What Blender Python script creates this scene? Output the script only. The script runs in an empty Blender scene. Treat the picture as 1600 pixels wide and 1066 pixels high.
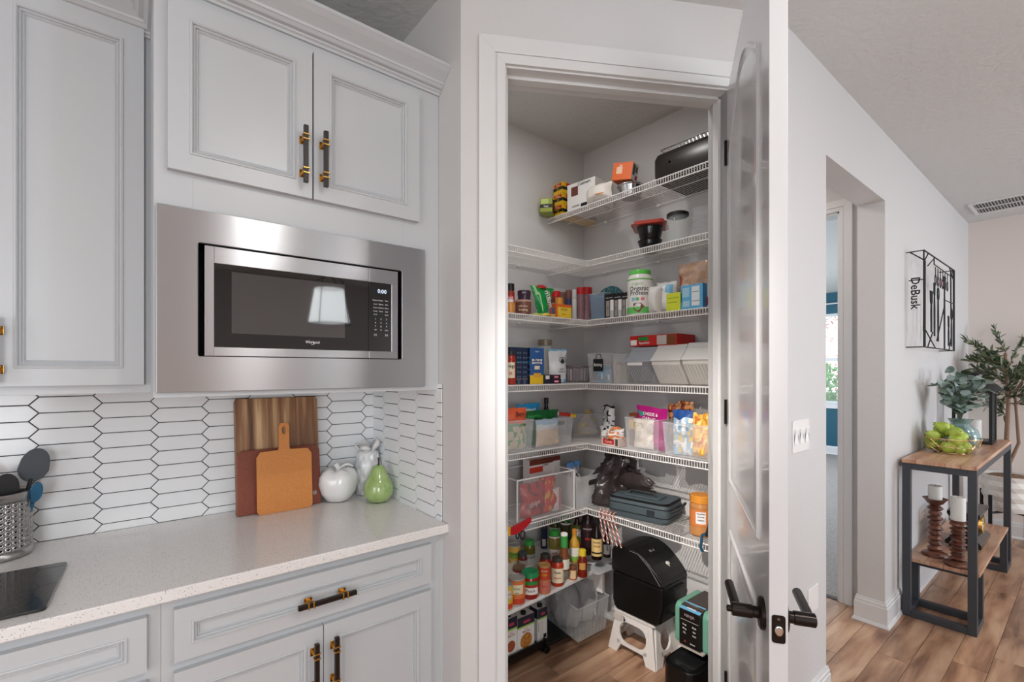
import bpy, bmesh, math, random
from mathutils import Vector, Matrix, noise
rnd = random.Random(7)
S = bpy.context.scene
C = S.collection
PI = math.pi
# ------------------------------------------------------------------ camera
FPX, YAW, HY, HC = 741.34, math.radians(51.225), 578.44, 1.448
cam_d = bpy.data.cameras.new('camera'); cam = bpy.data.objects.new('camera', cam_d); C.objects.link(cam)
cam_d.sensor_width = 36; cam_d.lens = FPX / 1600 * 36
cam_d.shift_y = (HY - 533) / 1600
cam_d.clip_start = 0.02
cam.location = (0, 0, HC)
ca, sa = math.cos(YAW), math.sin(YAW)
cam.rotation_euler = (PI / 2, 0, math.atan2(-ca, sa))      # looks along (ca, sa)
S.camera = cam
# ------------------------------------------------------------------ world, lights, exposure
W = bpy.data.worlds.new('sky'); S.world = W; W.use_nodes = True
bg = W.node_tree.nodes['Background']; bg.inputs[0].default_value = (.78, .9, 1, 1); bg.inputs[1].default_value = 3.0
S.view_settings.view_transform = 'Standard'; S.view_settings.look = 'None'
S.view_settings.exposure = 0.25; S.view_settings.gamma = 1; S.view_settings.use_curve_mapping = False
try:
    S.cycles.transparent_max_bounces = 24; S.cycles.max_bounces = 8; S.cycles.diffuse_bounces = 5; S.cycles.caustics_reflective = False; S.cycles.caustics_refractive = False
except Exception: pass
def area(name, loc, target, sx, sy, power, col):
    l = bpy.data.lights.new(name, 'AREA'); l.shape = 'RECTANGLE'; l.size = sx; l.size_y = sy; l.energy = power; l.color = col
    o = bpy.data.objects.new(name, l); C.objects.link(o); o.location = loc
    d = Vector(target) - Vector(loc); o.rotation_euler = d.to_track_quat('-Z', 'Y').to_euler(); return o
area('window_daylight', (-1.1, -4.36, 1.4), (-.5, 0, 1.3), 2.6, 2.2, 118, (.9, .955, 1))  # added panel behind the viewer, placed to light the pantry; no window seen
area('window_daylight', (5.0, -4.36, 1.3), (4.4, 0, 1.3), 1.6, 2.2, 150, (.74, .87, 1))
area('window_daylight', (-2.9, -.8, 1.45), (0, -.5, 1.3), 2.0, 1.9, 36, (.90, .95, 1))  # added panel at the windowless left wall, lights the lower pantry
area('bedroom_daylight', (6.4, 4.8, 1.7), (6.4, 0, 1.0), 2.4, 1.6, 150, (.8, .9, 1))
area('vestibule_light', (2.9, 1.55, 2.76), (2.9, 1.55, 0), .3, .3, 5, (1, .9, .84))
def can(x, y, power, col=(1, .965, .94)):
    l = bpy.data.lights.new('recessed_light', 'AREA'); l.shape = 'DISK'; l.size = .13; l.energy = power; l.color = col
    o = bpy.data.objects.new('recessed_light', l); C.objects.link(o); o.location = (x, y, 2.765)
def bulb(x, y, z, power):                                   # bulb of the second pendant, added to light the pantry
    l = bpy.data.lights.new('pendant_bulb', 'POINT'); l.shadow_soft_size = .035; l.energy = power; l.color = (1, .93, .86)
    o = bpy.data.objects.new('pendant_bulb', l); C.objects.link(o); o.location = (x, y, z)
bulb(-1.0, -1.0, 1.95, 3)
def spot(loc, tgt, power, deg):                              # added spot that brightens the lower pantry, no such lamp seen
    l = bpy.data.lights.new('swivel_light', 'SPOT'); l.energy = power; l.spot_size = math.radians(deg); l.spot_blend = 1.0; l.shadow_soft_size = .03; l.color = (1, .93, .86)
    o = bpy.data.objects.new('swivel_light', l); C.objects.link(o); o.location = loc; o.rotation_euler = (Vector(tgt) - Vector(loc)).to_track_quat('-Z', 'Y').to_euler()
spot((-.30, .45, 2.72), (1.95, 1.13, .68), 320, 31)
for q in ((-.8, -.3, 2), (.66, -.45, 11), (.83, -1.3, 4), (1.7, -1.1, 8), (-.6, -1.9, 4), (1.33, 1.38, 3), (3.9, -1.0, 8), (5.1, -1.6, 7), (2.9, -2.6, 6)): can(*q)  # the one inside the pantry is added, hidden behind the door header
# ------------------------------------------------------------------ photograph geometry: rays onto real planes
def ray(px): t = (px - 800) / FPX; return ca + t * sa, sa - t * ca
def onY(px, py, Y): dx, dy = ray(px); D = Y / dy; return Vector((D * dx, Y, HC + (HY - py) / FPX * D))
def onX(px, py, X): dx, dy = ray(px); D = X / dx; return Vector((X, D * dy, HC + (HY - py) / FPX * D))
def onZ(px, py, Z): D = (HC - Z) * FPX / (py - HY); dx, dy = ray(px); return Vector((D * dx, D * dy, Z))
def zat(p, py): D = p[0] * ca + p[1] * sa; return HC + (HY - py) / FPX * D
def rad(p, dpx):                                            # radius of an upright round thing dpx wide standing at p
    D = p[0] * ca + p[1] * sa; l = p[0] * sa - p[1] * ca; return dpx / 2 / FPX * D * D / math.hypot(D, l)
def face(p): return math.atan2(-p[0], p[1])                # turn a thing's front (-y) to the door side
# ------------------------------------------------------------------ materials
def lin(c): return tuple((x / 255 / 12.92 if x / 255 <= .04045 else ((x / 255 + .055) / 1.055) ** 2.4) for x in c) + (1,)
MATS = {}
def mat(name, col, rough=.5, metal=0, alpha=1, bump=None, vary=None, coat=0, emit=0, spec=None, aniso=0, trans=0):
    if name in MATS: return MATS[name]
    m = bpy.data.materials.new(name); m.use_nodes = True; nt = m.node_tree; b = nt.nodes['Principled BSDF']
    b.inputs['Base Color'].default_value = lin(col); b.inputs['Roughness'].default_value = rough; b.inputs['Metallic'].default_value = metal
    b.inputs['Alpha'].default_value = alpha; b.inputs['Coat Weight'].default_value = coat
    if spec is not None: b.inputs['Specular IOR Level'].default_value = spec
    if aniso:
        b.inputs['Anisotropic'].default_value = aniso; tv = nt.nodes.new('ShaderNodeCombineXYZ'); tv.inputs[2].default_value = 1; nt.links.new(tv.outputs[0], b.inputs['Tangent'])
    if trans: b.inputs['Transmission Weight'].default_value = trans
    if emit: b.inputs['Emission Color'].default_value = lin(col); b.inputs['Emission Strength'].default_value = emit
    tc = None
    if bump or vary: tc = nt.nodes.new('ShaderNodeTexCoord')
    def noise_node(scale, detail=3):
        n = nt.nodes.new('ShaderNodeTexNoise'); n.inputs['Detail'].default_value = detail
        if isinstance(scale, tuple):
            mp = nt.nodes.new('ShaderNodeMapping'); mp.inputs['Scale'].default_value = scale
            nt.links.new(tc.outputs['Object'], mp.inputs[0]); nt.links.new(mp.outputs[0], n.inputs['Vector']); n.inputs['Scale'].default_value = 1
        else:
            nt.links.new(tc.outputs['Object'], n.inputs['Vector']); n.inputs['Scale'].default_value = scale
        return n
    if bump:
        n = noise_node(bump[0]); bp = nt.nodes.new('ShaderNodeBump'); bp.inputs['Strength'].default_value = bump[1]; bp.inputs['Distance'].default_value = bump[2] if len(bump) > 2 else .002
        nt.links.new(n.outputs['Fac'], bp.inputs['Height']); nt.links.new(bp.outputs[0], b.inputs['Normal'])
    if vary:                                                # (scale, second colour, low, high)
        n = noise_node(vary[0], 5); r = nt.nodes.new('ShaderNodeValToRGB')
        r.color_ramp.elements[0].color = lin(col); r.color_ramp.elements[0].position = vary[2]
        r.color_ramp.elements[1].color = lin(vary[1]); r.color_ramp.elements[1].position = vary[3]
        nt.links.new(n.outputs['Fac'], r.inputs[0]); nt.links.new(r.outputs[0], b.inputs['Base Color'])
    MATS[name] = m; return m
def c(r, g, b, rough=.45):                                   # plain printed or moulded colour
    return mat('colour_%d_%d_%d' % (r, g, b), (r, g, b), rough)
WALL = mat('wall_paint', (208, 206, 205), .6, bump=(55, .25, .003))
TRIM = mat('trim_paint', (220, 220, 220), .35)
CEIL = mat('ceiling_knockdown', (207, 208, 207), .8, bump=(38, .7, .006))
CAB = mat('cabinet_paint', (190, 193, 196), .32)
DOORP = mat('door_gloss_paint', (206, 206, 208), .2, coat=.3)
TEAL = mat('teal_paint', (18, 84, 104), .6)
STEEL = mat('brushed_steel', (196, 198, 202), .31, 1, aniso=.92, bump=((3, 3, 700), .03, .0005))
STEEL2 = mat('polished_steel', (205, 204, 203), .18, 1)
BLACKG = mat('black_glass', (9, 9, 10), .03, spec=.9, coat=.6)
BLK = mat('black_plastic', (14, 13, 13), .32)
MBLK = mat('matt_black', (20, 20, 21), .6)
BRONZE = mat('dark_bronze', (44, 38, 36), .28, .85)
BRASS = mat('brass', (205, 160, 82), .25, 1)
WIRE = mat('white_coated_wire', (238, 236, 234), .35)
CLEAR = mat('clear_plastic', (232, 236, 240), .12, alpha=.16)
CLEARD = mat('clear_plastic_edge', (214, 218, 222), .15, alpha=.42)
FROST = mat('frosted_plastic', (240, 240, 240), .35, alpha=.4)
GLASS = mat('clear_glass', (225, 232, 230), .03, alpha=.14)
WHITE = mat('white_gloss_plastic', (238, 236, 234), .25)
PAPER = mat('white_paper', (236, 234, 230), .7)
GREYP = c(150, 150, 152); DKGREY = c(62, 62, 64)
DRED = c(170, 24, 24); RED = c(200, 34, 30); ORANGE = c(226, 104, 40); YEL = c(238, 196, 40); GRN = c(34, 140, 60); DGRN = c(18, 84, 50)
BLUE = c(40, 98, 160); NAVY = c(24, 34, 66); LBLUE = c(130, 190, 222); BROWN = c(110, 66, 40); CREAM = c(236, 222, 190); PINK = c(214, 130, 140)
WHT = c(240, 238, 236); BK = c(16, 16, 18)
def wood(name, c1, c2, c3, scale, rough=.4, rand=.0, bumpd=.0006):
    m = bpy.data.materials.new(name); m.use_nodes = True; nt = m.node_tree; b = nt.nodes['Principled BSDF']; b.inputs['Roughness'].default_value = rough
    tc = nt.nodes.new('ShaderNodeTexCoord'); oi = nt.nodes.new('ShaderNodeObjectInfo'); ad = nt.nodes.new('ShaderNodeVectorMath'); ad.operation = 'ADD'
    ml = nt.nodes.new('ShaderNodeVectorMath'); ml.operation = 'SCALE'; ml.inputs['Scale'].default_value = 40
    cx = nt.nodes.new('ShaderNodeCombineXYZ')
    for i in range(3): nt.links.new(oi.outputs['Random'], cx.inputs[i])
    nt.links.new(cx.outputs[0], ml.inputs[0]); nt.links.new(tc.outputs['Object'], ad.inputs[0]); nt.links.new(ml.outputs[0], ad.inputs[1])
    mp = nt.nodes.new('ShaderNodeMapping'); mp.inputs['Scale'].default_value = scale; nt.links.new(ad.outputs[0], mp.inputs[0])
    n = nt.nodes.new('ShaderNodeTexNoise'); n.inputs['Scale'].default_value = 1; n.inputs['Detail'].default_value = 9; n.inputs['Distortion'].default_value = .45; nt.links.new(mp.outputs[0], n.inputs['Vector'])
    r = nt.nodes.new('ShaderNodeValToRGB'); e = r.color_ramp.elements; e[0].position = .3; e[0].color = lin(c1); e[1].position = .7; e[1].color = lin(c3)
    k = e.new(.5); k.color = lin(c2); nt.links.new(n.outputs['Fac'], r.inputs[0])
    hs = nt.nodes.new('ShaderNodeHueSaturation'); mr = nt.nodes.new('ShaderNodeMapRange'); mr.inputs['To Min'].default_value = 1 - rand; mr.inputs['To Max'].default_value = 1 + rand * .6
    nt.links.new(oi.outputs['Random'], mr.inputs['Value']); nt.links.new(mr.outputs[0], hs.inputs['Value']); nt.links.new(r.outputs[0], hs.inputs['Color'])
    nt.links.new(hs.outputs[0], b.inputs['Base Color'])
    bp = nt.nodes.new('ShaderNodeBump'); bp.inputs['Strength'].default_value = .3; bp.inputs['Distance'].default_value = bumpd; nt.links.new(n.outputs['Fac'], bp.inputs['Height']); nt.links.new(bp.outputs[0], b.inputs['Normal'])
    MATS[name] = m; return m
PLANK = wood('plank_wood', (112, 80, 62), (176, 136, 108), (206, 170, 140), (2.4, 15, 4), .29, .24)
TABLEW = wood('table_wood', (158, 108, 84), (190, 146, 118), (212, 176, 148), (3, 22, 5), .35)
ACACIA = wood('acacia_wood', (60, 36, 24), (146, 104, 72), (226, 190, 142), (30, 8, .8), .45)
TURNED = wood('turned_wood', (54, 30, 22), (100, 60, 46), (138, 90, 70), (12, 12, 40), .3)
QUARTZ = None
def quartz():
    m = bpy.data.materials.new('speckled_quartz'); m.use_nodes = True; nt = m.node_tree; b = nt.nodes['Principled BSDF']; b.inputs['Roughness'].default_value = .18
    tc = nt.nodes.new('ShaderNodeTexCoord'); last = None
    base = nt.nodes.new('ShaderNodeRGB'); base.outputs[0].default_value = lin((226, 223, 221)); last = base.outputs[0]
    for sc, th, col in ((240, .22, (170, 168, 166)), (150, .16, (118, 114, 110)), (210, .13, (240, 240, 240)), (105, .10, (148, 144, 140))):
        v = nt.nodes.new('ShaderNodeTexVoronoi'); v.inputs['Scale'].default_value = sc; nt.links.new(tc.outputs['Object'], v.inputs['Vector'])
        lt = nt.nodes.new('ShaderNodeMath'); lt.operation = 'LESS_THAN'; lt.inputs[1].default_value = th; nt.links.new(v.outputs['Distance'], lt.inputs[0])
        wn = nt.nodes.new('ShaderNodeMath'); wn.operation = 'MULTIPLY'; g = nt.nodes.new('ShaderNodeMath'); g.operation = 'GREATER_THAN'; g.inputs[1].default_value = .5
        sp = nt.nodes.new('ShaderNodeSeparateColor'); nt.links.new(v.outputs['Color'], sp.inputs[0]); nt.links.new(sp.outputs[0], g.inputs[0])
        nt.links.new(lt.outputs[0], wn.inputs[0]); nt.links.new(g.outputs[0], wn.inputs[1])
        mx = nt.nodes.new('ShaderNodeMix'); mx.data_type = 'RGBA'; nt.links.new(wn.outputs[0], mx.inputs[0]); nt.links.new(last, mx.inputs[6]); mx.inputs[7].default_value = lin(col); last = mx.outputs[2]
    nt.links.new(last, b.inputs['Base Color']); return m
QUARTZ = quartz()
TILE = mat('white_tile', (236, 238, 240), .12)
GROUT = mat('grout', (62, 62, 66), .9)
CARPET = mat('carpet', (176, 168, 164), .95, bump=(160, .8, .01), vary=(90, (146, 138, 134), .35, .65))
# ------------------------------------------------------------------ mesh builder
class B:
    def __init__(s): s.v = []; s.f = []; s.m = []
    def add(s, vs, fs, m=0):
        k = len(s.v); s.v += [tuple(v) for v in vs]; s.f += [tuple(k + i for i in f) for f in fs]; s.m += [m] * len(fs); return s
    def box(s, x0, y0, z0, x1, y1, z1, m=0):
        if x0 > x1: x0, x1 = x1, x0
        if y0 > y1: y0, y1 = y1, y0
        if z0 > z1: z0, z1 = z1, z0
        return s.add([(x0, y0, z0), (x1, y0, z0), (x1, y1, z0), (x0, y1, z0), (x0, y0, z1), (x1, y0, z1), (x1, y1, z1), (x0, y1, z1)],
              [(3, 2, 1, 0), (4, 5, 6, 7), (0, 1, 5, 4), (1, 2, 6, 5), (2, 3, 7, 6), (3, 0, 4, 7)], m)
    def quad(s, a, b_, c_, d, m=0): return s.add([a, b_, c_, d], [(0, 1, 2, 3)], m)
    def lathe(s, prof, seg=20, cx=0, cy=0, m=0, z=0, ax='z', sx=1, sy=1, caps=True):
        vs = []; fs = []
        for (r, h) in prof:
            for i in range(seg):
                a = 2 * PI * i / seg; p = (cx + r * sx * math.cos(a), cy + r * sy * math.sin(a), z + h)
                if ax == 'y': p = (cx + r * sx * math.cos(a), h, cy + r * sy * math.sin(a))
                if ax == 'x': p = (h, cx + r * sx * math.cos(a), cy + r * sy * math.sin(a))
                vs.append(p)
        n = len(prof)
        for j in range(n - 1):
            for i in range(seg):
                k = (i + 1) % seg; q = (j * seg + i, j * seg + k, (j + 1) * seg + k, (j + 1) * seg + i)
                fs.append(q if ax != 'y' else q[::-1])
        if caps:
            a = tuple(range(seg))[::-1]; b_ = tuple((n - 1) * seg + i for i in range(seg))
            if prof[0][0] > 1e-6: fs.append(a if ax != 'y' else a[::-1])
            if prof[-1][0] > 1e-6: fs.append(b_ if ax != 'y' else b_[::-1])
        return s.add(vs, fs, m)
    def tube(s, pts, r, seg=6, m=0, closed=False, r2=None):
        pts = [Vector(p) for p in pts]; n = len(pts); vs = []; up = None
        for i, p in enumerate(pts):
            t = (pts[(i + 1) % n] - pts[i - 1]) if closed else (pts[min(i + 1, n - 1)] - pts[max(i - 1, 0)])
            if t.length < 1e-9: t = Vector((0, 0, 1))
            t.normalize()
            if up is None: up = t.orthogonal().normalized()
            up = (up - t * up.dot(t)); up = up.normalized() if up.length > 1e-6 else t.orthogonal().normalized()
            w = t.cross(up); rr = r if r2 is None else r + (r2 - r) * i / max(1, n - 1)
            for k in range(seg):
                a = 2 * PI * (k + .5) / seg; vs.append(p + up * math.cos(a) * rr + w * math.sin(a) * rr)
        fs = []
        for j in range(n if closed else n - 1):
            for k in range(seg):
                k2 = (k + 1) % seg; j2 = (j + 1) % n; fs.append((j * seg + k, j * seg + k2, j2 * seg + k2, j2 * seg + k))
        if not closed: fs += [tuple(range(seg))[::-1], tuple((n - 1) * seg + k for k in range(seg))]
        return s.add(vs, fs, m)
    def prism(s, poly, lo, hi, ax='z', m=0):                 # poly in the plane across ax
        n = len(poly)
        f = {'z': lambda a, b_, h: (a, b_, h), 'y': lambda a, b_, h: (a, h, b_), 'x': lambda a, b_, h: (h, a, b_)}[ax]
        vs = [f(a, b_, lo) for a, b_ in poly] + [f(a, b_, hi) for a, b_ in poly]
        fs = [tuple(range(n))[::-1], tuple(range(n, 2 * n))] + [(i, (i + 1) % n, n + (i + 1) % n, n + i) for i in range(n)]
        if ax == 'y': fs = [g[::-1] for g in fs]
        return s.add(vs, fs, m)
    def ring(s, A, A2, lo, hi, ax='y', m=0):                 # slab between two matching outlines
        n = len(A); f = {'z': lambda p, h: (p[0], p[1], h), 'y': lambda p, h: (p[0], h, p[1]), 'x': lambda p, h: (h, p[0], p[1])}[ax]
        vs = [f(p, lo) for p in A] + [f(p, lo) for p in A2] + [f(p, hi) for p in A] + [f(p, hi) for p in A2]; fs = []
        for i in range(n):
            j = (i + 1) % n
            fs += [(i, j, n + j, n + i), (2 * n + i, 3 * n + i, 3 * n + j, 2 * n + j), (i, 2 * n + i, 2 * n + j, j), (n + i, n + j, 3 * n + j, 3 * n + i)]
        return s.add(vs, fs, m)
    def xf(s, M, start=0):
        for i in range(start, len(s.v)): s.v[i] = tuple(M @ Vector(s.v[i]))
        return s
    def obj(s, name, mats, parent=None, smooth=False, bevel=0, loc=None, rot=None, fix=True, seg=2):
        me = bpy.data.meshes.new(name); me.from_pydata(s.v, [], s.f)
        if not isinstance(mats, (list, tuple)): mats = [mats]
        for x in mats: me.materials.append(x)
        me.polygons.foreach_set('material_index', s.m)
        if fix:
            bm = bmesh.new(); bm.from_mesh(me); bmesh.ops.recalc_face_normals(bm, faces=bm.faces); bm.to_mesh(me); bm.free()
        if smooth:
            me.polygons.foreach_set('use_smooth', [True] * len(me.polygons)); me.set_sharp_from_angle(angle=math.radians(38 if smooth is True else smooth))
        me.update(); o = bpy.data.objects.new(name, me); C.objects.link(o)
        if parent: o.parent = parent
        if loc: o.location = loc
        if rot: o.rotation_euler = rot
        if bevel:
            md = o.modifiers.new('edge', 'BEVEL'); md.width = bevel; md.segments = seg; md.limit_method = 'ANGLE'; md.angle_limit = math.radians(50)
        return o
def tag(o, label, cat, group=None):
    o['label'] = label; o['category'] = cat
    if group: o['group'] = group
    return o
def thing(name, label, cat, loc=(0, 0, 0), rz=0, group=None):
    o = bpy.data.objects.new(name, None); o.empty_display_size = .05; C.objects.link(o); o.location = loc; o.rotation_euler = (0, 0, rz); return tag(o, label, cat, group)
def struct(o, label=None, cat=None):
    o['kind'] = 'structure'
    if label: o['label'] = label
    if cat: o['category'] = cat
    return o
def text(par, s, size, x, y, z, m, rot=0, cyl=None, name='lettering', font_w=1.0, thick=.0003, mirror=False, face_rot=0, plane='front', tilt=0):
    cu = bpy.data.curves.new(name, 'FONT'); cu.body = s; cu.size = size; cu.align_x = 'CENTER'; cu.align_y = 'CENTER'; cu.resolution_u = 2; cu.extrude = 0; cu.offset = size * .012
    t = bpy.data.objects.new(name, cu); me = bpy.data.meshes.new_from_object(t); bpy.data.objects.remove(t)
    R = Matrix.Rotation(rot, 2)
    for v in me.vertices:
        a, b_ = v.co.x * font_w, v.co.y; q = R @ Vector((a, b_)); a, b_ = q
        if mirror: a = -a
        if cyl:
            an = (a + x) / cyl; r = cyl + .0008; v.co = (r * math.sin(an), -r * math.cos(an) + y, z + b_)
        elif plane == 'top': v.co = (x + a, y + b_, z)
        elif plane == 'side': v.co = (x, y + a, z + b_)      # reads on a face turned to +x
        elif plane == 'nside': v.co = (x, y - a, z + b_)     # on a face turned to -x
        else: v.co = (x + a, y + b_ * math.sin(tilt), z + b_ * math.cos(tilt))
    me.materials.clear(); me.materials.append(m); me.name = name
    o = bpy.data.objects.new(name, me); C.objects.link(o); o.parent = par; return o
def band(r, z0, z1, a0=-1.2, a1=1.2, seg=14):                # curved paper label on a jar
    b = B(); vs = []
    for i in range(seg + 1):
        a = a0 + (a1 - a0) * i / seg
        for z in (z0, z1): vs.append((r * math.sin(a), -r * math.cos(a), z))
    return b.add(vs, [(2 * i, 2 * i + 2, 2 * i + 3, 2 * i + 1) for i in range(seg)])
def rrect(x0, z0, x1, z1, r, n=4):
    out = []
    for cx, cz, a0 in ((x1 - r, z1 - r, 0), (x0 + r, z1 - r, PI / 2), (x0 + r, z0 + r, PI), (x1 - r, z0 + r, 1.5 * PI)):
        for i in range(n + 1): a = a0 + PI / 2 * i / n; out.append((cx + r * math.cos(a), cz + r * math.sin(a)))
    return out
def around(rect, hole):                                      # points of rect's rim, one for every hole point, by direction
    x0, z0, x1, z1 = rect; cx = sum(p[0] for p in hole) / len(hole); cz = sum(p[1] for p in hole) / len(hole); out = []
    corners = [math.atan2(z - cz, x - cx) for x, z in ((x0, z0), (x1, z0), (x1, z1), (x0, z1))]
    angs = [math.atan2(p[1] - cz, p[0] - cx) for p in hole]
    for k in corners:                                        # snap the nearest ray to each corner
        i = min(range(len(angs)), key=lambda j: abs(math.atan2(math.sin(angs[j] - k), math.cos(angs[j] - k)))); angs[i] = k
    for a in angs:
        dx, dz = math.cos(a), math.sin(a); t = 1e9
        if dx > 1e-9: t = min(t, (x1 - cx) / dx)
        if dx < -1e-9: t = min(t, (x0 - cx) / dx)
        if dz > 1e-9: t = min(t, (z1 - cz) / dz)
        if dz < -1e-9: t = min(t, (z0 - cz) / dz)
        out.append((cx + dx * t, cz + dz * t))
    return out
def pillow(w, h, t, mats, region=None, seed=0, nu=14, nv=16, crumple=.006, crimp=True, taper=0, bot=.35):
    """a filled bag standing on z=0: front at -y, crimped seam on top; region(u,v,front)->material index"""
    b = B(); n = 0
    for side in (-1, 1):
        vs = []
        for j in range(nv + 1):
            v = j / nv
            for i in range(nu + 1):
                u = i / nu; e = (1 - abs(2 * u - 1) ** 3) * (1 - max(0, (v - .1) / .9) ** 4 if crimp else 1 - abs(2 * v - 1) ** 4) * (min(1, v / .12 + bot))
                ww = w * (1 - taper * v) * (1 - .08 * math.sin(PI * v)); x = (u - .5) * ww
                q = noise.noise(Vector((x * 22 + seed * 7, v * h * 22, side * 3 + seed)))
                y = side * (t / 2 * e) + crumple * q * (1 if 0 < i < nu else 0) * 2
                z = v * h + crumple * 1.2 * noise.noise(Vector((x * 30, seed * 3 + v * 9, 4))) * (v > .02)
                if i in (0, nu): y = crumple * noise.noise(Vector((v * 11, seed, u)))
                if j == nv: y = crumple * noise.noise(Vector((u * 9, seed, 2))) + .0005 * side
                vs.append((x, y, max(0, z)))
        fs = []; ms = []
        for j in range(nv):
            for i in range(nu):
                a = j * (nu + 1) + i; q = (a, a + 1, a + nu + 2, a + nu + 1); fs.append(q if side < 0 else q[::-1])
                ms.append(region((i + .5) / nu, (j + .5) / nv, side < 0) if region else 0)
        b.add(vs, fs); b.m[-len(fs):] = ms
    return b
# ================================================================== SETTING
CEILZ = 2.78; XR = .86; YA = 2.07; CTOP = .914
BANG = math.radians(-29.5); BP = Vector((XR, 1.344, 0))
bu = Vector((math.cos(BANG), math.sin(BANG), 0)); bn = Vector((-bu.y, bu.x, 0))     # along the angled wall, and into the pantry
def bpt(s, n=0, z=0): return BP + bu * s + bn * n + Vector((0, 0, z))
MB_ = Matrix.Translation(BP) @ Matrix.Rotation(BANG, 4, 'Z')
YC = .765; XP = 2.187; YP = 2.013
# floor, with every plank of the part in view its own piece
fl = struct(B().box(-3.2, -4.6, -.05, 9.6, 6, -.006).obj('floor', PLANK))
pm = {}
def plank(x0, x1, y0, y1):
    L = round(x1 - x0, 3); Wd = round(y1 - y0, 3)
    if (L, Wd) not in pm:
        o = B().box(0, 0, -.0055, L - .002, Wd - .002, 0).obj('plank', PLANK, fl, bevel=.0008, seg=1); pm[(L, Wd)] = o.data
    else:
        o = bpy.data.objects.new('plank', pm[(L, Wd)]); C.objects.link(o); o.parent = fl
        md = o.modifiers.new('edge', 'BEVEL'); md.width = .0008; md.segments = 1
    o.location = (x0, y0, 0)
row = 0; y = -1.18
while y < 1.98:
    off = [.0, .55, .2, .8, .38, 1.02][row % 6]; x = .75 - off
    while x < 5.9:
        x0, x1 = max(x, .75), min(x + 1.22, 5.93)
        # only what the view can reach: pantry and hall side
        if x1 - x0 > .05 and not (y > YC + .2 and x0 > 3.45) and not (y < .75 and x1 < 1.2): plank(x0, x1, y, y + .127)
        x += 1.22
    y += .127; row += 1
struct(B().box(3.50, .88, -.01, 9.5, 5.2, .004).obj('carpet_floor', CARPET), 'grey carpet of the bedroom beyond the doorway', 'carpet')
struct(B().box(3.46, 1.0, -.004, 3.50, 1.87, .005).obj('trim_threshold', c(80, 70, 64)))
struct(B().box(-3.2, -4.6, CEILZ, 9.6, 6, CEILZ + .1).obj('ceiling', CEIL))
wb = struct(B().box(-3.2, YA, 0, .975, YA + .1, CEILZ).obj('wall_back', WALL)); struct(B().box(.975, YP, 0, XP + .11, YA + .1, CEILZ).obj('wall_pantry_side', WALL))
wr = struct(B().box(XR, 1.344, 0, .975, YA, CEILZ).obj('wall_return', WALL))
SL, SR = .155, .975; TH = .122; HD = 2.475
w = B().box(0, 0, 0, SL, TH, CEILZ).box(SR, 0, 0, 1.1755, TH, CEILZ).box(SL, 0, HD + .015, SR, TH, CEILZ).xf(MB_)
struct(w.obj('wall_angled', WALL))
struct(B().box(XP, YC + .12, 0, XP + .11, YP, CEILZ).obj('wall_pantry_back', WALL))
OX0, OX1, OZ = 2.395, 3.30, 2.40
struct(B().box(1.8835, YC, 0, OX0, YC + .13, CEILZ).box(OX1, YC, 0, 6.05, YC + .13, CEILZ).box(OX0, YC, OZ, OX1, YC + .13, CEILZ).obj('wall_hall', WALL))
struct(B().box(5.93, -4.5, 0, 6.05, YC, CEILZ).obj('wall_far', mat('far_wall_paint', (226, 216, 210), .6, bump=(55, .25, .003))))
struct(B().box(-3.1, -4.5, 0, -3.0, YA, CEILZ).obj('wall_left', WALL))
struct(B().box(-3.0, -4.5, 0, 5.93, -4.4, CEILZ).obj('wall_front', mat('living_wall_paint', (196, 194, 194), .7)))
# vestibule and bedroom
XV = 3.46; DY0, DY1, DZ = 1.03, 1.85, 2.44
struct(B().box(XV, YC + .13, 0, XV + .11, DY0, CEILZ).box(XV, DY1, 0, XV + .11, 5.2, CEILZ).box(XV, DY0, DZ, XV + .11, DY1, CEILZ).obj('wall_vestibule', WALL))
struct(B().box(XP + .11, 2.2, 0, XV, 2.3, CEILZ).obj('wall_vestibule_back', WALL))
WY0, WY1, WZ0, WZ1 = 2.62, 3.7, .86, 2.42
struct(B().box(9.4, .8, 0, 9.52, WY0, CEILZ).box(9.4, WY1, 0, 9.52, 5.3, CEILZ).box(9.4, WY0, 0, 9.52, WY1, WZ0).box(9.4, WY0, WZ1, 9.52, WY1, CEILZ).obj('wall_bedroom_far', TEAL))
struct(B().box(XV + .11, 5.2, 0, 9.4, 5.3, CEILZ).obj('wall_bedroom_side', TEAL))
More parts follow.
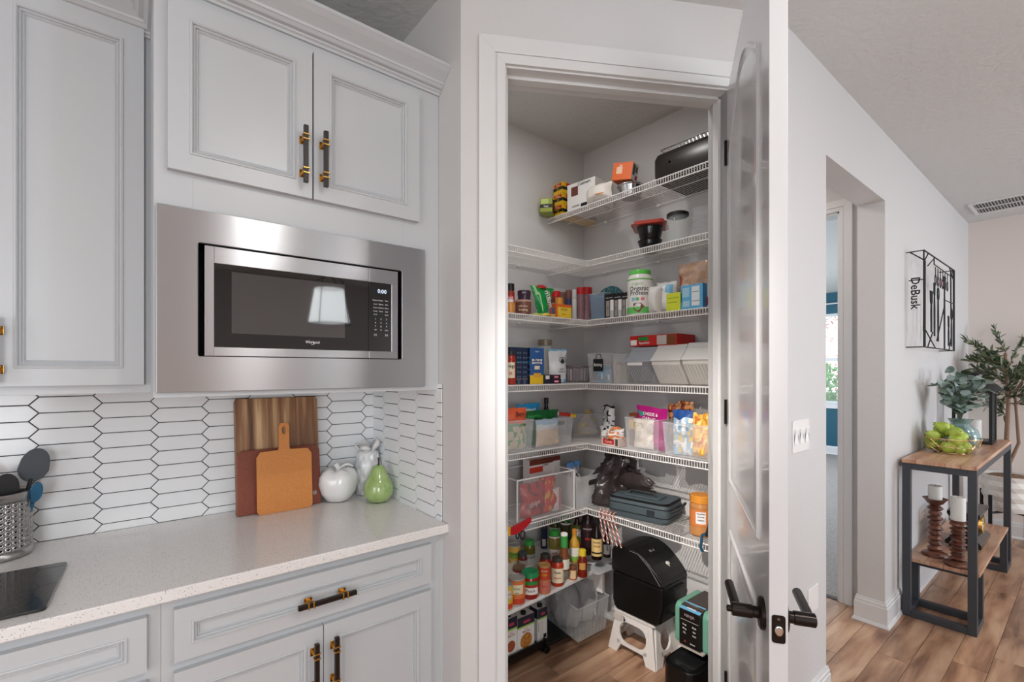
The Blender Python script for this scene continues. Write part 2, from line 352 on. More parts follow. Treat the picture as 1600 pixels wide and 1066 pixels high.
# door frame of the pantry: casing with three-step profile, jambs, stops
b = B()
def casing(b, s0, s1, z1, w=.09, face_y=0, out=-1):
    # legs and head, mitred, outer band thick, inner step thin
    for a, bb, t in ((0, .62, .018), (.62, .68, .013), (.68, 1.0, .015)):
        o0, o1 = s0 - w * (1 - a), s0 - w * (1 - bb); p0, p1 = s1 + w * (1 - a), s1 + w * (1 - bb); h0, h1 = z1 + w * (1 - a), z1 + w * (1 - bb)
        y0, y1 = face_y, face_y + out * t
        for yy0, yy1 in ((y0, y1),):
            b.add([(o0, yy0, 0), (o1, yy0, 0), (o1, yy0, h1), (o0, yy0, h0), (o0, yy1, 0), (o1, yy1, 0), (o1, yy1, h1), (o0, yy1, h0)],
                  [(0, 1, 2, 3), (4, 5, 6, 7), (0, 1, 5, 4), (1, 2, 6, 5), (2, 3, 7, 6), (3, 0, 4, 7)])
            b.add([(p0, yy0, 0), (p1, yy0, 0), (p1, yy0, h1), (p0, yy0, h0), (p0, yy1, 0), (p1, yy1, 0), (p1, yy1, h1), (p0, yy1, h0)],
                  [(0, 1, 2, 3), (4, 5, 6, 7), (0, 1, 5, 4), (1, 2, 6, 5), (2, 3, 7, 6), (3, 0, 4, 7)])
            b.add([(o0, yy0, h0), (p0, yy0, h0), (p1, yy0, h1), (o1, yy0, h1), (o0, yy1, h0), (p0, yy1, h0), (p1, yy1, h1), (o1, yy1, h1)],
                  [(0, 1, 2, 3), (4, 5, 6, 7), (0, 1, 5, 4), (1, 2, 6, 5), (2, 3, 7, 6), (3, 0, 4, 7)])
casing(b, SL - .006, SR + .006, HD + .006)
struct(b.xf(MB_).obj('trim_1', TRIM, bevel=.0015))
b = B().box(SL - .012, -.002, 0, SL, TH + .002, HD + .012).box(SR, -.002, 0, SR + .012, TH + .002, HD + .012).box(SL, -.002, HD, SR, TH + .002, HD + .012)
b.box(SL, .04, 0, SL + .011, .075, HD).box(SR - .011, .04, 0, SR, .075, HD).box(SL, .04, HD - .011, SR, .075, HD)
struct(b.xf(MB_).obj('trim_2', TRIM, bevel=.001))
o = B().box(SL, .0, .90, SL + .0015, .028, .965).xf(MB_).obj('strike_plate', BRONZE); tag(o, 'dark strike plate let into the pantry jamb beside the cabinet wall', 'strike plate')
# vestibule doorway trim
b = B(); casing(b, DY0, DY1, DZ, w=.07); b.xf(Matrix.Translation((XV, 0, 0)) @ Matrix(((0, 1, 0, 0), (1, 0, 0, 0), (0, 0, 1, 0), (0, 0, 0, 1))))
b.box(XV - .002, DY0, 0, XV + .112, DY0 + .012, DZ).box(XV - .002, DY1 - .012, 0, XV + .112, DY1, DZ).box(XV - .002, DY0, DZ - .012, XV + .112, DY1, DZ)
struct(b.obj('trim_3', TRIM, bevel=.001))
for z in (.3, 1.05, 1.75, 2.3):
    o = B().box(XV + .05, DY0 + .012, z - .05, XV + .11, DY0 + .014, z + .05).lathe([(.006, 0), (.006, .1)], 8, XV + .113, DY0 + .018, 0, z - .05).obj('door_hinge', GREYP)
    tag(o, {.3: 'lowest', 1.05: 'second lowest', 1.75: 'second highest', 2.3: 'highest'}[z] + ' small grey hinge leaf on the bedroom door jamb', 'hinge', 'hinges on the bedroom jamb')
# baseboards
BBP = [(0, 0), (-.024, 0), (-.024, .006), (-.018, .018), (-.014, .02), (-.014, .108), (-.011, .112), (-.011, .126), (-.008, .13), (-.006, .142), (0, .142)]
def baseb(name, pts, inner=True):                            # pts: run of floor corners, board on the right-hand side of travel
    pts = [Vector(p).to_3d() for p in pts]; n = len(pts); b = B(); vs = []
    for i, p in enumerate(pts):
        d0 = (pts[i] - pts[i - 1]).normalized() if i else (pts[1] - pts[0]).normalized()
        d1 = (pts[i + 1] - pts[i]).normalized() if i < n - 1 else d0
        n0 = Vector((d0.y, -d0.x, 0)); n1 = Vector((d1.y, -d1.x, 0)); m = (n0 + n1); m = m / (m.dot(n0))
        for (y, z) in BBP: vs.append(p + m * (-y) + Vector((0, 0, z)))
    k = len(BBP); fs = []
    for i in range(n - 1):
        for j in range(k): j2 = (j + 1) % k; fs.append((i * k + j, i * k + j2, (i + 1) * k + j2, (i + 1) * k + j))
    fs += [tuple(range(k)), tuple((n - 1) * k + j for j in range(k))]
    return struct(b.add(vs, fs).obj(name, TRIM))
baseb('baseboard_hall', [(XV - .02, YC + .13), (OX1, YC + .13), (OX1, YC), (5.93, YC), (5.93, -4.4)])
e = bpt(SR + .102); baseb('baseboard_angled', [e.to_2d(), bpt(1.176).to_2d(), (OX0, YC), (OX0, YC + .13)])
baseb('baseboard_corner', [(XR, 1.40), (XR, 1.344), bpt(SL - .1).to_2d()])
baseb('baseboard_pantry', [(1.0, YP), (XP, YP), (XP, .95)])
baseb('baseboard_bedroom', [(9.4, 5.2), (9.4, .9)])
# bedroom window: frame, meeting rail, sill, glass, curtain, rod
wn = B().box(9.38, WY0 - .03, WZ0 - .07, 9.53, WY1 + .03, WZ0).box(9.42, WY0, WZ0, 9.47, WY0 + .045, WZ1).box(9.42, WY1 - .045, WZ0, 9.47, WY1, WZ1).box(9.42, WY0, WZ1 - .045, 9.47, WY1, WZ1).box(9.42, WY0, WZ0, 9.47, WY1, WZ0 + .05).box(9.42, WY0, 1.60, 9.47, WY1, 1.66)
wn = struct(wn.obj('window_1', TRIM))
B().box(9.44, WY0, WZ0, 9.446, WY1, 1.62).obj('pane', GLASS, wn); B().box(9.45, WY0, 1.62, 9.456, WY1, WZ1).obj('pane', GLASS, wn)
b = B(); vs = []
for i in range(41):
    yy = 2.42 + .30 * i / 40; xx = 9.30 + .03 * math.sin(i * 1.3)
    vs += [(xx, yy, .05), (xx, yy, 2.56)]
b.add(vs, [(2 * i, 2 * i + 2, 2 * i + 3, 2 * i + 1) for i in range(40)])
tag(b.obj('curtain', c(232, 232, 232), smooth=True), 'white curtain panel hanging beside the bedroom window', 'curtain')
tag(B().tube([(9.3, 1.9, 2.58), (9.3, 4.4, 2.58)], .012, 8).obj('curtain_rod', c(220, 220, 222)), 'pale curtain rod above the bedroom window', 'curtain rod')
# garden seen through it
gr = struct(B().box(9.6, -8, -.3, 40, 14, -.2).obj('ground', c(96, 120, 70, .9)))
def shrub(name, x, y, h, r, n, m1, label, seed):
    t = thing(name, label, 'shrub', (x, y, -.2)); rr = random.Random(seed); b = B(); tr = B()
    tr.tube([(0, 0, 0), (0, 0, h * .9)], .05, 6, r2=.015)
    for i in range(9): a = rr.random() * 6.28; z = h * (.25 + .6 * i / 9); tr.tube([(0, 0, z), (math.cos(a) * r * .8, math.sin(a) * r * .8, z + h * .15)], .015, 5, r2=.004)
    for i in range(n):
        p = Vector((rr.gauss(0, r * .5), rr.gauss(0, r * .5), h * rr.uniform(.15, 1))); d = Vector((rr.uniform(-1, 1), rr.uniform(-1, 1), rr.uniform(-.6, 1))).normalized(); q = d.orthogonal().normalized()
        L = .16; b.add([p, p + d * L * .5 + q * .04, p + d * L, p + d * L * .5 - q * .04], [(0, 1, 2, 3)])
    tr.obj('stem', BROWN, t); o = b.obj('foliage', m1, t, fix=False); o['kind'] = 'stuff'
shrub('garden_shrub', 12.0, 4.0, 1.75, .75, 900, c(96, 140, 60, .7), 'green leafy shrub outside the bedroom window', 3)
shrub('garden_tree', 15.5, 5.1, 4.6, 1.6, 700, c(190, 120, 96, .7), 'russet leaved tree outside the bedroom window', 4)
# unseen window frames added around the daylight panels behind the viewer
for i, (x, w_) in enumerate(((-1.1, 2.6), (5.0, 1.6))):
    h0, h1 = (.4, 2.5) if i < 1 else (.2, 2.4)
    struct(B().box(x - w_ / 2 - .07, -4.4, h0 - .05, x - w_ / 2, -4.37, h1 + .05).box(x + w_ / 2, -4.4, h0 - .05, x + w_ / 2 + .07, -4.37, h1 + .05).box(x - w_ / 2, -4.4, h1, x + w_ / 2, -4.37, h1 + .05).box(x - w_ / 2, -4.4, h0 - .05, x + w_ / 2, -4.37, h0).obj('window_%d' % (i + 2), TRIM))
# ================================================================== BACKSPLASH TILES
def clip(poly, x0, x1, z0, z1):
    for ax, lim, sg in ((0, x0, 1), (0, x1, -1), (1, z0, 1), (1, z1, -1)):
        out = []
        for i in range(len(poly)):
            p, q = poly[i - 1], poly[i]; a, d = sg * (p[ax] - lim), sg * (q[ax] - lim)
            if (a >= 0) != (d >= 0): t = a / (a - d); out.append((p[0] + (q[0] - p[0]) * t, p[1] + (q[1] - p[1]) * t))
            if d >= 0: out.append(q)
        poly = out
        if len(poly) < 3: return []
    return poly
def tiles(par, x0, x1, z0, z1, xz, zz, M, pitch=.149, ph=.05, pt=.0225):
    """long hexagons between x0..x1; xz = x of one zigzag line, zz = height of one joint"""
    k0 = int((x0 - xz) / pitch) - 2; k1 = int((x1 - xz) / pitch) + 2; g = .0027; cache = {}
    for k in range(k0, k1):
        cx = xz + (k + .5) * pitch; r0 = int((z0 - zz) / ph) - 2
        for r in range(r0, r0 + int((z1 - z0) / ph) + 5):
            cz = zz + (r + .5 + (.5 if k % 2 else 0)) * ph; hl = pitch / 2 - pt / 2; tip = pitch / 2 + pt / 2
            hp = [(-hl + g * .3, ph / 2 - g / 2), (-tip + g * .7, 0), (-hl + g * .3, -ph / 2 + g / 2), (hl - g * .3, -ph / 2 + g / 2), (tip - g * .7, 0), (hl - g * .3, ph / 2 - g / 2)]
            pl = clip([(a + cx, q + cz) for a, q in hp], x0, x1, z0, z1)
            if len(pl) < 3: continue
            ar = abs(sum(pl[i - 1][0] * pl[i][1] - pl[i][0] * pl[i - 1][1] for i in range(len(pl)))) / 2
            if ar < 4e-5: continue
            full = ar > .97 * abs(sum(hp[i - 1][0] * hp[i][1] - hp[i][0] * hp[i - 1][1] for i in range(6))) / 2
            if full and 'd' in cache:
                o = bpy.data.objects.new('tile', cache['d']); C.objects.link(o); o.parent = par
            else:
                loc = [(a - cx, q - cz) for a, q in pl]
                ins = [(a * (1 - .0012 / max(.01, abs(a))) if abs(a) > .004 else a, q * (1 - .0012 / max(.004, abs(q)))) for a, q in loc]
                b = B(); n = len(loc); vs = [(a, 0, q) for a, q in loc] + [(a, -.0036, q) for a, q in loc] + [(a, -.0044, q) for a, q in ins]
                b.add(vs, [(i, (i + 1) % n, n + (i + 1) % n, n + i) for i in range(n)] + [(n + i, n + (i + 1) % n, 2 * n + (i + 1) % n, 2 * n + i) for i in range(n)] + [tuple(range(2 * n, 3 * n))])
                o = b.obj('tile', TILE, par)
                if full: cache['d'] = o.data
            o.matrix_basis = M @ Matrix.Translation((cx, -.0022, cz))
CB = 1.378
struct(B().box(-.62, YA - .002, CTOP, XR, YA, CB + .02).box(XR - .002, 1.4635, CTOP, XR, YA, CB + .02).obj('trim_grout', GROUT))
tiles(wb, -.60, XR - .006, CTOP + .001, CB + .02, onY(153, 700, YA).x, onY(103, 619.4, YA).z - .025, Matrix.Translation((0, YA, 0)))
# return wall: x of local runs along -y of the room
Mr = Matrix.Translation((XR, YA, 0)) @ Matrix.Rotation(-PI / 2, 4, 'Z')
zr = onX(603.5, 628.5, XR)
yv = .119
tiles(wr, .006, YA - 1.462, CTOP + .001, CB + .02, yv, 1.357, Mr, pitch=.149)
# ================================================================== KITCHEN CABINETS
def panel_face(b, x0, z0, x1, z1, yb, yf, steps, m=0, mp=None):
    """door slab with stepped frame: steps = [(inset, how far behind the front)]"""
    rects = [(0, 0)] + steps; vs = []
    for ins, dy in rects: vs += [(x0 + ins, yf + dy, z0 + ins), (x1 - ins, yf + dy, z0 + ins), (x1 - ins, yf + dy, z1 - ins), (x0 + ins, yf + dy, z1 - ins)]
    n = len(rects); fs = []
    for k in range(n - 1):
        for i in range(4): j = (i + 1) % 4; fs.append((4 * k + i, 4 * k + j, 4 * k + 4 + j, 4 * k + 4 + i))
    fs.append(tuple(4 * (n - 1) + i for i in range(4)))
    k = len(vs); vs += [(x0, yb, z0), (x1, yb, z0), (x1, yb, z1), (x0, yb, z1)]
    fs += [(k, k + 3, k + 2, k + 1)] + [(i, k + i, k + (i + 1) % 4, (i + 1) % 4) for i in range(4)]
    return b.add(vs, fs, m)
DOORSTEP = [(.046, 0), (.0465, -.0028), (.0505, -.0036), (.0535, -.0005), (.0540, .0045), (.0575, .0030), (.0595, .0050), (.0600, .0095), (.0640, .0080), (.0665, .0125), (.067, .0135)]
DRAWSTEP = [(.036, 0), (.0365, -.0028), (.040, -.0034), (.0425, .0), (.043, .0045), (.0465, .003), (.0485, .005), (.049, .0095), (.0525, .008), (.055, .0125)]
def pull(par, x, z, L, vert, y, label=None):
    h = B(); r = .0062
    if vert: h.box(x - r, y - .036, z - L / 2, x + r, y - .024, z + L / 2, 0)
    else: h.box(x - L / 2, y - .036, z - r, x + L / 2, y - .024, z + r, 0)
    for sgn in (-1, 1):
        q = sgn * (L / 2 - .034)
        px, pz = (x, z + q) if vert else (x + q, z)
        h.box(px - .011, y - .004, pz - .011, px + .011, y, pz + .011, 1)
        h.box(px - .006, y - .026, pz - .006, px + .006, y - .003, pz + .006, 1)
        for w_ in (-.007, .007):
            a, bz = (px, pz + w_) if vert else (px + w_, pz)
            e1, e2 = (.0088, .0022) if vert else (.0022, .0088)
            h.box(a - e1, y - .0385, bz - e2, a + e1, y - .0205, bz + e2, 1)
    o = h.obj('handle', [BK2, BRASS], par, bevel=.0008); o['label'] = 'black bar pull on square brass mounts'; return o
BK2 = mat('dark_bar', (34, 24, 20), .35, .3)
# microwave cabinet
YM = 1.49; MX0, MX1 = onY(240, 500, YM).x, XR - .001; TOPZ = 2.432
mc = thing('upper_cabinet', 'white upper cabinet with two framed doors over the built-in microwave', 'cabinet', (0, 0, 0))
mo = [onY(309, 378, YM - .012), onY(628, 562, YM - .012)]
tx0, tx1 = onY(244.4, 316, YM - .012).x, onY(664.6, 388, YM - .012).x; tz1 = onY(244.4, 316.4, YM - .012).z; tz0 = onY(244.4, 613.8, YM - .012).z
ox0, ox1, oz0, oz1 = mo[0].x, mo[1].x, mo[1].z, mo[0].z
b = B()
for x0, x1, z0, z1 in ((MX0, ox0 - .01, CB, TOPZ), (ox1 + .01, MX1, CB, TOPZ), (ox0 - .01, ox1 + .01, CB, oz0 - .01), (ox0 - .01, ox1 + .01, oz1 + .01, TOPZ)):
    b.box(x0, YM, z0, x1, YM + .02, z1)
b.box(MX0, YM + .02, CB, MX0 + .018, YA - .001, TOPZ).box(MX1 - .018, YM + .02, CB, MX1, YA - .001, TOPZ).box(MX0 + .001, YM + .021, CB + .001, MX1 - .001, YA - .002, CB + .018).box(MX0 + .001, YM + .021, TOPZ - .018, MX1 - .001, YA - .002, TOPZ - .001).box(MX0 + .001, YM + .021, 1.95, MX1 - .001, YA - .002, 1.965)
b.obj('body', CAB, mc, bevel=.0006)
def crown(x0, x1, yf, z0, par, scale=1.0, yend=None):
    pr = [(0, 0), (-.008, 0), (-.010, .006), (-.016, .010), (-.017, .014), (-.028, .016), (-.036, .024), (-.039, .025), (-.041, .032), (-.052, .040), (-.070, .052), (-.082, .062), (-.085, .064), (-.085, .074), (-.060, .076), (0, .076)]
    b = B(); pr = [(y * scale, z * scale) for y, z in pr]; k = len(pr); vs = [(x + (y if yend and x == x0 else 0), yf + y, z0 + z) for x in (x0, x1) for y, z in pr]
    fs = [(j, (j + 1) % k, k + (j + 1) % k, k + j) for j in range(k)] + [tuple(range(k)), tuple(range(k, 2 * k))]
    b.add(vs, fs)
    if yend: b.add([(x0 + y, yy if yy == yend else yf + y, z0 + z) for yy in (yf, yend) for y, z in pr], fs)
    return b.obj('crown_moulding', CAB, par)
crown(MX0, MX1, YM, TOPZ - .006, mc, yend=1.74)
YD = YM - .02
dl0, dl1 = onY(262, 100, YD).x, onY(488, 300, YD).x; dr0, dr1 = onY(490.5, 300, YD).x, onY(655.5, 300, YD).x
dzb = onY(652, 346, YD).z; dzt = onY(656, 147, YD).z
for x0, x1, hx in ((dl0, dl1, dl1 - .026), (dr0, dr1, dr0 + .026)):
    d_ = panel_face(B(), x0, dzb, x1, dzt, YM - .0005, YD, DOORSTEP).obj('door', CAB, mc)
    pull(d_, hx, dzb + .115, .165, True, YD)
# microwave with its trim kit
mw = thing('microwave', 'stainless microwave built into the cabinet behind a wide steel trim frame', 'microwave', (0, 0, 0))
YT = YM - .012; tr = rrect(ox0, oz0, ox1, oz1, .006, 3); ot = around((tx0, tz0, tx1, tz1), tr)
B().ring(ot, tr, YT, YM - .0005).obj('trim_frame', STEEL, mw, bevel=.0008)
b = B().ring([(x + (.02 if x > (ox0 + ox1) / 2 else -.0) * 0, z) for x, z in tr], [(max(ox0 + .002, min(ox1 - .002, x)), max(oz0 + .002, min(oz1 - .002, z))) for x, z in tr], YT + .001, YM + .10)
b.box(ox0, YM + .1, oz0, ox1, YM + .36, oz1); b.obj('housing', BK, mw)
m0, m1 = onY(319.5, 383, YT).x, onY(621.5, 420, YT).x; mz0, mz1 = onY(319, 556, YT).z, onY(319, 383, YT).z
sx = onY(576, 420, YT).x
w0, w1 = onY(334.5, 411, YT).x, onY(575, 540, YT).x; wz0, wz1 = onY(334.5, 542.5, YT).z, onY(334.5, 411, YT).z
p0, p1 = onY(576.8, 440, YT).x, onY(611.6, 440, YT).x
fr = B().box(m0, YT - .001, mz0, w0, YM + .03, mz1).box(w0, YT - .001, mz0, sx - .0008, YM + .03, wz0).box(w0, YT - .001, wz1, sx - .0008, YM + .03, mz1)
dr_ = fr.obj('door', STEEL, mw, bevel=.001)
B().box(w0, YT + .0005, wz0, sx - .0008, YM + .02, wz1).obj('window_glass', BLACKG, dr_)
s0, s1 = onY(362, 425, YT).x, onY(539, 520, YT).x
B().box(s0, YT + .0002, onY(362, 521, YT).z, s1, YT + .0006, onY(362, 425, YT).z).obj('window_screen', mat('screen_mesh', (62, 60, 60), .04, spec=1, coat=1), dr_)
text(dr_, 'Whirlpool', .0115, onY(488.5, 536, YT).x, YT - .0002, onY(488.5, 535, YT).z, c(225, 225, 228), font_w=.85)
ar = B(); cx, cz = onY(488.5, 536, YT).x, onY(488.5, 536, YT).z
ar.tube([(cx - .004 + .010 * i / 10, YT - .0003, cz - .005 - .002 * math.sin(PI * i / 10) + .004 * i / 10) for i in range(11)], .0006, 4).obj('logo_swoosh', c(225, 225, 228), dr_)
fr = B().box(sx + .0008, YT - .001, mz0, m1, YM + .03, wz0).box(sx + .0008, YT - .001, wz1, m1, YM + .03, mz1).box(p1, YT - .001, wz0, m1, YM + .03, wz1)
cp = fr.obj('control_panel', STEEL, mw, bevel=.001)
B().box(sx + .0008, YT + .0005, wz0, p1, YM + .02, wz1).obj('key_pad', BLACKG, cp)
text(cp, '0:00', .018, onY(597, 456, YT).x, YT - .0002, onY(597, 456, YT).z, mat('lit_digits', (190, 205, 225), .5, emit=.8))
pc = c(205, 205, 208); pxs = [onY(q, 480, YT).x for q in (586.5, 595.3, 604)]
for r_, (yy, words) in enumerate(((470, ('Popcorn', 'Potato', 'Pizza')), (476, ('Cook', 'Reheat', 'Melt')), (481.5, ('Steam', 'Defrost', 'Soften')), (487, ('Power', 'Timer', 'Add')), (492, ('Cook', '', 'Start')), (499, ('1', '2', '3')), (505, ('4', '5', '6')), (510.5, ('7', '8', '9')), (516, ('Off', '0', 'Start')), (523.5, ('[x]', '', '[o]')))):
    for x_, s_ in zip(pxs, words):
        if s_: text(cp, s_, .0075 if len(s_) < 2 else (.0058 if r_ < 9 else .008), x_, YT - .0002, onY(595, yy, YT).z, pc)
# left cabinet
YL = 1.74; lx1 = MX0 - .0005
lc = thing('upper_cabinet', 'shallower white upper cabinet with one tall framed door beside the microwave cabinet', 'cabinet', (0, 0, 0))
LB = onY(100, 616.5, YL).z; lz = onY(232, 60, YL).z
B().box(-.62, YL, LB, lx1, YA - .001, lz + .01).obj('body', CAB, lc, bevel=.0006)
YLD = YL - .02
ldx0, ldx1 = -.277, onY(225, 300, YLD).x; lzt = 2.425; lzb = onY(225, 601, YLD).z
d_ = panel_face(B(), ldx0, lzb, ldx1, lzt, YL - .0005, YLD, DOORSTEP).obj('door', CAB, lc)
panel_face(B(), ldx0 - .32, lzb, ldx0 - .004, lzt, YL - .0005, YLD, DOORSTEP).obj('door', CAB, lc)
pull(d_, ldx0 + .019, onY(0, 547, YLD).z, .165, True, YLD)
crown(-.62, lx1, YL, lz - .004, lc, .95)
# recessed filler between the two cabinets' doors
B().box(onY(227, 200, YL).x, YL - .0012, LB + .002, onY(238, 200, YL).x, YL + .001, lz).obj('filler_strip', CAB, lc)
# base cabinets
YF = 1.455; YFD = YF - .02; KZ = .10; CZ0 = CTOP - .03
bx_mid = onY(251, 1000, YF).x
def base_cab(label, x0, x1, dx0, dx1, ndoor, split=None):
    t = thing('base_cabinet', label, 'cabinet', (0, 0, 0))
    B().box(x0, YF, KZ, x1, YA - .001, CZ0).box(x0, YF + .07, 0, x1, YA - .001, KZ).obj('body', CAB, t, bevel=.0006)
    zt = onY(672.7, 850.5, YFD).z; zb = onY(668.7, 912, YFD).z; dt = onY(675, 921.5, YFD).z
    o = panel_face(B(), dx0, zb, dx1, zt, YF - .0005, YFD, DRAWSTEP).obj('drawer', CAB, t)
    if ndoor == 2:
        pull(o, onY(508, 932, YFD).x, onY(508, 932, YFD).z, .165, False, YFD)
        sp = onY(505.5, 1000, YFD).x
        for a0, a1, hx in ((dx0, sp - .0012, sp - .0012 - .026), (sp + .0012, dx1, sp + .0012 + .028)):
            o = panel_face(B(), a0, KZ + .02, a1, dt, YF - .0005, YFD, DOORSTEP).obj('door', CAB, t); pull(o, hx, dt - .115, .165, True, YFD)
    else:
        pull(o, dx0 + .2, (zt + zb) / 2, .165, False, YFD)
        o = panel_face(B(), dx0, KZ + .02, dx1, dt, YF - .0005, YFD, DOORSTEP).obj('door', CAB, t); pull(o, dx0 + .03, dt - .115, .165, True, YFD)
    return t
base_cab('white base cabinet under the worktop end, one wide drawer over two framed doors', bx_mid + .0005, XR - .018, onY(272, 1000, YFD).x, onY(674, 1000, YFD).x, 2)
base_cab('white base cabinet below the dark tray, drawer and door', -.62, bx_mid, -.6, onY(229.5, 1000, YFD).x, 1)
o = B().box(XR - .0175, YF + .003, 0, XR - .0005, YA, CZ0).obj('filler_panel', CAB); struct(o)
# worktop
b = B().box(-.62, 1.42, CZ0, XR - .001, YA - .005, CTOP); o = b.obj('worktop', QUARTZ, bevel=.003); tag(o, 'speckled white quartz worktop along the tiled wall', 'countertop')
struct(B().box(XR - .001, 1.42, CZ0, XR + .004, 1.42 + .002, CTOP).obj('trim_5', QUARTZ))
# ------------------------------------------------------------------ on the worktop
def lean(name, label, poly, th, m, px, py, top, holes=None, rz=0, bev=.002, mats=None):
    """board standing on the worktop at pixel foot px,py and leaning back against something: top = lean angle"""
    p = onZ(px, py, CTOP); t = thing(name, label, 'cutting board', p, rz); return t
def board(label, x0, x1, ybot, ytop, poly, hole, th, m, extra=None):
    t = thing('cutting_board', label, 'cutting board', ((x0 + x1) / 2, ybot, CTOP + .001)); hmax = max(p[1] for p in poly)
    an = -math.atan2(ytop - ybot, hmax); b = B(); w = x1 - x0
    P = [((q[0] - .5) * w, q[1]) for q in poly]
    if hole:
        cx, cz, rr, r2 = hole; hp = [((cx - .5) * w + rr * math.cos(2 * PI * i / 16), cz + r2 * math.sin(2 * PI * i / 16)) for i in range(16)]
        hx0, hx1, hz0, hz1 = (cx - .5) * w - rr * 1.5, (cx - .5) * w + rr * 1.5, cz - r2 * 1.35, cz + r2 * 1.35
        hp = [((cx - .5) * w + rr * math.cos(2 * PI * (i + .5) / 16), cz + r2 * math.sin(2 * PI * (i + .5) / 16)) for i in range(16)]
        b.ring(around((hx0, hz0, hx1, hz1), hp), hp, 0, th, m=0)
        # rest of the outline around that little frame, as four pieces
        for c0 in ((-9, hx0, -9, 9), (hx1, 9, -9, 9), (hx0, hx1, -9, hz0), (hx0, hx1, hz1, 9)):
            q = clip(P, c0[0], c0[1], c0[2], c0[3])
            if len(q) > 2: b.prism(q, 0, th, 'y')
    else: b.prism(P, 0, th, 'y')
    M = Matrix.Rotation(an, 4, 'X'); b.xf(M); o = b.obj('board', m, t, bevel=(.0 if hole else .003))
    return t, M, w
YW = YA - .008
x0, x1 = onY(366, 700, YW - .03).x, onY(496, 700, YW - .03).x; ht = onY(420, 621, YW - .03).z - CTOP
bd, M_, w_ = board('striped acacia wood cutting board standing at the back behind two smaller boards', x0, x1, YW - .075, YW - .024, [(p[0], p[1] * ht) for p in [(0, 0), (1, 0), (1, .97), (.98, 1), (.02, 1), (0, .97)]], None, .020, ACACIA)
x0, x1 = onY(370, 750, YW - .09).x, onY(501, 750, YW - .09).x; h2 = onY(372, 706, YW - .08).z - CTOP
t, M_, w_ = board('red-brown composite cutting board leaning between the acacia board and the tan one', x0, x1, YW - .100, YW - .072, rrect(0, 0, 1, h2, .0, 1) and [(0, 0), (1, 0), (1, h2 - .02), (.94, h2), (.06, h2), (0, h2 - .02)], None, .007, mat('brown_fibreboard', (118, 56, 38), .45, vary=(220, (138, 70, 48), .3, .7)))
B().lathe([(0, -.0008), (.0085, -.0008), (.009, .0)], 16, w_ * .42, .045, 0, 0, 'y').xf(M_).obj('rivet', c(150, 140, 134), t)
x0, x1 = onY(401, 750, YW - .115).x, onY(487, 750, YW - .115).x; h3 = onY(402, 707, YW - .10).z - CTOP; h4 = onY(440, 661, YW - .10).z - CTOP
pl = [(0, .012), (.04, 0), (.96, 0), (1, .012), (1, h3 - .02), (.93, h3), (.60, h3 + .002), (.585, h3 + .012), (.585, h4 - .012), (.55, h4), (.43, h4), (.395, h4 - .012), (.395, h3 + .012), (.38, h3 + .002), (.07, h3), (0, h3 - .02)]
t, M_, w_ = board('tan composite cutting board with a slotted handle, in front of the other boards', x0, x1, YW - .128, YW - .104, [(p[0], p[1]) for p in pl], (.49, h4 - .028, .0075, .016), .0065, mat('tan_fibreboard', (196, 122, 58), .45, vary=(260, (214, 142, 76), .3, .7)))
# ceramic apple
def fruit(name, label, px0, px1, pyb, prof, m, rz=0, lob=0, tex=None):
    pxc = (px0 + px1) / 2; p = onZ(pxc, pyb, CTOP); r = rad(p, px1 - px0); d = Vector((p.x, p.y, 0)).normalized(); p += d * r * .85; r = rad(p, px1 - px0); p.z = CTOP + .0005
    t = thing(name, label, 'ornament', p, face(p)); b = B().lathe([(q[0] * r, q[1] * r) for q in prof], 84 if 'pineapple' in name else 36)
    if lob:
        for i, v in enumerate(b.v):
            a = math.atan2(v[1], v[0]); k = 1 + lob * math.cos(5 * a) * (1 if v[2] > r else .4); b.v[i] = (v[0] * k, v[1] * k, v[2] + (.05 * r * math.cos(5 * a) if v[2] > 1.4 * r else 0))
    if tex: tex(b, r)
    o = b.obj('body', m, t, smooth=60); return t, p, r
CER = mat('white_ceramic', (232, 232, 231), .15, coat=.5, bump=(40, .25, .004))
ap, p, r = fruit('ceramic_apple', 'glossy white ceramic apple in front of the white ceramic pineapple', 497, 559, 789, [(.0, .03), (.35, 0), (.62, .1), (.88, .5), (1.0, .95), (.97, 1.35), (.8, 1.62), (.5, 1.72), (.25, 1.62), (.08, 1.45), (0, 1.42)], CER, lob=.04)
B().tube([(0, 0, r * 1.4), (r * .02, 0, r * 1.75), (-r * .12, 0, r * 2.0)], r * .10, 8, r2=r * .15).obj('stem', CER, ap, smooth=60)
b = B()
for i in range(9):
    u = i / 8; b.v += [(r * (.05 + .75 * u), -.12 * r * math.sin(PI * u) - .03 * r, r * (1.75 + .22 * math.sin(PI * u * .9))), (r * (.05 + .75 * u), .22 * r * math.sin(PI * u) + .0, r * (1.72 + .3 * math.sin(PI * u * .9)))]
b.f = [(2 * i, 2 * i + 2, 2 * i + 3, 2 * i + 1) for i in range(8)]; b.m = [0] * 8
o = b.obj('leaf', CER, ap, smooth=60); md = o.modifiers.new('s', 'SOLIDIFY'); md.thickness = .006
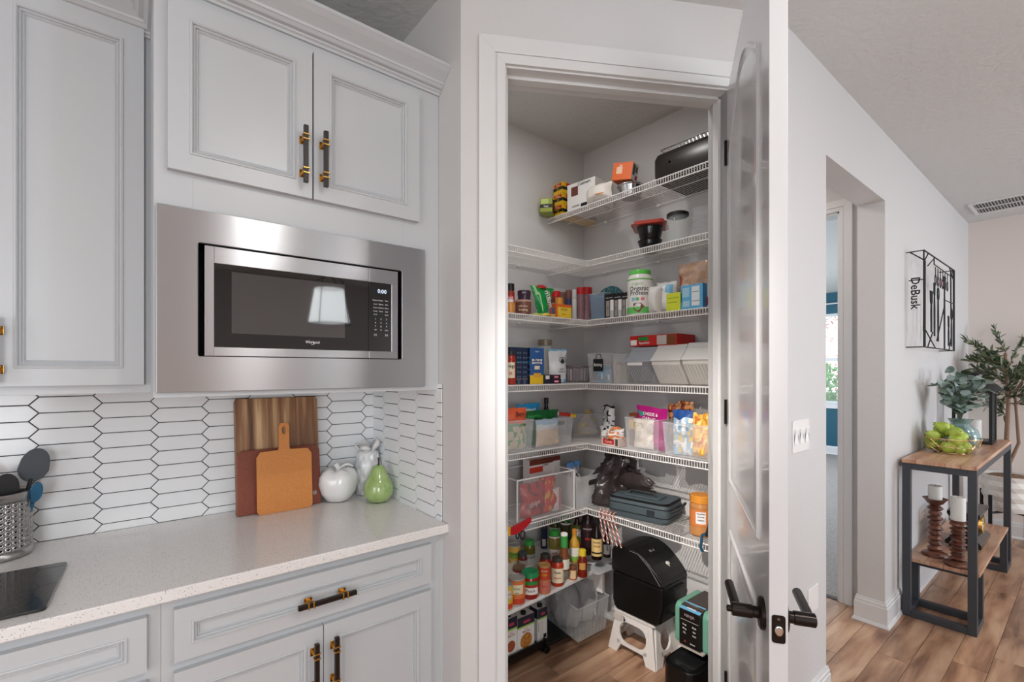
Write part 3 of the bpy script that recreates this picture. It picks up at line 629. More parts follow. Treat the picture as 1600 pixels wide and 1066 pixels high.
# ceramic pineapple-like jar
def pina(b, r):
    for i, v in enumerate(b.v):
        a = math.atan2(v[1], v[0])
        if v[2] < r * 3.4: k = 1 + .09 * (abs(math.cos(4.5 * a + v[2] / r * 2.6) * math.cos(4.5 * a - v[2] / r * 2.6)) - .5) ; b.v[i] = (v[0] * k, v[1] * k, v[2])
pp = [(0, 0), (.7, 0)] + [(.84 + .14 * math.sin(PI * min(1, (j / 60) * 1.1)) - .10 * max(0, j / 60 - .8) * 2, .05 + 3.35 * j / 60) for j in range(61)] + [(.52, 3.55), (0, 3.6)]
b_ = onZ(575, 772, CTOP)
pn, p, r = fruit('ceramic_pineapple', 'tall white ceramic pineapple ornament standing in the tiled corner', 554, 596, 775, pp, mat('white_ceramic_b', (228, 229, 230), .2, coat=.4), tex=pina)
sc = (onY(575, 683, p.y).z - CTOP) / (r * 4.6)
pn.scale = (1, 1, sc)
b = B()
for k in range(5):
    a0 = -.6 + k * 1.26; base = Vector((math.cos(a0) * r * .35, math.sin(a0) * r * .35, r * 3.4)); out = Vector((math.cos(a0), math.sin(a0), 0)); sd = Vector((-out.y, out.x, 0)); vs = []
    for i in range(8):
        u = i / 7; cpt = base + out * r * .55 * math.sin(u * 2.2) + Vector((0, 0, r * 1.15 * u * (1 - .1 * k))); wd = r * .42 * math.sin(PI * (u * .9 + .1)) + .001
        vs += [cpt - sd * wd, cpt + out * wd * .3, cpt + sd * wd]
    b.add(vs, [q for i in range(7) for q in ((3 * i, 3 * i + 1, 3 * i + 4, 3 * i + 3), (3 * i + 1, 3 * i + 2, 3 * i + 5, 3 * i + 4))])
o = b.obj('leaves', CER, pn, smooth=60); md = o.modifiers.new('s', 'SOLIDIFY'); md.thickness = .005
pr_, p, r = fruit('ceramic_pear', 'glossy green pear ornament with a dark stem beside the white apple', 567.5, 615, 789, [(0, .04), (.4, 0), (.72, .12), (.95, .5), (1.0, .85), (.93, 1.25), (.74, 1.6), (.55, 1.95), (.45, 2.25), (.36, 2.42), (.2, 2.5), (.06, 2.46), (0, 2.42)], mat('green_glaze', (140, 168, 96), .12, coat=.8, vary=(30, (168, 190, 124), .35, .7)))
B().tube([(0, 0, r * 2.4), (.03 * r, 0, r * 2.75), (.0, 0, r * 3.0)], r * .055, 6).obj('stem', c(60, 32, 26), pr_)
# utensil holder
uc = Vector((-.297, 1.60, CTOP + .0008)); UR = .0735; UH = onZ(0, 0, 0) and .150
uc = onZ(8, 880, CTOP); dd = Vector((uc.x, uc.y, 0)).normalized(); uc = uc + dd * UR
# shift sideways until the right silhouette falls at the crock's edge in the photo
def silh(pc, r): n = math.hypot(pc.x, pc.y); an = math.atan2(pc.y, pc.x) - math.asin(r / n); dx, dy = math.cos(an), math.sin(an); D = dx * ca + dy * sa; return 800 + FPX * (dx * sa - dy * ca) / D
for _ in range(60): uc.x += (52 - silh(uc, UR)) * .0012
uc.z = CTOP + .0008
ut = thing('utensil_holder', 'perforated stainless steel utensil crock on the worktop', 'utensil holder', uc, face(uc))
UH = zat((uc.x, uc.y), 770) - CTOP
b = B(); nA = 40; zh = [UH * k / 13 for k in range(14)]; vs = []; n_ = 96; rows = 44
# perforated wall: a grid of quads with the hole cells opened to small octagons
cols = 30; rws = 9; hz0, hz1 = UH * .13, UH * .86
def cylp(a, z, r): return (r * math.sin(a), -r * math.cos(a), z)
b.lathe([(UR * .98, 0), (UR, .004), (UR, hz0)], 60, caps=False); b.lathe([(UR, hz1), (UR, UH - .003), (UR * 1.012, UH), (UR * .985, UH)], 60, caps=False); b.lathe([(.001, .001), (UR * .98, .001)], 60, caps=False)
da = 2 * PI / cols; dz = (hz1 - hz0) / rws
for i in range(cols):
    for j in range(rws):
        a0 = i * da; z0 = hz0 + j * dz
        if i % 5 == 4:
            b.add([cylp(a0, z0, UR), cylp(a0 + da, z0, UR), cylp(a0 + da, z0 + dz, UR), cylp(a0, z0 + dz, UR)], [(0, 1, 2, 3)]); continue
        hr = .0031; vs = []
        for k in range(8):
            an = PI / 8 + 2 * PI * k / 8; ox_, oz_ = math.cos(an), math.sin(an); sc_ = .5 / max(abs(ox_), abs(oz_))
            vs.append(cylp(a0 + da * (.5 + ox_ * sc_), z0 + dz * (.5 + oz_ * sc_), UR)); 
        for k in range(8):
            an = PI / 8 + 2 * PI * k / 8; vs.append(cylp(a0 + da / 2 + math.cos(an) * hr / UR, z0 + dz / 2 + math.sin(an) * hr, UR))
        b.add(vs, [(k, (k + 1) % 8, 8 + (k + 1) % 8, 8 + k) for k in range(8)])
        b.add([cylp(a0, z0, UR), cylp(a0 + da, z0, UR), cylp(a0 + da, z0 + dz, UR), cylp(a0, z0 + dz, UR)] + vs[:8], [(0, 4 + 5, 4 + 4), (1, 4 + 7, 4 + 6), (2, 4 + 1, 4 + 0), (3, 4 + 3, 4 + 2)])
o = b.obj('crock', mat('satin_steel', (176, 174, 172), .28, 1), ut, smooth=30, fix=False); md = o.modifiers.new('s', 'SOLIDIFY'); md.thickness = .0012; md.offset = -1
def utensil(label, x, y, head, m_, mh, lean_, L, name='utensil'):
    t = thing(name, label, 'utensil', uc + Matrix.Rotation(ut.rotation_euler.z, 3, 'Z') @ Vector((x, y, .004)), ut.rotation_euler.z); ax = Vector(lean_).normalized()
    B().tube([(0, 0, 0), ax * L * .7], .0055, 8).obj('handle', mh, t, smooth=True)
    R = Vector((0, 0, 1)).rotation_difference(ax).to_matrix().to_4x4(); b = B(); hw, hh, th = head
    b.prism([(hw * math.cos(a) * (1 if math.sin(a) < 0 else .92), hh * math.sin(a)) if True else 0 for a in [2 * PI * k / 20 for k in range(20)]], -th, th, 'y')
    b.xf(Matrix.Translation(ax * (L - hh)) @ R); b.obj('head', m_, t, bevel=.002); return t
GREYS = c(66, 72, 78); DB = c(30, 42, 66)
utensil('grey rounded silicone turner rising highest from the steel crock', .028, .012, (.036, .050, .003), GREYS, BK, (.20, .03, 1), .30, 'spatula')
utensil('navy silicone spatula nearest the photo edge in the steel crock', -.034, -.005, (.030, .050, .004), DB, DB, (-.02, -.05, 1), .25, 'spatula')
utensil('black nylon turner with steel shank in the steel crock', .008, -.018, (.030, .042, .003), BK, STEEL2, (.05, -.03, 1), .235, 'turner')
utensil('teal handled silicone scraper leaning out of the steel crock', .04, -.012, (.016, .030, .006), c(18, 84, 116), c(18, 84, 116), (.22, -.08, 1), .205, 'scraper')
utensil('red edged ladle half hidden among the utensils', -.008, .03, (.020, .030, .006), RED, BK, (-.04, .05, 1), .25, 'ladle')
# dark tray
q1, q2 = onZ(105.5, 882, CTOP), onZ(73, 953, CTOP); u = (q2 - q1); ln = u.length; u.normalize(); nn = Vector((u.y, -u.x, 0)); nn = nn if nn.x < 0 else -nn
t = B(); pts = [q1 + nn * 0, q2 + nn * .0, q2 + nn * .34, q1 + nn * .34]
cpt = sum(pts, Vector()) / 4; R2 = Matrix(((nn.x, u.x), (nn.y, u.y)))
rr = rrect(-.17, -ln / 2 - .006, .17, ln / 2 + .006, .012, 4)
poly = [((cpt + nn * a + u * bz).x, (cpt + nn * a + u * bz).y) for a, bz in rr]
o = B().prism(poly, CTOP + .0005, CTOP + .0075, 'z').obj('glass_cutting_board', mat('black_tray', (30, 27, 26), .16, coat=.4, bump=(300, .15, .0006)), bevel=.0015)
tag(o, 'dark glossy rectangular board lying flat on the worktop in front of the crock', 'tray')
# pendant lamp mirrored in the microwave glass, and a second added for pantry light
for lx_, ly_, lb_ in ((1.265, -1.0, 'white cloth-shaded pendant lamp over the island, mirrored in the microwave door'), (-1.0, -1.0, 'second white cloth-shaded pendant lamp, behind the viewer')):
    pl_ = thing('pendant_lamp', lb_, 'lamp', (lx_, ly_, 1.84)); pl_.scale = (.9, .9, .9)
    B().lathe([(.175, 0), (.125, .30)], 32, caps=False).obj('lamp_shade', mat('lit_linen', (234, 240, 242), .8, alpha=.6, emit=4.5), pl_, smooth=True, fix=False)
    b = B()
    for k in range(4): a = PI / 4 + k * PI / 2; b.tube([(.185 * math.cos(a), .185 * math.sin(a), -.02), (.13 * math.cos(a), .13 * math.sin(a), .36), (0, 0, .46)], .004, 6)
    b.tube([(.187 * math.cos(a), .187 * math.sin(a), -.02) for a in [2 * PI * k / 24 for k in range(24)]], .004, 6, closed=True); b.obj('cage', BK, pl_)
    B().tube([(0, 0, .46), (0, 0, 1.04)], .005, 6).lathe([(.06, .99), (.06, 1.04)], 20).obj('stem', BK, pl_)
# island the pendant hangs over
t = thing('kitchen_island', 'dark wood kitchen island behind the viewer with a pale top', 'island', (2.05, -1.1, 0))
B().box(-.9, -.4, .0, .9, .4, .88).obj('body', c(58, 42, 34), t); B().box(-.95, -.45, .88, .95, .45, .914).obj('island_top', QUARTZ, t)
# ================================================================== PANTRY DOOR LEAF
Hp = bpt(SR - .004, -.004); LWd = .806
lo, hi = None, None
dx, dy = ray(1201.5); A_ = dx * dx + dy * dy; B_ = -2 * (dx * Hp.x + dy * Hp.y); C_ = Hp.x ** 2 + Hp.y ** 2 - LWd ** 2
Dn = (-B_ - math.sqrt(B_ * B_ - 4 * A_ * C_)) / (2 * A_); Ep = Vector((Dn * dx, Dn * dy, 0))
lang = math.atan2(Ep.y - Hp.y, Ep.x - Hp.x)
dl = thing('pantry_door', 'tall white panelled door standing open at the pantry opening', 'door', (Hp.x, Hp.y, 0), lang)
DTH = .035; DZT = 2.462                                      # local: x hinge->edge, y toward the hall is +
B().box(0, 0, .012, LWd, DTH, DZT).obj('slab', DOORP, dl, bevel=.0015)
def arch(x0, x1, z0, zs, zt, n=10):
    P = [(x0, z0), (x1, z0), (x1, zs)]; cx = (x0 + x1) / 2
    for i in range(1, n): u = i / n; P.append((x1 + (x0 - x1) * u, zs + (zt - zs) * (.5 - .5 * math.cos(2 * PI * u)) ** .6))
    P.append((x0, zs)); return P
def inset(P, d):
    n = len(P); out = []
    for i in range(n):
        a, b_, c_ = Vector(P[i - 1]), Vector(P[i]), Vector(P[(i + 1) % n]); u = (b_ - a).normalized(); w = (c_ - b_).normalized(); n1 = Vector((-u.y, u.x)); n2 = Vector((-w.y, w.x)); m = n1 + n2; m = m / max(.3, m.dot(n1)); q = b_ + m * d; out.append((q.x, q.y))
    return out
for fy, sg in ((0, -1), (DTH, 1)):
    for (z0, zs, zt) in ((.20, .83, .90), (1.06, 2.20, 2.345)):
        P = arch(.115, LWd - .115, z0, zs, zt)
        if zs < 1: P = [(.115, z0), (LWd - .115, z0), (LWd - .115, zt), (.115, zt)]
        b = B(); prof = [(0, 0), (.004, .006), (.012, .007), (.018, .002), (.024, .0008), (.030, .0008), (.045, .004), (.050, .0045)]; rings = [inset(P, d) for d, h in prof]; n = len(P)
        vs = [(x, fy + sg * h, z) for R_, (d, h) in zip(rings, prof) for x, z in R_]; fs = [(k * n + i, k * n + (i + 1) % n, (k + 1) * n + (i + 1) % n, (k + 1) * n + i) for k in range(len(prof) - 1) for i in range(n)] + [tuple((len(prof) - 1) * n + i for i in range(n))]
        b.add(vs, fs).obj('panel_moulding', DOORP, dl, smooth=30)
hz = .918; hxx = LWd - .062
for fy, sg in ((0, -1), (DTH, 1)):
    R_ = B().lathe([(0, 0), (.034, 0), (.034, .007), (.030, .010), (.014, .010), (.013, .012)], 28)
    M0 = Matrix.Translation((hxx, fy, hz)) @ Matrix.Rotation(PI / 2 if sg < 0 else -PI / 2, 4, 'X')
    R_.xf(M0); k = len(R_.v)
    R_.lathe([(.0125, .008), (.0125, .022), (.0145, .023), (.0145, .062), (.012, .064), (.0, .064)], 20); R_.xf(M0, k); k = len(R_.v)
    if sg < 0: R_.lathe([(.007, .064), (.007, .072), (.005, .074), (0, .074)], 10); R_.xf(M0, k)
    R_.tube([(hxx, fy + sg * .052, hz), (hxx - .03, fy + sg * .054, hz + .002), (hxx - .125, fy + sg * .056, hz + .004)], .0105, 12)
    R_.obj('lever_handle', BRONZE, dl, smooth=True, bevel=0)
b = B().prism(rrect(-.0125, hz - .0285, .0125, hz + .0285, .005, 3), 0, .0018, 'x'); b.xf(Matrix.Translation((LWd - .0004, DTH / 2, 0))); b.obj('latch_plate', BRONZE, dl)
b = B(); b.prism([(.008 * math.cos(a), .0105 * math.sin(a)) for a in [2 * PI * k / 16 for k in range(16)]], 0, .008, 'x'); b.xf(Matrix.Translation((LWd, DTH / 2, hz - .001))); b.obj('latch_bolt', STEEL2, dl, bevel=.002)
B().lathe([(.003, 0), (.003, .0025), (0, .0025)], 10, DTH / 2, hz + .021, 0, 0, 'x').xf(Matrix.Translation((LWd, 0, 0))).obj('screw', c(90, 70, 60), dl)
for z in (.25, 1.25, 2.2): B().lathe([(.006, 0), (.006, .09)], 8, -.003, -.003, 0, z).obj('hinge', BRONZE, dl)
# ================================================================== WIRE SHELVES
FX, FY = 1.882, 1.708
dcn = FX * ca + FY * sa
def zc(py): return HC + (HY - py) / FPX * dcn
Z2, Z3, Z4, Z5, Z6 = zc(407.5), zc(500), zc(598.7), zc(692.5), zc(793.7)
Z1 = zat((FX, YP), 342)
ZB = .40
LEVEL = {1: 'highest', 2: 'second from top', 3: 'third from top', 4: 'middle', 5: 'fifth from top', 6: 'lowest'}
def wire_shelf(loc, rz, L, dep, label, brackets, grp='wire shelves of the pantry'):
    t = thing('wire_shelf', label, 'shelf', loc, rz, grp); b = B(); n = int(L / .0127); r = .0011
    for i in range(n + 1):
        x = L * i / n
        vs = [(x - r, dep, 0), (x + r, dep, 0), (x + r, -r, 0), (x - r, -r, 0), (x - r, dep, -2 * r), (x + r, dep, -2 * r), (x + r, r, -2 * r), (x - r, r, -2 * r), (x + r, -r, -.031), (x - r, -r, -.031), (x + r, r, -.031), (x - r, r, -.031)]
        b.add(vs, [(0, 1, 2, 3), (7, 6, 5, 4), (1, 5, 6, 2), (0, 3, 7, 4), (3, 2, 8, 9), (6, 7, 11, 10), (2, 6, 10, 8), (3, 9, 11, 7), (9, 8, 10, 11)])
    o = b.obj('deck_wires', WIRE, t, fix=False); o['kind'] = 'stuff'
    for y, z, q in ((0, -.0035, .0030), (0, -.031, .0030), (dep * .5, -.005, .0022), (dep - .012, -.005, .0028)):
        B().tube([(0, y, z), (L, y, z)], q, 6).obj('rail', WIRE, t, smooth=True)
    for x in brackets:
        B().tube([(x, .03, -.008), (x, .05, -.02), (x, dep - .03, -.19), (x, dep - .004, -.225)], .0042, 6).obj('support_brace', WIRE, t, smooth=True)
    k = int(L / .3)
    for i in range(k): B().box(L * (i + .5) / k - .009, dep - .018, -.014, L * (i + .5) / k + .009, dep - .001, .003).obj('wall_clip', WHITE, t, bevel=.002)
    return t
LX0 = .98
for i, z in ((2, Z2), (3, Z3), (4, Z4), (5, Z5), (6, Z6)):
    wire_shelf((LX0, FY, z), 0, FX - LX0 - .003, YP - FY - .001, '%s white wire shelf on the pantry wall nearest the kitchen cabinets' % LEVEL[i], [.36] if i in (3, 5) else [])
for i, z in ((1, Z1), (2, Z2), (3, Z3), (4, Z4), (5, Z5), (6, Z6)):
    wire_shelf((FX, YP - .001, z), -PI / 2, YP - .93, XP - FX - .001, '%s white wire shelf on the pantry rear wall, running toward the open door' % LEVEL[i], [])
    # end bracket at the near wall
for i, z in ((1, Z1), (2, Z2), (3, Z3)):
    pass
# ================================================================== PRODUCTS
def fL(px0, px1, yf, z, rz=0):
    a, b_ = onY(px0, 500, yf).x, onY(px1, 500, yf).x; return ((a + b_) / 2, yf, z), b_ - a
def fR(px0, px1, xf, z):
    a, b_ = onX(px0, 500, xf).y, onX(px1, 500, xf).y; return (xf, (a + b_) / 2, z), a - b_
def place(side, name, label, cat, px0, px1, pyt, f, z, grp=None, drz=0):
    """an Empty on the shelf with its local -y front; returns thing, width, height"""
    loc, w = (fL if side == 'L' else fR)(px0, px1, f, z); h = zat(loc, pyt) - z
    t = thing(name, label, cat, (loc[0], loc[1], z + .0008), (0 if side == 'L' else -PI / 2) + drz, grp); return t, w, h
def carton(t, w, d, h, m, marks=(), words=(), name='carton', side=None, bev=.0012):
    """marks: (x0,z0,x1,z1,material) in fractions of the front; words: (text, x, z, size in heights, material[, rot])"""
    o = B().box(-w / 2, 0, 0, w / 2, d, h).obj(name, m, t, bevel=bev)
    if marks:
        ms = []; b = B()
        for k, q in enumerate(marks):
            x0, z0, x1, z1, mm = q[:5]; pl_ = q[5] if len(q) > 5 else 'f'
            if mm not in ms: ms.append(mm)
            e = .0004 + .00008 * k
            if pl_ == 'f': b.quad((-w / 2 + x0 * w, -e, z0 * h), (-w / 2 + x1 * w, -e, z0 * h), (-w / 2 + x1 * w, -e, z1 * h), (-w / 2 + x0 * w, -e, z1 * h), ms.index(mm))
            elif pl_ == 'l': b.quad((-w / 2 - e, d * (1 - x0), z0 * h), (-w / 2 - e, d * (1 - x1), z0 * h), (-w / 2 - e, d * (1 - x1), z1 * h), (-w / 2 - e, d * (1 - x0), z1 * h), ms.index(mm))
            elif pl_ == 'r': b.quad((w / 2 + e, d * x0, z0 * h), (w / 2 + e, d * x1, z0 * h), (w / 2 + e, d * x1, z1 * h), (w / 2 + e, d * x0, z1 * h), ms.index(mm))
            elif pl_ == 't': b.quad((-w / 2 + x0 * w, z0 * d, h + e), (-w / 2 + x1 * w, z0 * d, h + e), (-w / 2 + x1 * w, z1 * d, h + e), (-w / 2 + x0 * w, z1 * d, h + e), ms.index(mm))
        b.obj('printed_panel', ms, t, fix=False)
    for q in words:
        text(t, q[0], q[3] * h, -w / 2 + q[1] * w, -.0012, q[2] * h, q[4], rot=q[5] if len(q) > 5 else 0, font_w=q[6] if len(q) > 6 else 1)
    return o
def jar(t, r, h, body, prof, lid=None, lidm=None, label=None, words=(), fill=None, seg=24):
    """prof in units (r, h); lid=(z0,z1,k); label=(z0,z1,mat[,a])"""
    if lid: prof = [(a, min(z, lid[1] - .02)) for a, z in prof]
    B().lathe([(a * r, z * h) for a, z in prof], seg).obj('body', body, t, smooth=True)
    if fill: B().lathe([(a * r * .93, .01 * h + z * h * .97) for a, z in prof if z <= fill[0]] + [(.0, fill[0] * h)], seg).obj('contents', fill[1], t, smooth=True)
    if lid:
        z0, z1, k = lid; B().lathe([(0, z0 * h), (k * r, z0 * h), (k * r, z1 * h - .002), (k * r - .0025, z1 * h), (0, z1 * h)], seg).obj('lid', lidm, t, smooth=True)
    if label:
        for L_ in label: 
            z0, z1, m = L_[:3]; a = L_[3] if len(L_) > 3 else 1.5; rr = r * (L_[4] if len(L_) > 4 else 1.0); band(rr + .0006, z0 * h, z1 * h, -a, a).obj('label', m, t, smooth=True, fix=False)
    for s_, x, z, sz, m in words: text(t, s_, sz, x, 0, z * h, m, cyl=r + .001)
CAN = [(0, 0), (.96, 0), (1, .02), (.97, .05), (.97, .94), (1, .97), (.98, 1), (.92, 1), (.9, .975), (0, .975)]
JAR = [(0, 0), (.9, 0), (1, .05), (1, .72), (.95, .80), (.78, .87), (.78, 1.0), (0, 1.0)]
BOT = [(0, 0), (.92, 0), (1, .03), (1, .52), (.9, .60), (.48, .74), (.38, .82), (.38, 1.0), (0, 1.0)]
STRAIGHT = [(0, 0), (.95, 0), (1, .03), (1, .95), (.9, 1), (0, 1)]
def rjar(side, name, label, cat, px0, px1, pyt, f, z, grp=None):
    pxc = (px0 + px1) / 2; p = (onY(pxc, 500, f) if side == 'L' else onX(pxc, 500, f)); r = rad(p, px1 - px0); h = zat(p, pyt) - z
    t = thing(name, label, cat, (p.x, p.y, z + .0008), face(p), grp); return t, r, h
def bag(side, name, label, px0, px1, pyt, f, z, th, mats, region=None, words=(), seed=0, drz=0, tilt=0, cat='bag', grp=None, tap=0, cr=.006, part='pouch', crimp=True):
    t, w, h = place(side, name, label, cat, px0, px1, pyt, f, z, grp, drz)
    pillow(w, h, th, mats, region, seed, crumple=cr, taper=tap, crimp=crimp).obj(part, mats, t, smooth=70, fix=False)
    for q in words: text(t, q[0], q[3], (q[1] - .5) * w, -th / 2 - cr - .002, q[2] * h, q[4], rot=q[5] if len(q) > 5 else 0)
    if tilt: t.rotation_euler.y = 0; t.rotation_euler = (tilt, 0, t.rotation_euler.z)
    return t, w, h
def bin_(side, label, px0, px1, pyt, f, z, dep, slot=None, m=None, name='storage_bin', taper=.92, drz=0, rim=True, grp=None, cat='bin', th=.0022, hmul=1):
    t, w, h = place(side, name, label, cat, px0, px1, pyt, f, z, grp, drz); h *= hmul; m = m or CLEAR; b = B(); k = taper; iw = w * k / 2; W_ = w / 2
    y0b, y1b = dep * (1 - k) / 2, dep * (1 + k) / 2
    def wall(A, Bq, Cq, Dq, nrm):
        n = Vector(nrm) * th; a = [Vector(q) for q in (A, Bq, Cq, Dq)]; b.add(a + [q + n for q in a], [(0, 1, 2, 3), (7, 6, 5, 4), (0, 4, 5, 1), (1, 5, 6, 2), (2, 6, 7, 3), (3, 7, 4, 0)])
    wall((-iw, y1b, 0), (iw, y1b, 0), (W_, dep, h), (-W_, dep, h), (0, -1, 0))
    wall((-iw, y0b, 0), (-iw, y1b, 0), (-W_, dep, h), (-W_, 0, h), (1, 0, 0)); wall((iw, y0b, 0), (iw, y1b, 0), (W_, dep, h), (W_, 0, h), (-1, 0, 0))
    b.box(-iw, y0b, 0, iw, y1b, th)
    if slot:
        sx_, sz_, sw, sh = slot; sw *= w; sh *= h; cx, cz = (sx_ - .5) * w, sz_ * h; r_ = sh / 2
        hp = rrect(cx - sw / 2, cz - sh / 2, cx + sw / 2, cz + sh / 2, r_ * .98, 5); R = around((-iw, 0, iw, h), hp); k2 = len(b.v)
        b.ring(R, hp, y0b, y0b + th)
        for i in range(k2, len(b.v)):                          # lean the pierced front wall with the taper
            x, y, q = b.v[i]; u = q / h; b.v[i] = (x * (1 + (W_ / iw - 1) * u) if abs(abs(x) - iw) < 1e-6 else x, y - y0b * u, q)
        rr = B().tube([(x, y0b * (1 - z_ / h) - .0008, z_) for x, z_ in hp], .0018, 5, closed=True); rr.obj('handle_rim', CLEARD, t, smooth=True)
    else: wall((-iw, y0b, 0), (iw, y0b, 0), (W_, 0, h), (-W_, 0, h), (0, 1, 0))
    b.obj('box', m, t, fix=False)
    if rim: B().tube([(-W_, 0, h), (W_, 0, h), (W_, dep, h), (-W_, dep, h)], .0024, 5, closed=True).obj('rim', CLEARD, t)
    return t, w, h
def patch(cols):                                             # noisy colour patches on a bag
    def f(u, v, s):
        for (a, b_, c_, d_, k) in cols:
            if a <= u <= c_ and b_ <= v <= d_: return k
        return 0
    return f
# ---- highest shelf
X1 = FX + .012
t, w, h = place('L', 'bag_box', 'small green and black box lying flat at the wall end of the highest shelf', 'box', 841, 857, 313, 1.86, Z1); t.location.x = onY(849, 325, 1.92).x + .03; t.location.y = 1.93; t.rotation_euler.z = -.9
carton(t, .07, .09, .075, c(150, 160, 60), [(0, .3, 1, .55, BK), (.1, .6, .7, .95, c(190, 210, 120)), (0, 0, 1, 1, BK, 'r')], [('bags', .5, .42, .2, WHT)])
gy = c(236, 190, 34)
for k, (yt_, ) in enumerate(((276,), )):
    pass
hb = .062; zz_ = Z1; base_p = fR(868, 889, X1, Z1)
for k in range(3):
    t = thing('foil_box', ['bottom', 'middle', 'top'][k] + ' yellow and black wrap box of the stack of three', 'box', (FX + .016, 1.945 - .0, Z1 + .0012 + k * (hb + .0008)), -PI / 2 + [0, .06, -.05][k], 'stack of yellow wrap boxes')
    carton(t, .075, .29, hb, gy, [(0, .32, 1, .62, BK), (.1, .68, .9, .92, RED), (0, .3, 1, .6, BK, 'r'), (.1, .65, .6, .95, RED, 'r')], [('Wrap', .5, .78, .2, WHT), ('200', .5, .45, .2, gy)], name='box')
t, w, h = place('R', 'appliance_box', 'white appliance box with black lettering beside the yellow wrap boxes', 'box', 888, 928, 283, X1 + .004, Z1); t.rotation_euler.z += .1
carton(t, w, .17, h, WHT, [(.15, .52, .4, .86, c(110, 60, 50)), (.5, .05, .95, .17, BK), (0, 0, 1, 1, c(226, 222, 216), 'r'), (0, .0, 1, 1, c(60, 54, 46), 't')], [('Cuisinart', .62, .9, .16, BK), ('COFFEE', .32, .12, .10, BK)], name='box')
bag('R', 'paper_plate_pack', 'white wrapped pack of paper goods between the appliance box and the foil pans', 917, 957, 290, X1 + .01, Z1, .10, [c(236, 230, 222), c(226, 150, 90)], patch([(.2, .22, .5, .28, 1), (.6, .25, .85, .30, 1)]), seed=3, crimp=False)
t, w, h = place('R', 'foil_pan', 'crimped silver foil pan under the orange bag box', 'pan', 957, 984, 304, X1 + .012, Z1)
b = B(); n = 40; prof = [(.80, 0), (1, 1)]
vs = []; 
for rr_, zz in ((.80, .0), (.98, .055), (1.06, .056), (1.06, .053), (.97, .05), (.78, .002)):
    for i in range(n): a = 2 * PI * i / n; k = 1 + (.02 if i % 2 else 0); vs.append((rr_ * k * .062 * math.cos(a), .08 + rr_ * k * .07 * math.sin(a), zz))
b.add(vs, [(j * n + i, j * n + (i + 1) % n, (j + 1) * n + (i + 1) % n, (j + 1) * n + i) for j in range(5) for i in range(n)] + [tuple(range(n))]).obj('pan', mat('foil', (214, 214, 216), .25, 1), t)
pf = t
t, w, h = place('R', 'freezer_bag_box', 'orange and white bag box tilted on top of the foil pan', 'box', 956, 985, 265, X1 + .012, Z1 + .060); t.rotation_euler = (0, .16, -PI / 2 + .25)
t.location.z += .013
carton(t, .105, .07, .085, ORANGE, [(.2, .35, .5, .75, c(240, 200, 170)), (0, 0, 1, 1, WHT, 'r'), (.1, .3, .45, .9, BK, 'r'), (.55, .1, .95, .35, RED, 'r'), (.5, .5, .9, .85, c(90, 60, 40), 'r')], [('ZIP', .4, .8, .15, WHT)], name='box')
# black roaster with rack
t, w, h = place('R', 'roasting_pan', 'dark covered roasting pan at the door end of the highest shelf', 'roaster', 1019, 1160, 228, X1 + .012, Z1)
hR = zat((FX, onX(1030, 240, FX + .02).y), 238) - Z1; hR = max(.12, min(.2, hR)); rp = rrect(-w / 2, 0, w / 2, .28, .03, 4); rp2 = [(x * .97, .14 + (y - .14) * .95) for x, y in rp]
b = B(); n = len(rp); lv = [(rp2, 0), (rp, hR * .25), (rp, hR * .82), (rp2, hR * .98), ([(x * .9, .14 + (y - .14) * .86) for x, y in rp], hR)]
vs = [(x, y, z) for P_, z in lv for x, y in P_]; b.add(vs, [(j * n + i, j * n + (i + 1) % n, (j + 1) * n + (i + 1) % n, (j + 1) * n + i) for j in range(4) for i in range(n)] + [tuple(range(n))[::-1], tuple(4 * n + i for i in range(n))])
b.obj('pan', mat('dark_enamel', (34, 28, 24), .3), t, smooth=True)
B().lathe([(.006, 0), (.006, .002)], 12, -w * .28, hR * .55, 0, -.003, 'y').obj('rivet', STEEL2, t)
t2 = thing('wire_rack', 'chrome wire roasting rack lying on the dark roasting pan', 'rack', tuple(Vector(t.location) + Vector((0.02, 0, hR + .002))), -PI / 2)
for zz in (.006, .026): B().tube([(-w * .44, .01, zz), (w * .44, .01, zz), (w * .44, .24, zz), (-w * .44, .24, zz)], .003, 6, closed=True).obj('frame', STEEL2, t2, smooth=True)
b = B()
for i in range(22): x = -w * .43 + w * .86 * i / 21; b.tube([(x, .01, .026), (x + .008, .01, .006), (x, .24, .008), (x, .24, .026)], .0014, 4)
b.obj('rods', STEEL2, t2)
# ---- second shelf
X2 = FX + .07
def bowl(px0, px1, pyt, f, z, hh, label, m, lid=None, grp=None, kk=.62):
    t, r, h = rjar('R', 'mixing_bowl', label, 'bowl', px0, px1, pyt, f, z, grp)
    B().lathe([(0, 0), (kk * r, 0), (.80 * r, .25 * hh), (.95 * r, .7 * hh), (r, .97 * hh), (1.06 * r, hh), (1.04 * r, hh - .003), (.95 * r, .9 * hh), (.8 * r, .3 * hh), (.5 * r, .06 * hh), (0, .05 * hh)], 30).obj('bowl', m, t, smooth=True)
    return t, r
BG = mat('black_gloss', (12, 12, 13), .12)
bowl(997, 1034, 380, X2 + .05, Z2, .058, 'shallow black bowl beneath the larger black bowl', BG)
t, r = bowl(996, 1036, 360, X2 + .05, Z2 + .0475, .075, 'deep glossy black bowl with a red lid resting on it', BG)
q = t.location; t = thing('food_container_lid', 'translucent red square lid lying on the black bowls', 'lid', (q[0], q[1], q[2] + .076), -PI / 2 + .5)
B().prism(rrect(-.085, -.085, .085, .085, .02), 0, .006, 'z').prism(rrect(-.07, -.07, .07, .07, .02), .006, .022, 'z').obj('lid', mat('red_translucent', (190, 70, 58), .2, alpha=.85), t, bevel=.003)
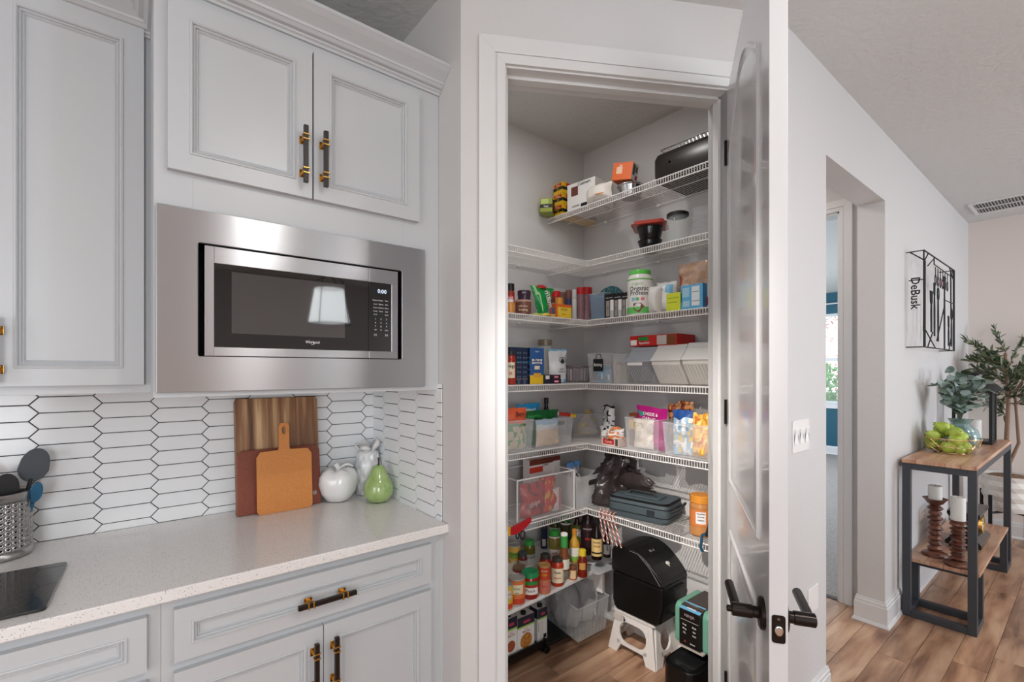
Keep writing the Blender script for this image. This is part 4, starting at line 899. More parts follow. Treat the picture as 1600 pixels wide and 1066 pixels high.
t, r, h = rjar('R', 'glass_jar', 'clear jar with a black lid beside the black bowls', 'jar', 1039, 1079, 336, X2 + .03, Z2)
jar(t, r, h, GLASS, [(0, 0), (.9, 0), (1, .06), (.98, .3), (1, .33), (.98, .5), (1, .53), (.97, .75), (.8, .85), (.8, 1), (.74, 1), (.74, .86), (.92, .74), (.94, .06), (0, .03)], (.93, 1.04, .88), BK)
for k in range(4):
    t, r, h = rjar('R', 'deli_container', ['lowest', 'second', 'third', 'topmost'][k] + ' clear lidded tub in the stack beside the black-lidded jar', 'container', 1080, 1112, 345, X2 + .02, Z2 + k * .034, 'clear tubs on the second shelf')
    B().lathe([(0, 0), (.86 * r, 0), (.93 * r, .027), (1.0 * r, .028), (1.0 * r, .033), (0, .033)], 26).obj('tub', CLEAR, t, smooth=True)
bag('R', 'snack_bag', 'bright yellow packet at the door end of the second shelf', 1106, 1128, 346, FX + .02, Z2, .05, [YEL, ORANGE, BROWN], patch([(.2, .3, .6, .6, 1), (.6, .5, .8, .8, 2)]), seed=5)
# ---- third shelf, near wall
Y3 = 1.735
t, r, h = rjar('L', 'spice_bottle', 'tall red labelled seasoning bottle with black cap at the jamb on the third shelf', 'bottle', 791, 804, 444, Y3 + .07, Z3)
jar(t, r, h, c(150, 60, 50, .2), STRAIGHT[:-3] + [(1, .72), (.85, .78), (.85, .8), (0, .8)], (.78, 1.0, .95), BK, [(.15, .62, RED), (.4, .5, WHT, .8)], [('hot', 0, .55, .02, WHT)])
t, r, h = rjar('L', 'fruit_cup', 'small amber fruit cup in front of the seasoning bottle', 'cup', 790, 805, 474, Y3, Z3)
jar(t, r, h, c(222, 150, 60, .2), [(0, 0), (.75, 0), (1, .92), (1.06, .93), (1.06, 1), (0, 1)])
t, r, h = rjar('L', 'frosting_tub', 'brown frosting tub with a beige lid', 'tub', 805, 830, 470, Y3 + .02, Z3)
jar(t, r, h, c(132, 84, 66, .35), [(0, 0), (.88, 0), (.97, .88), (0, .88)], (.86, 1.0, 1.05), c(186, 150, 132), [(.1, .75, c(122, 72, 56), 1.4, .98)], [('milk choc', 0, .55, .012, CREAM), ('frosting', 0, .3, .014, CREAM)])
q = t.location; t2, r2, h2 = rjar('L', 'dip_jar', 'dark purple lidded jar standing on the brown frosting tub', 'jar', 809, 829, 455, Y3 + .02, q[2] + h + .0005); jar(t2, r2, h2, c(60, 40, 60, .3), STRAIGHT, (.5, 1.0, 1.05), c(64, 26, 52), None, [('Jam', 0, .75, .012, c(150, 200, 190))])
t, w, h = bag('L', 'candy_bag', 'shiny green candy bag pinched at its bottom, white lettering', 829, 864, 449, Y3 + .05, Z3, .05, [c(24, 150, 72, .25), c(190, 40, 36), c(170, 220, 160), WHT], patch([(.05, .7, .22, .98, 2), (.2, .2, .28, .8, 2), (.7, .35, .8, .9, 2)]), [('m&m', .6, .6, .042, WHT, -1.2)], seed=8)
for v in [k for k in t.children if k.name.startswith('pouch')][0].data.vertices: v.co.x *= .22 + .86 * min(1, v.co.z / h)
B().lathe([(0, 0), (.030, .0), (.028, .012), (.012, .020), (0, .022)], 20, .0, .012, 0, h - .008).obj('red_clip', RED, t, smooth=True)
for k, (a, b_, l) in enumerate(((833, 848, 'green'), (846, 868, 'yellow'))):
    bag('L', 'snack_packet', l + ' foil snack packet lying flat at the shelf lip by the candy bag', a, b_, 491, Y3 - .018, Z3, .022, [c(190, 205, 90, .3) if k == 0 else c(232, 208, 90, .3), c(230, 120, 60)], patch([(.4, .2, .6, .8, 1)]), seed=20 + k)
t, r, h = rjar('L', 'sauce_bottle', 'squat bottle with a red screw cap behind the orange spice box', 'bottle', 861, 876, 456, Y3 + .11, Z3)
jar(t, r, h, c(120, 56, 50, .2), JAR, (.72, 1.0, .95), c(204, 26, 32), [(.1, .6, c(196, 150, 140))])
t, w, h = place('L', 'tea_box', 'pale speckled box against the corner behind the red cap', 'box', 869, 886, 451, Y3 + .17, Z3); carton(t, w, .05, h, c(206, 204, 200), [(.1, .5, .9, .9, c(150, 120, 110)), (.2, .1, .8, .4, c(180, 190, 180))])
t, w, h = place('L', 'baking_soda_box', 'small yellow and orange box with a blue patch at the shelf front', 'box', 870, 892, 476, Y3, Z3); t.rotation_euler.z = -.1
carton(t, w, .05, h, YEL, [(0, .8, 1, 1, ORANGE), (0, .0, .1, 1, ORANGE), (.1, .3, .9, .75, c(240, 206, 70)), (0, 0, 1, 1, ORANGE, 'l'), (.25, .3, .75, .75, c(90, 110, 160), 'l')], [('SODA', .5, .62, .22, c(120, 90, 40)), ('pure', .5, .3, .14, c(120, 90, 40))])
t, r, h = rjar('L', 'oatmeal_can', 'small orange canister stacked behind the yellow box', 'can', 867, 880, 466, Y3 + .055, Z3); jar(t, r, h, c(226, 150, 60), CAN)
for k, (a, b_, pt, m) in enumerate(((884, 893, 454, c(130, 84, 78)), (894, 901, 453, c(216, 214, 214)))):
    t, r, h = rjar('L', 'spice_jar', ['slim brown topped spice tube in the shelf corner', 'slim white topped spice tube in the shelf corner'][k], 'jar', a, b_, pt, Y3 + .13 - k * .04, Z3); jar(t, r, h, [c(96, 70, 84), c(206, 204, 206)][k], STRAIGHT, (.76, 1.0, 1.06), m, [(.1, .7, [c(60, 66, 110), c(228, 228, 226)][k])])
for k, (a, b_, f) in enumerate(((901, 914, FX + .06), (908, 925, FX + .10))):
    t, r, h = rjar('R', 'cup_stack', ['nearer', 'farther'][k] + ' stack of clear cups with a red topmost cup, in the shelf corner', 'cups', a, b_, 450, f, Z3, 'clear cup stacks')
    for j in range(9): B().lathe([(.80 * r, h * .085 * j), (1.0 * r, h * .085 * j + h * .30), (1.04 * r, h * .085 * j + h * .30), (.98 * r, h * .085 * j + h * .285), (.78 * r, h * .085 * j + .002)], 18, caps=False).obj('cup', mat('cup_plastic', (196, 150, 158), .2, alpha=.22), t, smooth=True)
    B().lathe([(.84 * r, h * .80), (1.02 * r, h * .80), (1.0 * r, h), (.9 * r, h), (0, h)], 18).obj('red_lid', c(196, 24, 28, .25), t, smooth=True)
bx, w, h = bin_('R', 'blue tinted clear bin standing beside the red topped cup stacks', 921, 944, 459, FX + .03, Z3, .22, m=mat('blue_tint', (150, 172, 196), .15, alpha=.45), taper=.9)
t = thing('round_tin', 'round teal and white tin lid leaning inside the corner behind the blue bin', 'tin', (FX + .2, onX(942, 460, FX + .2).y, Z3 + .03), -PI / 2)
t.rotation_euler = (-.35, 0, -PI / 2)
B().lathe([(.105, 0), (.105, .02), (.10, .022), (0, .022)], 36, 0, .095, 0, 0, 'y').obj('tin', mat('teal_tin', (24, 92, 104), .3, vary=(60, (150, 190, 190), .5, .7)), t, smooth=True)
# three black and white packets
for k in range(3):
    a = 945 + k * 12.5; t, w, h = place('R', 'noodle_packet', ['first', 'second', 'third'][k] + ' black and white food packet counted from the shelf corner', 'packet', a, a + 13.5, 457 - k * 1, FX + .012 + .012 * k, Z3, 'black and white packets on the third shelf', .15)
    carton(t, w * .98, .09, h * .93, BK, [(.18, .05, .55, .72, c(150, 144, 138)), (.62, .0, .98, .74, c(232, 230, 228)), (.62, .0, .98, .3, c(190, 190, 192))], [('ready to heat', .5, .84, .06, WHT), ('||||||', .36, .4, .08, BK, PI / 2)])
    B().lathe([(.008, 0), (.008, .006), (0, .008)], 12, -.01, .03, 0, h * .93).lathe([(.008, 0), (.008, .006), (0, .008)], 12, .012, .03, 0, h * .93).obj('cap', BK, t)
# protein tub
t, r, h = rjar('R', 'protein_tub', 'large white tub with a bright green lid and organic protein lettering', 'tub', 980, 1020, 424, FX + .065, Z3)
B().lathe([(0, 0), (.96 * r, 0), (1.0 * r, .03 * h), (1.0 * r, .76 * h), (.99 * r, .80 * h), (.9 * r, .87 * h), (.82 * r, .90 * h), (0, .90 * h)], 36).obj('body', c(238, 236, 232, .3), t, smooth=True)
B().lathe([(0, .885 * h), (.84 * r, .885 * h), (.84 * r, .985 * h), (.80 * r, h), (0, h)], 36).obj('lid', c(100, 200, 84, .3), t, smooth=True)
B().lathe([(1.008 * r, .765 * h), (1.012 * r, .78 * h), (1.008 * r, .795 * h)], 36, caps=False).obj('seal_band', c(110, 196, 100), t, smooth=True)
band(r + .0006, .03 * h, .17 * h, -1.5, 1.5).obj('label', c(104, 196, 96), t, smooth=True, fix=False)
text(t, 'organic', .020, -.012, 0, .68 * h, c(170, 210, 160), cyl=r); text(t, 'Organic', .030, -.006, 0, .57 * h, c(60, 60, 60), cyl=r); text(t, 'Protein', .030, -.006, 0, .47 * h, c(60, 60, 60), cyl=r)
for x, m in ((-.032, LBLUE), (-.012, c(110, 180, 110)), (.012, c(228, 130, 130))):
    b = B(); rr_ = r + .0012; b.add([(rr_ * math.sin((x + .009 * math.cos(a)) / r), -rr_ * math.cos((x + .009 * math.cos(a)) / r), .34 * h + .009 * math.sin(a)) for a in [2 * PI * k / 14 for k in range(14)]], [tuple(range(14))]); b.obj('badge', m, t, fix=False)
b = B(); rr_ = r + .0016; b.add([(rr_ * math.sin((-.008 + .024 * math.cos(a) * (1 + .2 * math.cos(5 * a))) / r), -rr_ * math.cos((-.008 + .024 * math.cos(a)) / r), .17 * h + .022 * math.sin(a) * (1 + .2 * math.sin(3 * a))) for a in [2 * PI * k / 24 for k in range(24)]], [tuple(range(24))]); b.obj('printed_scoop', c(120, 64, 50), t, fix=False)
bag('R', 'flour_bag', 'plain white folded bag beside the protein tub', 1014, 1034, 448, FX + .05, Z3, .07, [c(228, 224, 220), c(160, 160, 170)], patch([(.1, .72, .7, .75, 1)]), seed=11, crimp=False)
bag('R', 'sugar_bag', 'white bag with a blue clip behind the yellow green pad', 1026, 1058, 441, FX + .10, Z3, .09, [c(232, 230, 228), LBLUE, c(40, 100, 170)], patch([(.62, .62, .95, .85, 1)]), seed=12, crimp=False)
t, w, h = place('R', 'note_pad', 'small lime yellow pad standing at the shelf lip', 'notepad', 1041, 1063, 458, FX + .015, Z3); carton(t, w, .03, h, c(212, 222, 60), [(.1, .7, .9, .74, c(150, 170, 40)), (.1, .45, .8, .49, c(150, 170, 40))])
t, w, h = place('R', 'cracker_box', 'light blue carton with white panels at the shelf lip', 'box', 1064, 1098, 445, FX + .015, Z3)
carton(t, w, .06, h, c(96, 176, 220), [(.5, .12, .86, .92, c(226, 232, 234)), (.08, .5, .4, .9, c(160, 205, 226)), (.1, .1, .4, .35, c(170, 206, 224)), (.52, .68, .84, .70, BROWN), (.52, .3, .84, .32, BROWN), (0, .3, .04, .7, DGRN), (0, 0, 1, 1, c(70, 150, 200), 'r')])
t, w, h = place('R', 'jelly_tub', 'round white and red tub beside the light blue carton', 'tub', 1098, 1112, 443, FX + .05, Z3)
B().prism(rrect(-w / 2 - .01, 0, w / 2 + .01, h, .03, 5), 0, .06, 'y').obj('tub', c(206, 208, 212), t, bevel=.008); B().prism(rrect(-w / 2 - .002, h * .12, w / 2 + .004, h * .45, .02, 5), -.001, .0, 'y').obj('label', c(196, 50, 44), t)
t, w, h = bag('R', 'bread_bag', 'clear bag of tan bread rolls lying over the boxes near the door', 1060, 1112, 410, FX + .16, Z3 + .0, .10, [mat('bread_bag_film', (220, 180, 150), .2, alpha=.8), c(206, 176, 158, .3), c(206, 84, 50)], lambda u, v, s: 2 if (u < .14 and .5 < v < .75) else (1 if noise.noise(Vector((u * 6, v * 6, 1))) > .1 else 0), seed=14, cr=.014)
t, r, h = rjar('R', 'canister', 'tall dark green canister partly behind the door jamb', 'canister', 1111, 1142, 404, FX + .06, Z3)
jar(t, r, h, c(22, 56, 44, .35), STRAIGHT, (.92, 1.0, 1.04), c(14, 74, 50), [(.25, .5, WHT, .6), (.0, .05, STEEL2)], [('||||', 0, .4, .03, BK)])
# ---- middle shelf
Y4 = 1.735
t, r, h = rjar('L', 'sauce_jar', 'red pasta sauce jar at the jamb on the middle shelf', 'jar', 790, 806, 549, Y4, Z4)
jar(t, r, h, c(168, 48, 28, .15), JAR, (.87, 1.0, .85), c(40, 30, 30), [(.2, .66, CREAM, .9)], [('Prego', .0, .55, .022, BK), ('III', 0, .33, .02, RED)])
nb = c(28, 44, 74); mb = c(44, 92, 152)
for k in range(3):
    px = 833 - k * 0; loc, w = fL(828, 850, Y4 + .0, Z4)
t, w, h = place('L', 'pasta_box', 'blue macaroni box with yellow foot facing out, front of the blue row', 'box', 828, 850, 544, Y4, Z4)
bw = w
def macbox(t, w, h, full):
    d = .034
    carton(t, w, d, h, mb if full else nb, [(0, 0, 1, .24, YEL), (.12, .52, .88, .80, mb), (.15, .55, .85, .60, WHT), (.15, .63, .85, .69, WHT), (.32, .40, .68, .50, CREAM), (.25, .18, .78, .30, c(230, 170, 60)),
        (0, 0, 1, 1, c(20, 34, 58), 'l')] + [(.15 + .34 * (q % 3), .22 + .16 * (q // 3), .32 + .34 * (q % 3), .27 + .16 * (q // 3), c(110, 130, 150), 'l') for q in range(12)] + [(0, .60, 1, .64, c(40, 110, 130), 'l')], [('organic', .5, .9, .05, WHT), ('Mac &', .5, .66, .1, NAVY), ('Cheese', .5, .575, .09, NAVY)], name='box')
macbox(t, w, h, True)
for k in range(3):                                           # the row turned sideways behind it
    t2 = thing('pasta_box', 'dark blue side of a macaroni box, %s behind the outward facing one' % ['first', 'second', 'third'][k], 'box', (t.location.x - bw / 2 - .012 - .0, t.location.y + .012 + (k + 0) * .0, Z4 + .0008), 0, 'row of blue macaroni boxes')
    t2.location.x = t.location.x - bw / 2 - .020 - k * .037; t2.location.y = Y4 + .012
    carton(t2, .035, .09, h, nb, [(0, .58, 1, .62, c(40, 110, 130)), (0, .13, 1, .15, c(150, 130, 110)), (.2, 0, .6, .12, c(80, 90, 110))] + [(.12 + .4 * (q % 2), .18 + .13 * (q // 2), .38 + .4 * (q % 2), .22 + .13 * (q // 2), c(96, 112, 130)) for q in range(12)] + [(0, 0, 1, 1, c(20, 34, 58), 'l')], name='box')
t, r, h = rjar('L', 'storage_jar', 'tall clear glass jar with a brushed metal lid behind the blue boxes', 'jar', 840, 863, 531, Y4 + .10, Z4)
jar(t, r, h, GLASS, [(0, 0), (.9, 0), (1, .04), (1, .76), (.88, .83), (.88, 1), (.84, 1), (.84, .83), (.95, .76), (.95, .05), (0, .03)], (.86, 1.0, .98), c(120, 108, 92, .3), fill=(.5, CREAM))
t, w, h = bag('L', 'oat_flour_bag', 'white pouch with a blue top edge and dark mountain emblem', 858, 884, 546, Y4 + .035, Z4 + .0, .05, [c(232, 234, 236), LBLUE], patch([(0, .95, 1, 1, 1), (.7, .0, 1, .12, 1)]), [('organic', .5, .42, .012, c(80, 80, 84)), ('bread flour', .5, .34, .011, c(80, 80, 84))], seed=15, tap=-.15)
b = B().add([(-.018, -.036, h * .62), (0, -.037, h * .74), (.018, -.036, h * .62), (0, -.037, h * .56)], [(0, 1, 2, 3)]); b.tube([(.022 * math.cos(a), -.036, h * .64 + .022 * math.sin(a)) for a in [PI * k / 10 for k in range(11)]], .0016, 4); b.obj('emblem', c(50, 50, 56), t, fix=False)
for k, (a, b_, pt, f, z) in enumerate(((850, 862, 579, Y4 - .006, Z4), (862, 877, 588, Y4 - .012, Z4), (862, 876, 579, Y4 + .0, None))):
    if z is None: z = Z4 + .022
    t, w, h = place('L', 'gelatin_box', ['small dark packet with a barcode square below the white pouch', 'small navy packet with a red oval at the shelf front', 'small navy and red packet stacked on another'][k], 'packet', a, b_, pt, f, z); h = min(h, .045 if k == 0 else .022)
    carton(t, w, .03, h, c(34, 32, 52), [(.2, .5, .7, .9, WHT)] if k == 0 else [(.25, .2, .75, .8, c(200, 60, 80)), (.3, .4, .7, .6, WHT)])
# ribbed plastic canister lying in the corner
t = thing('ribbed_container', 'translucent grey fluted cake dome in the corner of the middle shelf', 'container', (onY(900, 580, Y4 + .11).x, Y4 + .11, Z4 + .001)); R = .095
b = B(); n = 72; vs = []
for rr_, zz in ((.90, 0), (1.0, .01), (1.0, .07), (.96, .082)):
    for i in range(n): a = 2 * PI * i / n; k = R * rr_ * (1 + (.018 if i % 2 else -.018)); vs.append((k * math.cos(a), k * math.sin(a), zz))
b.add(vs, [(j * n + i, j * n + (i + 1) % n, (j + 1) * n + (i + 1) % n, (j + 1) * n + i) for j in range(3) for i in range(n)] + [tuple(range(n)), tuple(3 * n + i for i in range(n))]); b.obj('dome', mat('smoke_plastic', (170, 160, 162), .2, alpha=.5), t)
B().lathe([(.09, .083), (.098, .084), (.098, .090), (.088, .092), (0, .092)], 36).obj('lid_ring', c(120, 104, 108, .3), t, smooth=True)
B().lathe([(.0, .004), (.085, .004), (.085, .045), (0, .046)], 30).obj('contents', c(92, 80, 82), t)
X4 = FX + .012
bk, w, h = bin_('R', 'clear bin with a black handwritten baking tag in the corner of the middle shelf', 918, 955, 553, X4, Z4, .26)
lb = B().box(-.033, -.0085, h * .40, .033, -.006, h * .82).obj('chalk_tag', BK, bk, bevel=.002)
text(bk, 'Baking', .021, 0, -.0092, h * .62, WHT, tilt=0)
B().tube([(-.02, -.004, h * .82), (-.012, -.004, h * .98), (.012, -.004, h * .98), (.02, -.004, h * .82)], .002, 5).obj('tag_clip', BK, bk)
q = bk.location
for k, (dx_, dy_, sx_, sz_, m, lab) in enumerate(((-.03, .05, .05, .09, LBLUE, 'pale blue box inside the baking bin'), (.02, .045, .045, .075, c(150, 186, 206), 'blue grey box inside the baking bin'), (.05, .06, .02, .12, c(216, 166, 130), 'tan packet standing inside the baking bin'), (-.06, .1, .05, .11, c(200, 196, 196), 'pale box at the back of the baking bin'))):
    t = thing('baking_box', lab, 'box', (q[0] + dy_, q[1] - dx_, q[2] + .004), -PI / 2); carton(t, sx_, .06, sz_ * .9, m, [(.2, .1, .45, .4, c(150, 150, 150)), (.5, .2, .8, .6, WHT)])
bin_('R', 'smaller clear ribbed bin between the baking bin and the slanted containers', 957, 978, 554, X4 + .01, Z4, .24)
t = thing('baking_box', 'cream packet inside the small clear ribbed bin', 'box', (X4 + .07, onX(965, 560, X4 + .07).y, Z4 + .004), -PI / 2); carton(t, .03, .08, .09, c(222, 206, 170))
def slant(label, px0, px1, pyt, fill, lidm, tag_=True):
    t, w, h = place('R', 'slanted_container', label, 'container', px0, px1, pyt, FX + .02, Z4); d = .24
    prof = [(.07, 0), (d, 0), (d, h * .88), (.055, h * .88), (.0, h * .60), (.0, h * .50)]
    B().prism(prof, -w / 2 + .003, w / 2 - .003, 'x').xf(Matrix(((1, 0, 0, 0), (0, 1, 0, 0), (0, 0, 1, 0), (0, 0, 0, 1)))).obj('box', FROST if fill else CLEAR, t, bevel=.006)
    if fill:
        B().prism([(.075, .004), (d - .005, .004), (d - .005, h * .7), (.03, h * .7), (.005, h * .55), (.005, h * .5)], -w / 2 + .006, w / 2 - .006, 'x').obj('contents', fill, t)
    # lid: sloped flap and flat back
    B().prism([(-.006, h * .60), (.050, h * .895), (.060, h * 1.0), (d, h * 1.0), (d, h * .885), (.06, h * .885), (.0, h * .575)], -w / 2, w / 2, 'x').obj('lid', lidm, t, bevel=.008)
    b = B(); n = 9
    for i in range(n): x = -w * .38 + w * .76 * i / (n - 1); b.tube([(x, -.0005, h * .48), (x, .068, .006)], .0016, 5)
    b.obj('rib', CLEARD, t)
    if tag_: B().quad((-w * .38, -.0012, h * .50), (w * .2, -.0012, h * .50), (w * .2, -.0012, h * .58), (-w * .38, -.0012, h * .58)).obj('label', WHT, t, fix=False)
    return t, w, h
LIDB = mat('lid_blue_grey', (176, 182, 190), .2, alpha=.8); LIDW = mat('lid_frost', (224, 222, 220), .2, alpha=.9)
slant('slanted bin with blue grey lid, nearly empty, first of the three', 976, 1016, 542, None, LIDB)
slant('slanted bin of white flour with frosted lid, middle of the three', 1016, 1063, 538, c(232, 226, 214), LIDW, False)
slant('slanted bin of cream rice with frosted lid, nearest the door', 1064, 1120, 534, c(234, 228, 214), LIDW, False)
hh = zat((FX + .1, onX(1020, 540, FX + .1).y), 540) - Z4
t = thing('food_carton', 'long red frozen food carton lying across the slanted bins', 'box', (FX + .075, onX(1019, 530, FX + .075).y, Z4 + zat((FX + .08, onX(1020, 540, FX + .08).y), 541) - Z4), -PI / 2)
wl = onX(984, 530, FX + .075).y - onX(1057, 530, FX + .075).y; carton(t, wl, .16, .052, c(190, 34, 30), [(.02, .1, .16, .6, WHT), (.2, .5, .42, .85, GRN), (.6, .08, .8, .92, c(190, 180, 176)), (.8, .05, .98, .95, c(120, 66, 34))], [('Appetizer', .33, .3, .3, WHT)])
t.location.z += .002
# ---- fifth shelf
Y5 = 1.722
t5, w, h = bin_('L', 'clear bin of orange topped rice pouches at the jamb on the fifth shelf', 788, 834, 658, Y5, Z5, .25, slot=(.62, .84, .26, .14))
def inbag(par_loc, dx_, dy_, label, w_, h_, th, mats, region=None, words=(), seed=0, rz=0, cr=.008, side='L', name='pouch_bag'):
    off = Vector((dx_, dy_, 0)) if side == 'L' else Vector((dy_, -dx_, 0)); t = thing(name, label, 'bag', Vector(par_loc) + off + Vector((0, 0, .005)), (0 if side == 'L' else -PI / 2) + rz)
    pillow(w_, h_, th, mats, region, seed, crumple=cr).obj('pouch', mats, t, smooth=70, fix=False)
    for q in words: text(t, q[0], q[3], (q[1] - .5) * w_, -th / 2 - cr - .002, q[2] * h_, q[4], rot=q[5] if len(q) > 5 else 0)
    return t
L5 = t5.location; hb5 = zat((L5[0], L5[1]), 641) - Z5
inbag(L5, .02, .05, 'orange rice pouch with dark lettering standing in the first clear bin', w * .72, hb5 * 1.0, .05, [c(226, 96, 54), c(214, 196, 170), c(110, 160, 110)], lambda u, v, s: 1 if v < .58 and noise.noise(Vector((u * 7, v * 7, 2))) > -.1 else (2 if v < .6 else 0), [("Ben's", .55, .86, .034, c(60, 26, 40))], seed=31)
inbag(L5, -.03, .12, 'green and tan pouch behind the orange one in the first clear bin', w * .6, hb5 * .8, .05, [c(150, 180, 130), c(200, 150, 120)], lambda u, v, s: int(noise.noise(Vector((u * 5, v * 5, 9))) > 0), seed=32)
t5b, w, h = bin_('L', 'second clear bin on the fifth shelf, blue bag showing through its slot', 837, 896, 655, Y5, Z5, .25, slot=(.66, .83, .22, .17))
L5 = t5b.location; hh = zat((L5[0], L5[1] + .05), 640) - Z5
inbag(L5, -.02, .035, 'pouch of tan noodles pressed against the second clear bin front', w * .62, hh * .72, .05, [c(216, 190, 160), c(206, 216, 220), c(150, 186, 214)], lambda u, v, s: 2 if v > .8 else (1 if v > .6 else 0), seed=33)
inbag(L5, -.0, .10, 'dark green bag folded over the rim of the second clear bin', w * .9, zat((L5[0], L5[1] + .1), 643) - Z5, .06, [c(22, 110, 52, .3), c(40, 150, 70)], patch([(.1, .8, .4, .9, 1)]), seed=34)
inbag(L5, -.03, .17, 'bright blue packet at the back of the second clear bin', w * .62, zat((L5[0], L5[1] + .17), 632) - Z5, .04, [c(40, 150, 206, .3), c(220, 236, 240)], patch([(.25, .84, .8, .88, 1)]), seed=35)
t, r, h = rjar('L', 'sauce_bottle', 'dark bottle with a black cap rising behind the blue packet', 'bottle', 846, 861, 622, Y5 + .23, Z5); jar(t, r, h, c(30, 24, 40, .15), BOT, (.86, 1.0, .48), BK)
t, w, h = place('L', 'snack_carton', 'thin red, white and yellow carton lying on top of the second clear bin', 'box', 866, 897, 642, Y5 + .13, Z5 + (zat((onY(880, 650, Y5 + .13).x, Y5 + .13), 652) - Z5))
t.rotation_euler = (0, .16, -.15); carton(t, w, .09, .024, c(196, 46, 38), [(.0, .1, .25, .9, WHT), (.3, .15, .68, .85, c(214, 60, 50)), (.76, .05, 1, .95, YEL)])
t5c, w, h = bin_('L', 'clear bin turned into the corner of the fifth shelf, holding a tied bag', 899, 940, 648, Y5 + .09, Z5, .20, drz=-.55); t5c.location.x += .02
L5 = t5c.location
t = thing('tied_bag', 'pale bag of yellow chips tied at the neck inside the corner bin', 'bag', (L5[0] + .05, L5[1] + .07, L5[2] + .006), -.5); hh = zat((L5[0] + .05, L5[1] + .07), 642) - Z5
b = pillow(.13, hh * .86, .10, [0], lambda u, v, s: 1 if noise.noise(Vector((u * 6, v * 5, 3))) > .12 else 0, 36, crumple=.010)
for i, v in enumerate(b.v): k = 1 - .82 * max(0, v[2] / (hh * .86) - .55) / .45; b.v[i] = (v[0] * k, v[1] * k, v[2])
b.obj('pouch', [mat('pale_film', (214, 204, 206), .2, alpha=.8), c(226, 196, 100)], t, smooth=70, fix=False)
B().lathe([(0, hh * .83), (.022, hh * .84), (.026, hh * .9), (.012, hh * .95), (.022, hh), (0, hh * .99)], 9).obj('knot', c(230, 206, 150), t, smooth=70)
X5 = FX + .012
t, w, h = bag('R', 'chip_bag', 'white and black patterned bag curled upright between the corner bin and the magenta bag', 942, 962, 634, FX + .12, Z5, .05, [c(214, 214, 216, .25), c(34, 34, 38), c(226, 226, 226)], lambda u, v, s: 1 if (v > .92 or noise.noise(Vector((u * 4, v * 9, 5))) > .22) else 0, seed=41, cr=.012, tap=.15)
t, w, h = bag('R', 'chip_bag', 'crumpled white and orange bag lying above the red candy carton', 938, 976, 668, FX + .05, Z5 + .03, .08, [c(226, 224, 222, .3), c(214, 130, 80), c(40, 40, 44)], lambda u, v, s: 1 if (u > .6 and noise.noise(Vector((u * 6, v * 6, 6))) > 0) else (2 if noise.noise(Vector((u * 5, v * 5, 1))) > .3 else 0), seed=42, cr=.016)
t, w, h = place('R', 'candy_carton', 'small red and white carton lying at the lip of the fifth shelf', 'box', 940, 966, 684, X5 - .004, Z5); carton(t, w, .07, h, c(222, 206, 200), [(.08, .2, .76, .85, c(196, 50, 50)), (.82, .1, .98, .9, c(80, 70, 60))], [('Candy', .42, .5, .4, c(240, 200, 190))])
r5, w, h = bin_('R', 'clear bin holding the magenta cheese and garlic bag', 976, 1029, 655, X5, Z5, .25, slot=(.40, .80, .32, .19))
L5 = r5.location; w5 = w
def hz_(px, py, f): return zat((f, onX(px, py, f).y), py) - Z5
t, w, h = bag('R', 'crouton_bag', 'magenta cheese and garlic bag leaning out of a clear bin', 990, 1043, 636, FX + .10, Z5 + .005, .05, [c(176, 26, 120, .3), c(60, 140, 130), c(214, 170, 190)], lambda u, v, s: 1 if ((u - .2) ** 2 * 4 + (v - .82) ** 2 * 22 < .05) else (2 if v > .97 else 0), [('CHEESE &', .60, .84, .021, WHT), ('GARLIC', .56, .72, .023, WHT)], seed=43, drz=-.1)
t.rotation_euler.y = .06
inbag(L5, -.02, .05, 'pale bag of rolls against the front of the magenta bag bin', w5 * .6, .14, .05, [c(222, 210, 190), c(232, 224, 214)], lambda u, v, s: int(noise.noise(Vector((u * 5, v * 5, 2))) > 0), seed=44, side='R')
t, w, h = place('R', 'nut_jar', 'brown and yellow packet seen through the bin slot beside the magenta bag', 'packet', 983, 996, 646, FX + .09, Z5 + .006); carton(t, w, .04, h, c(120, 60, 30), [(0, .5, 1, .8, YEL)])
for k, (a, b_, pt, f) in enumerate(((1044, 1064, 632, FX + .17), (1060, 1084, 628, FX + .15))):
    bag('R', 'cookie_bag', ['brown snack bag with dark top behind the magenta bag', 'orange brown snack bag with a picture of pretzels, nearest the wire shadow'][k], a, b_, pt, f, Z5, .05, [c(150, 74, 34, .3), c(206, 140, 90), c(60, 34, 22)], lambda u, v, s: 1 if noise.noise(Vector((u * 4 + k * 3, v * 6, 7))) > .05 else (2 if noise.noise(Vector((u * 4, v * 5, 2 + k))) > .2 else 0), seed=45 + k)
r5b, w, h = bin_('R', 'clear bin with blue and yellow chip bags, nearest the door on the fifth shelf', 1035, 1116, 664, X5, Z5, .25, slot=(.40, .86, .27, .17))
L5 = r5b.location
inbag(L5, -w * .2, .05, 'blue and white chip bag in the bin nearest the door', w * .42, .20, .06, [c(150, 186, 214, .3), c(236, 236, 236), c(226, 190, 70), c(34, 80, 150)], lambda u, v, s: 3 if v > .84 else (1 if noise.noise(Vector((u * 5, v * 6, 1))) > .1 else (2 if noise.noise(Vector((u * 5, v * 4, 8))) > .25 else 0)), seed=51, side='R', cr=.012)
inbag(L5, w * .20, .05, 'yellow orange chip bag in the bin nearest the door', w * .45, .19, .07, [c(222, 160, 60, .3), c(238, 196, 96), c(200, 110, 50)], lambda u, v, s: 1 if noise.noise(Vector((u * 7, v * 8, 1))) > .05 else (2 if noise.noise(Vector((u * 5, v * 4, 8))) > .3 else 0), seed=52, side='R', cr=.014)
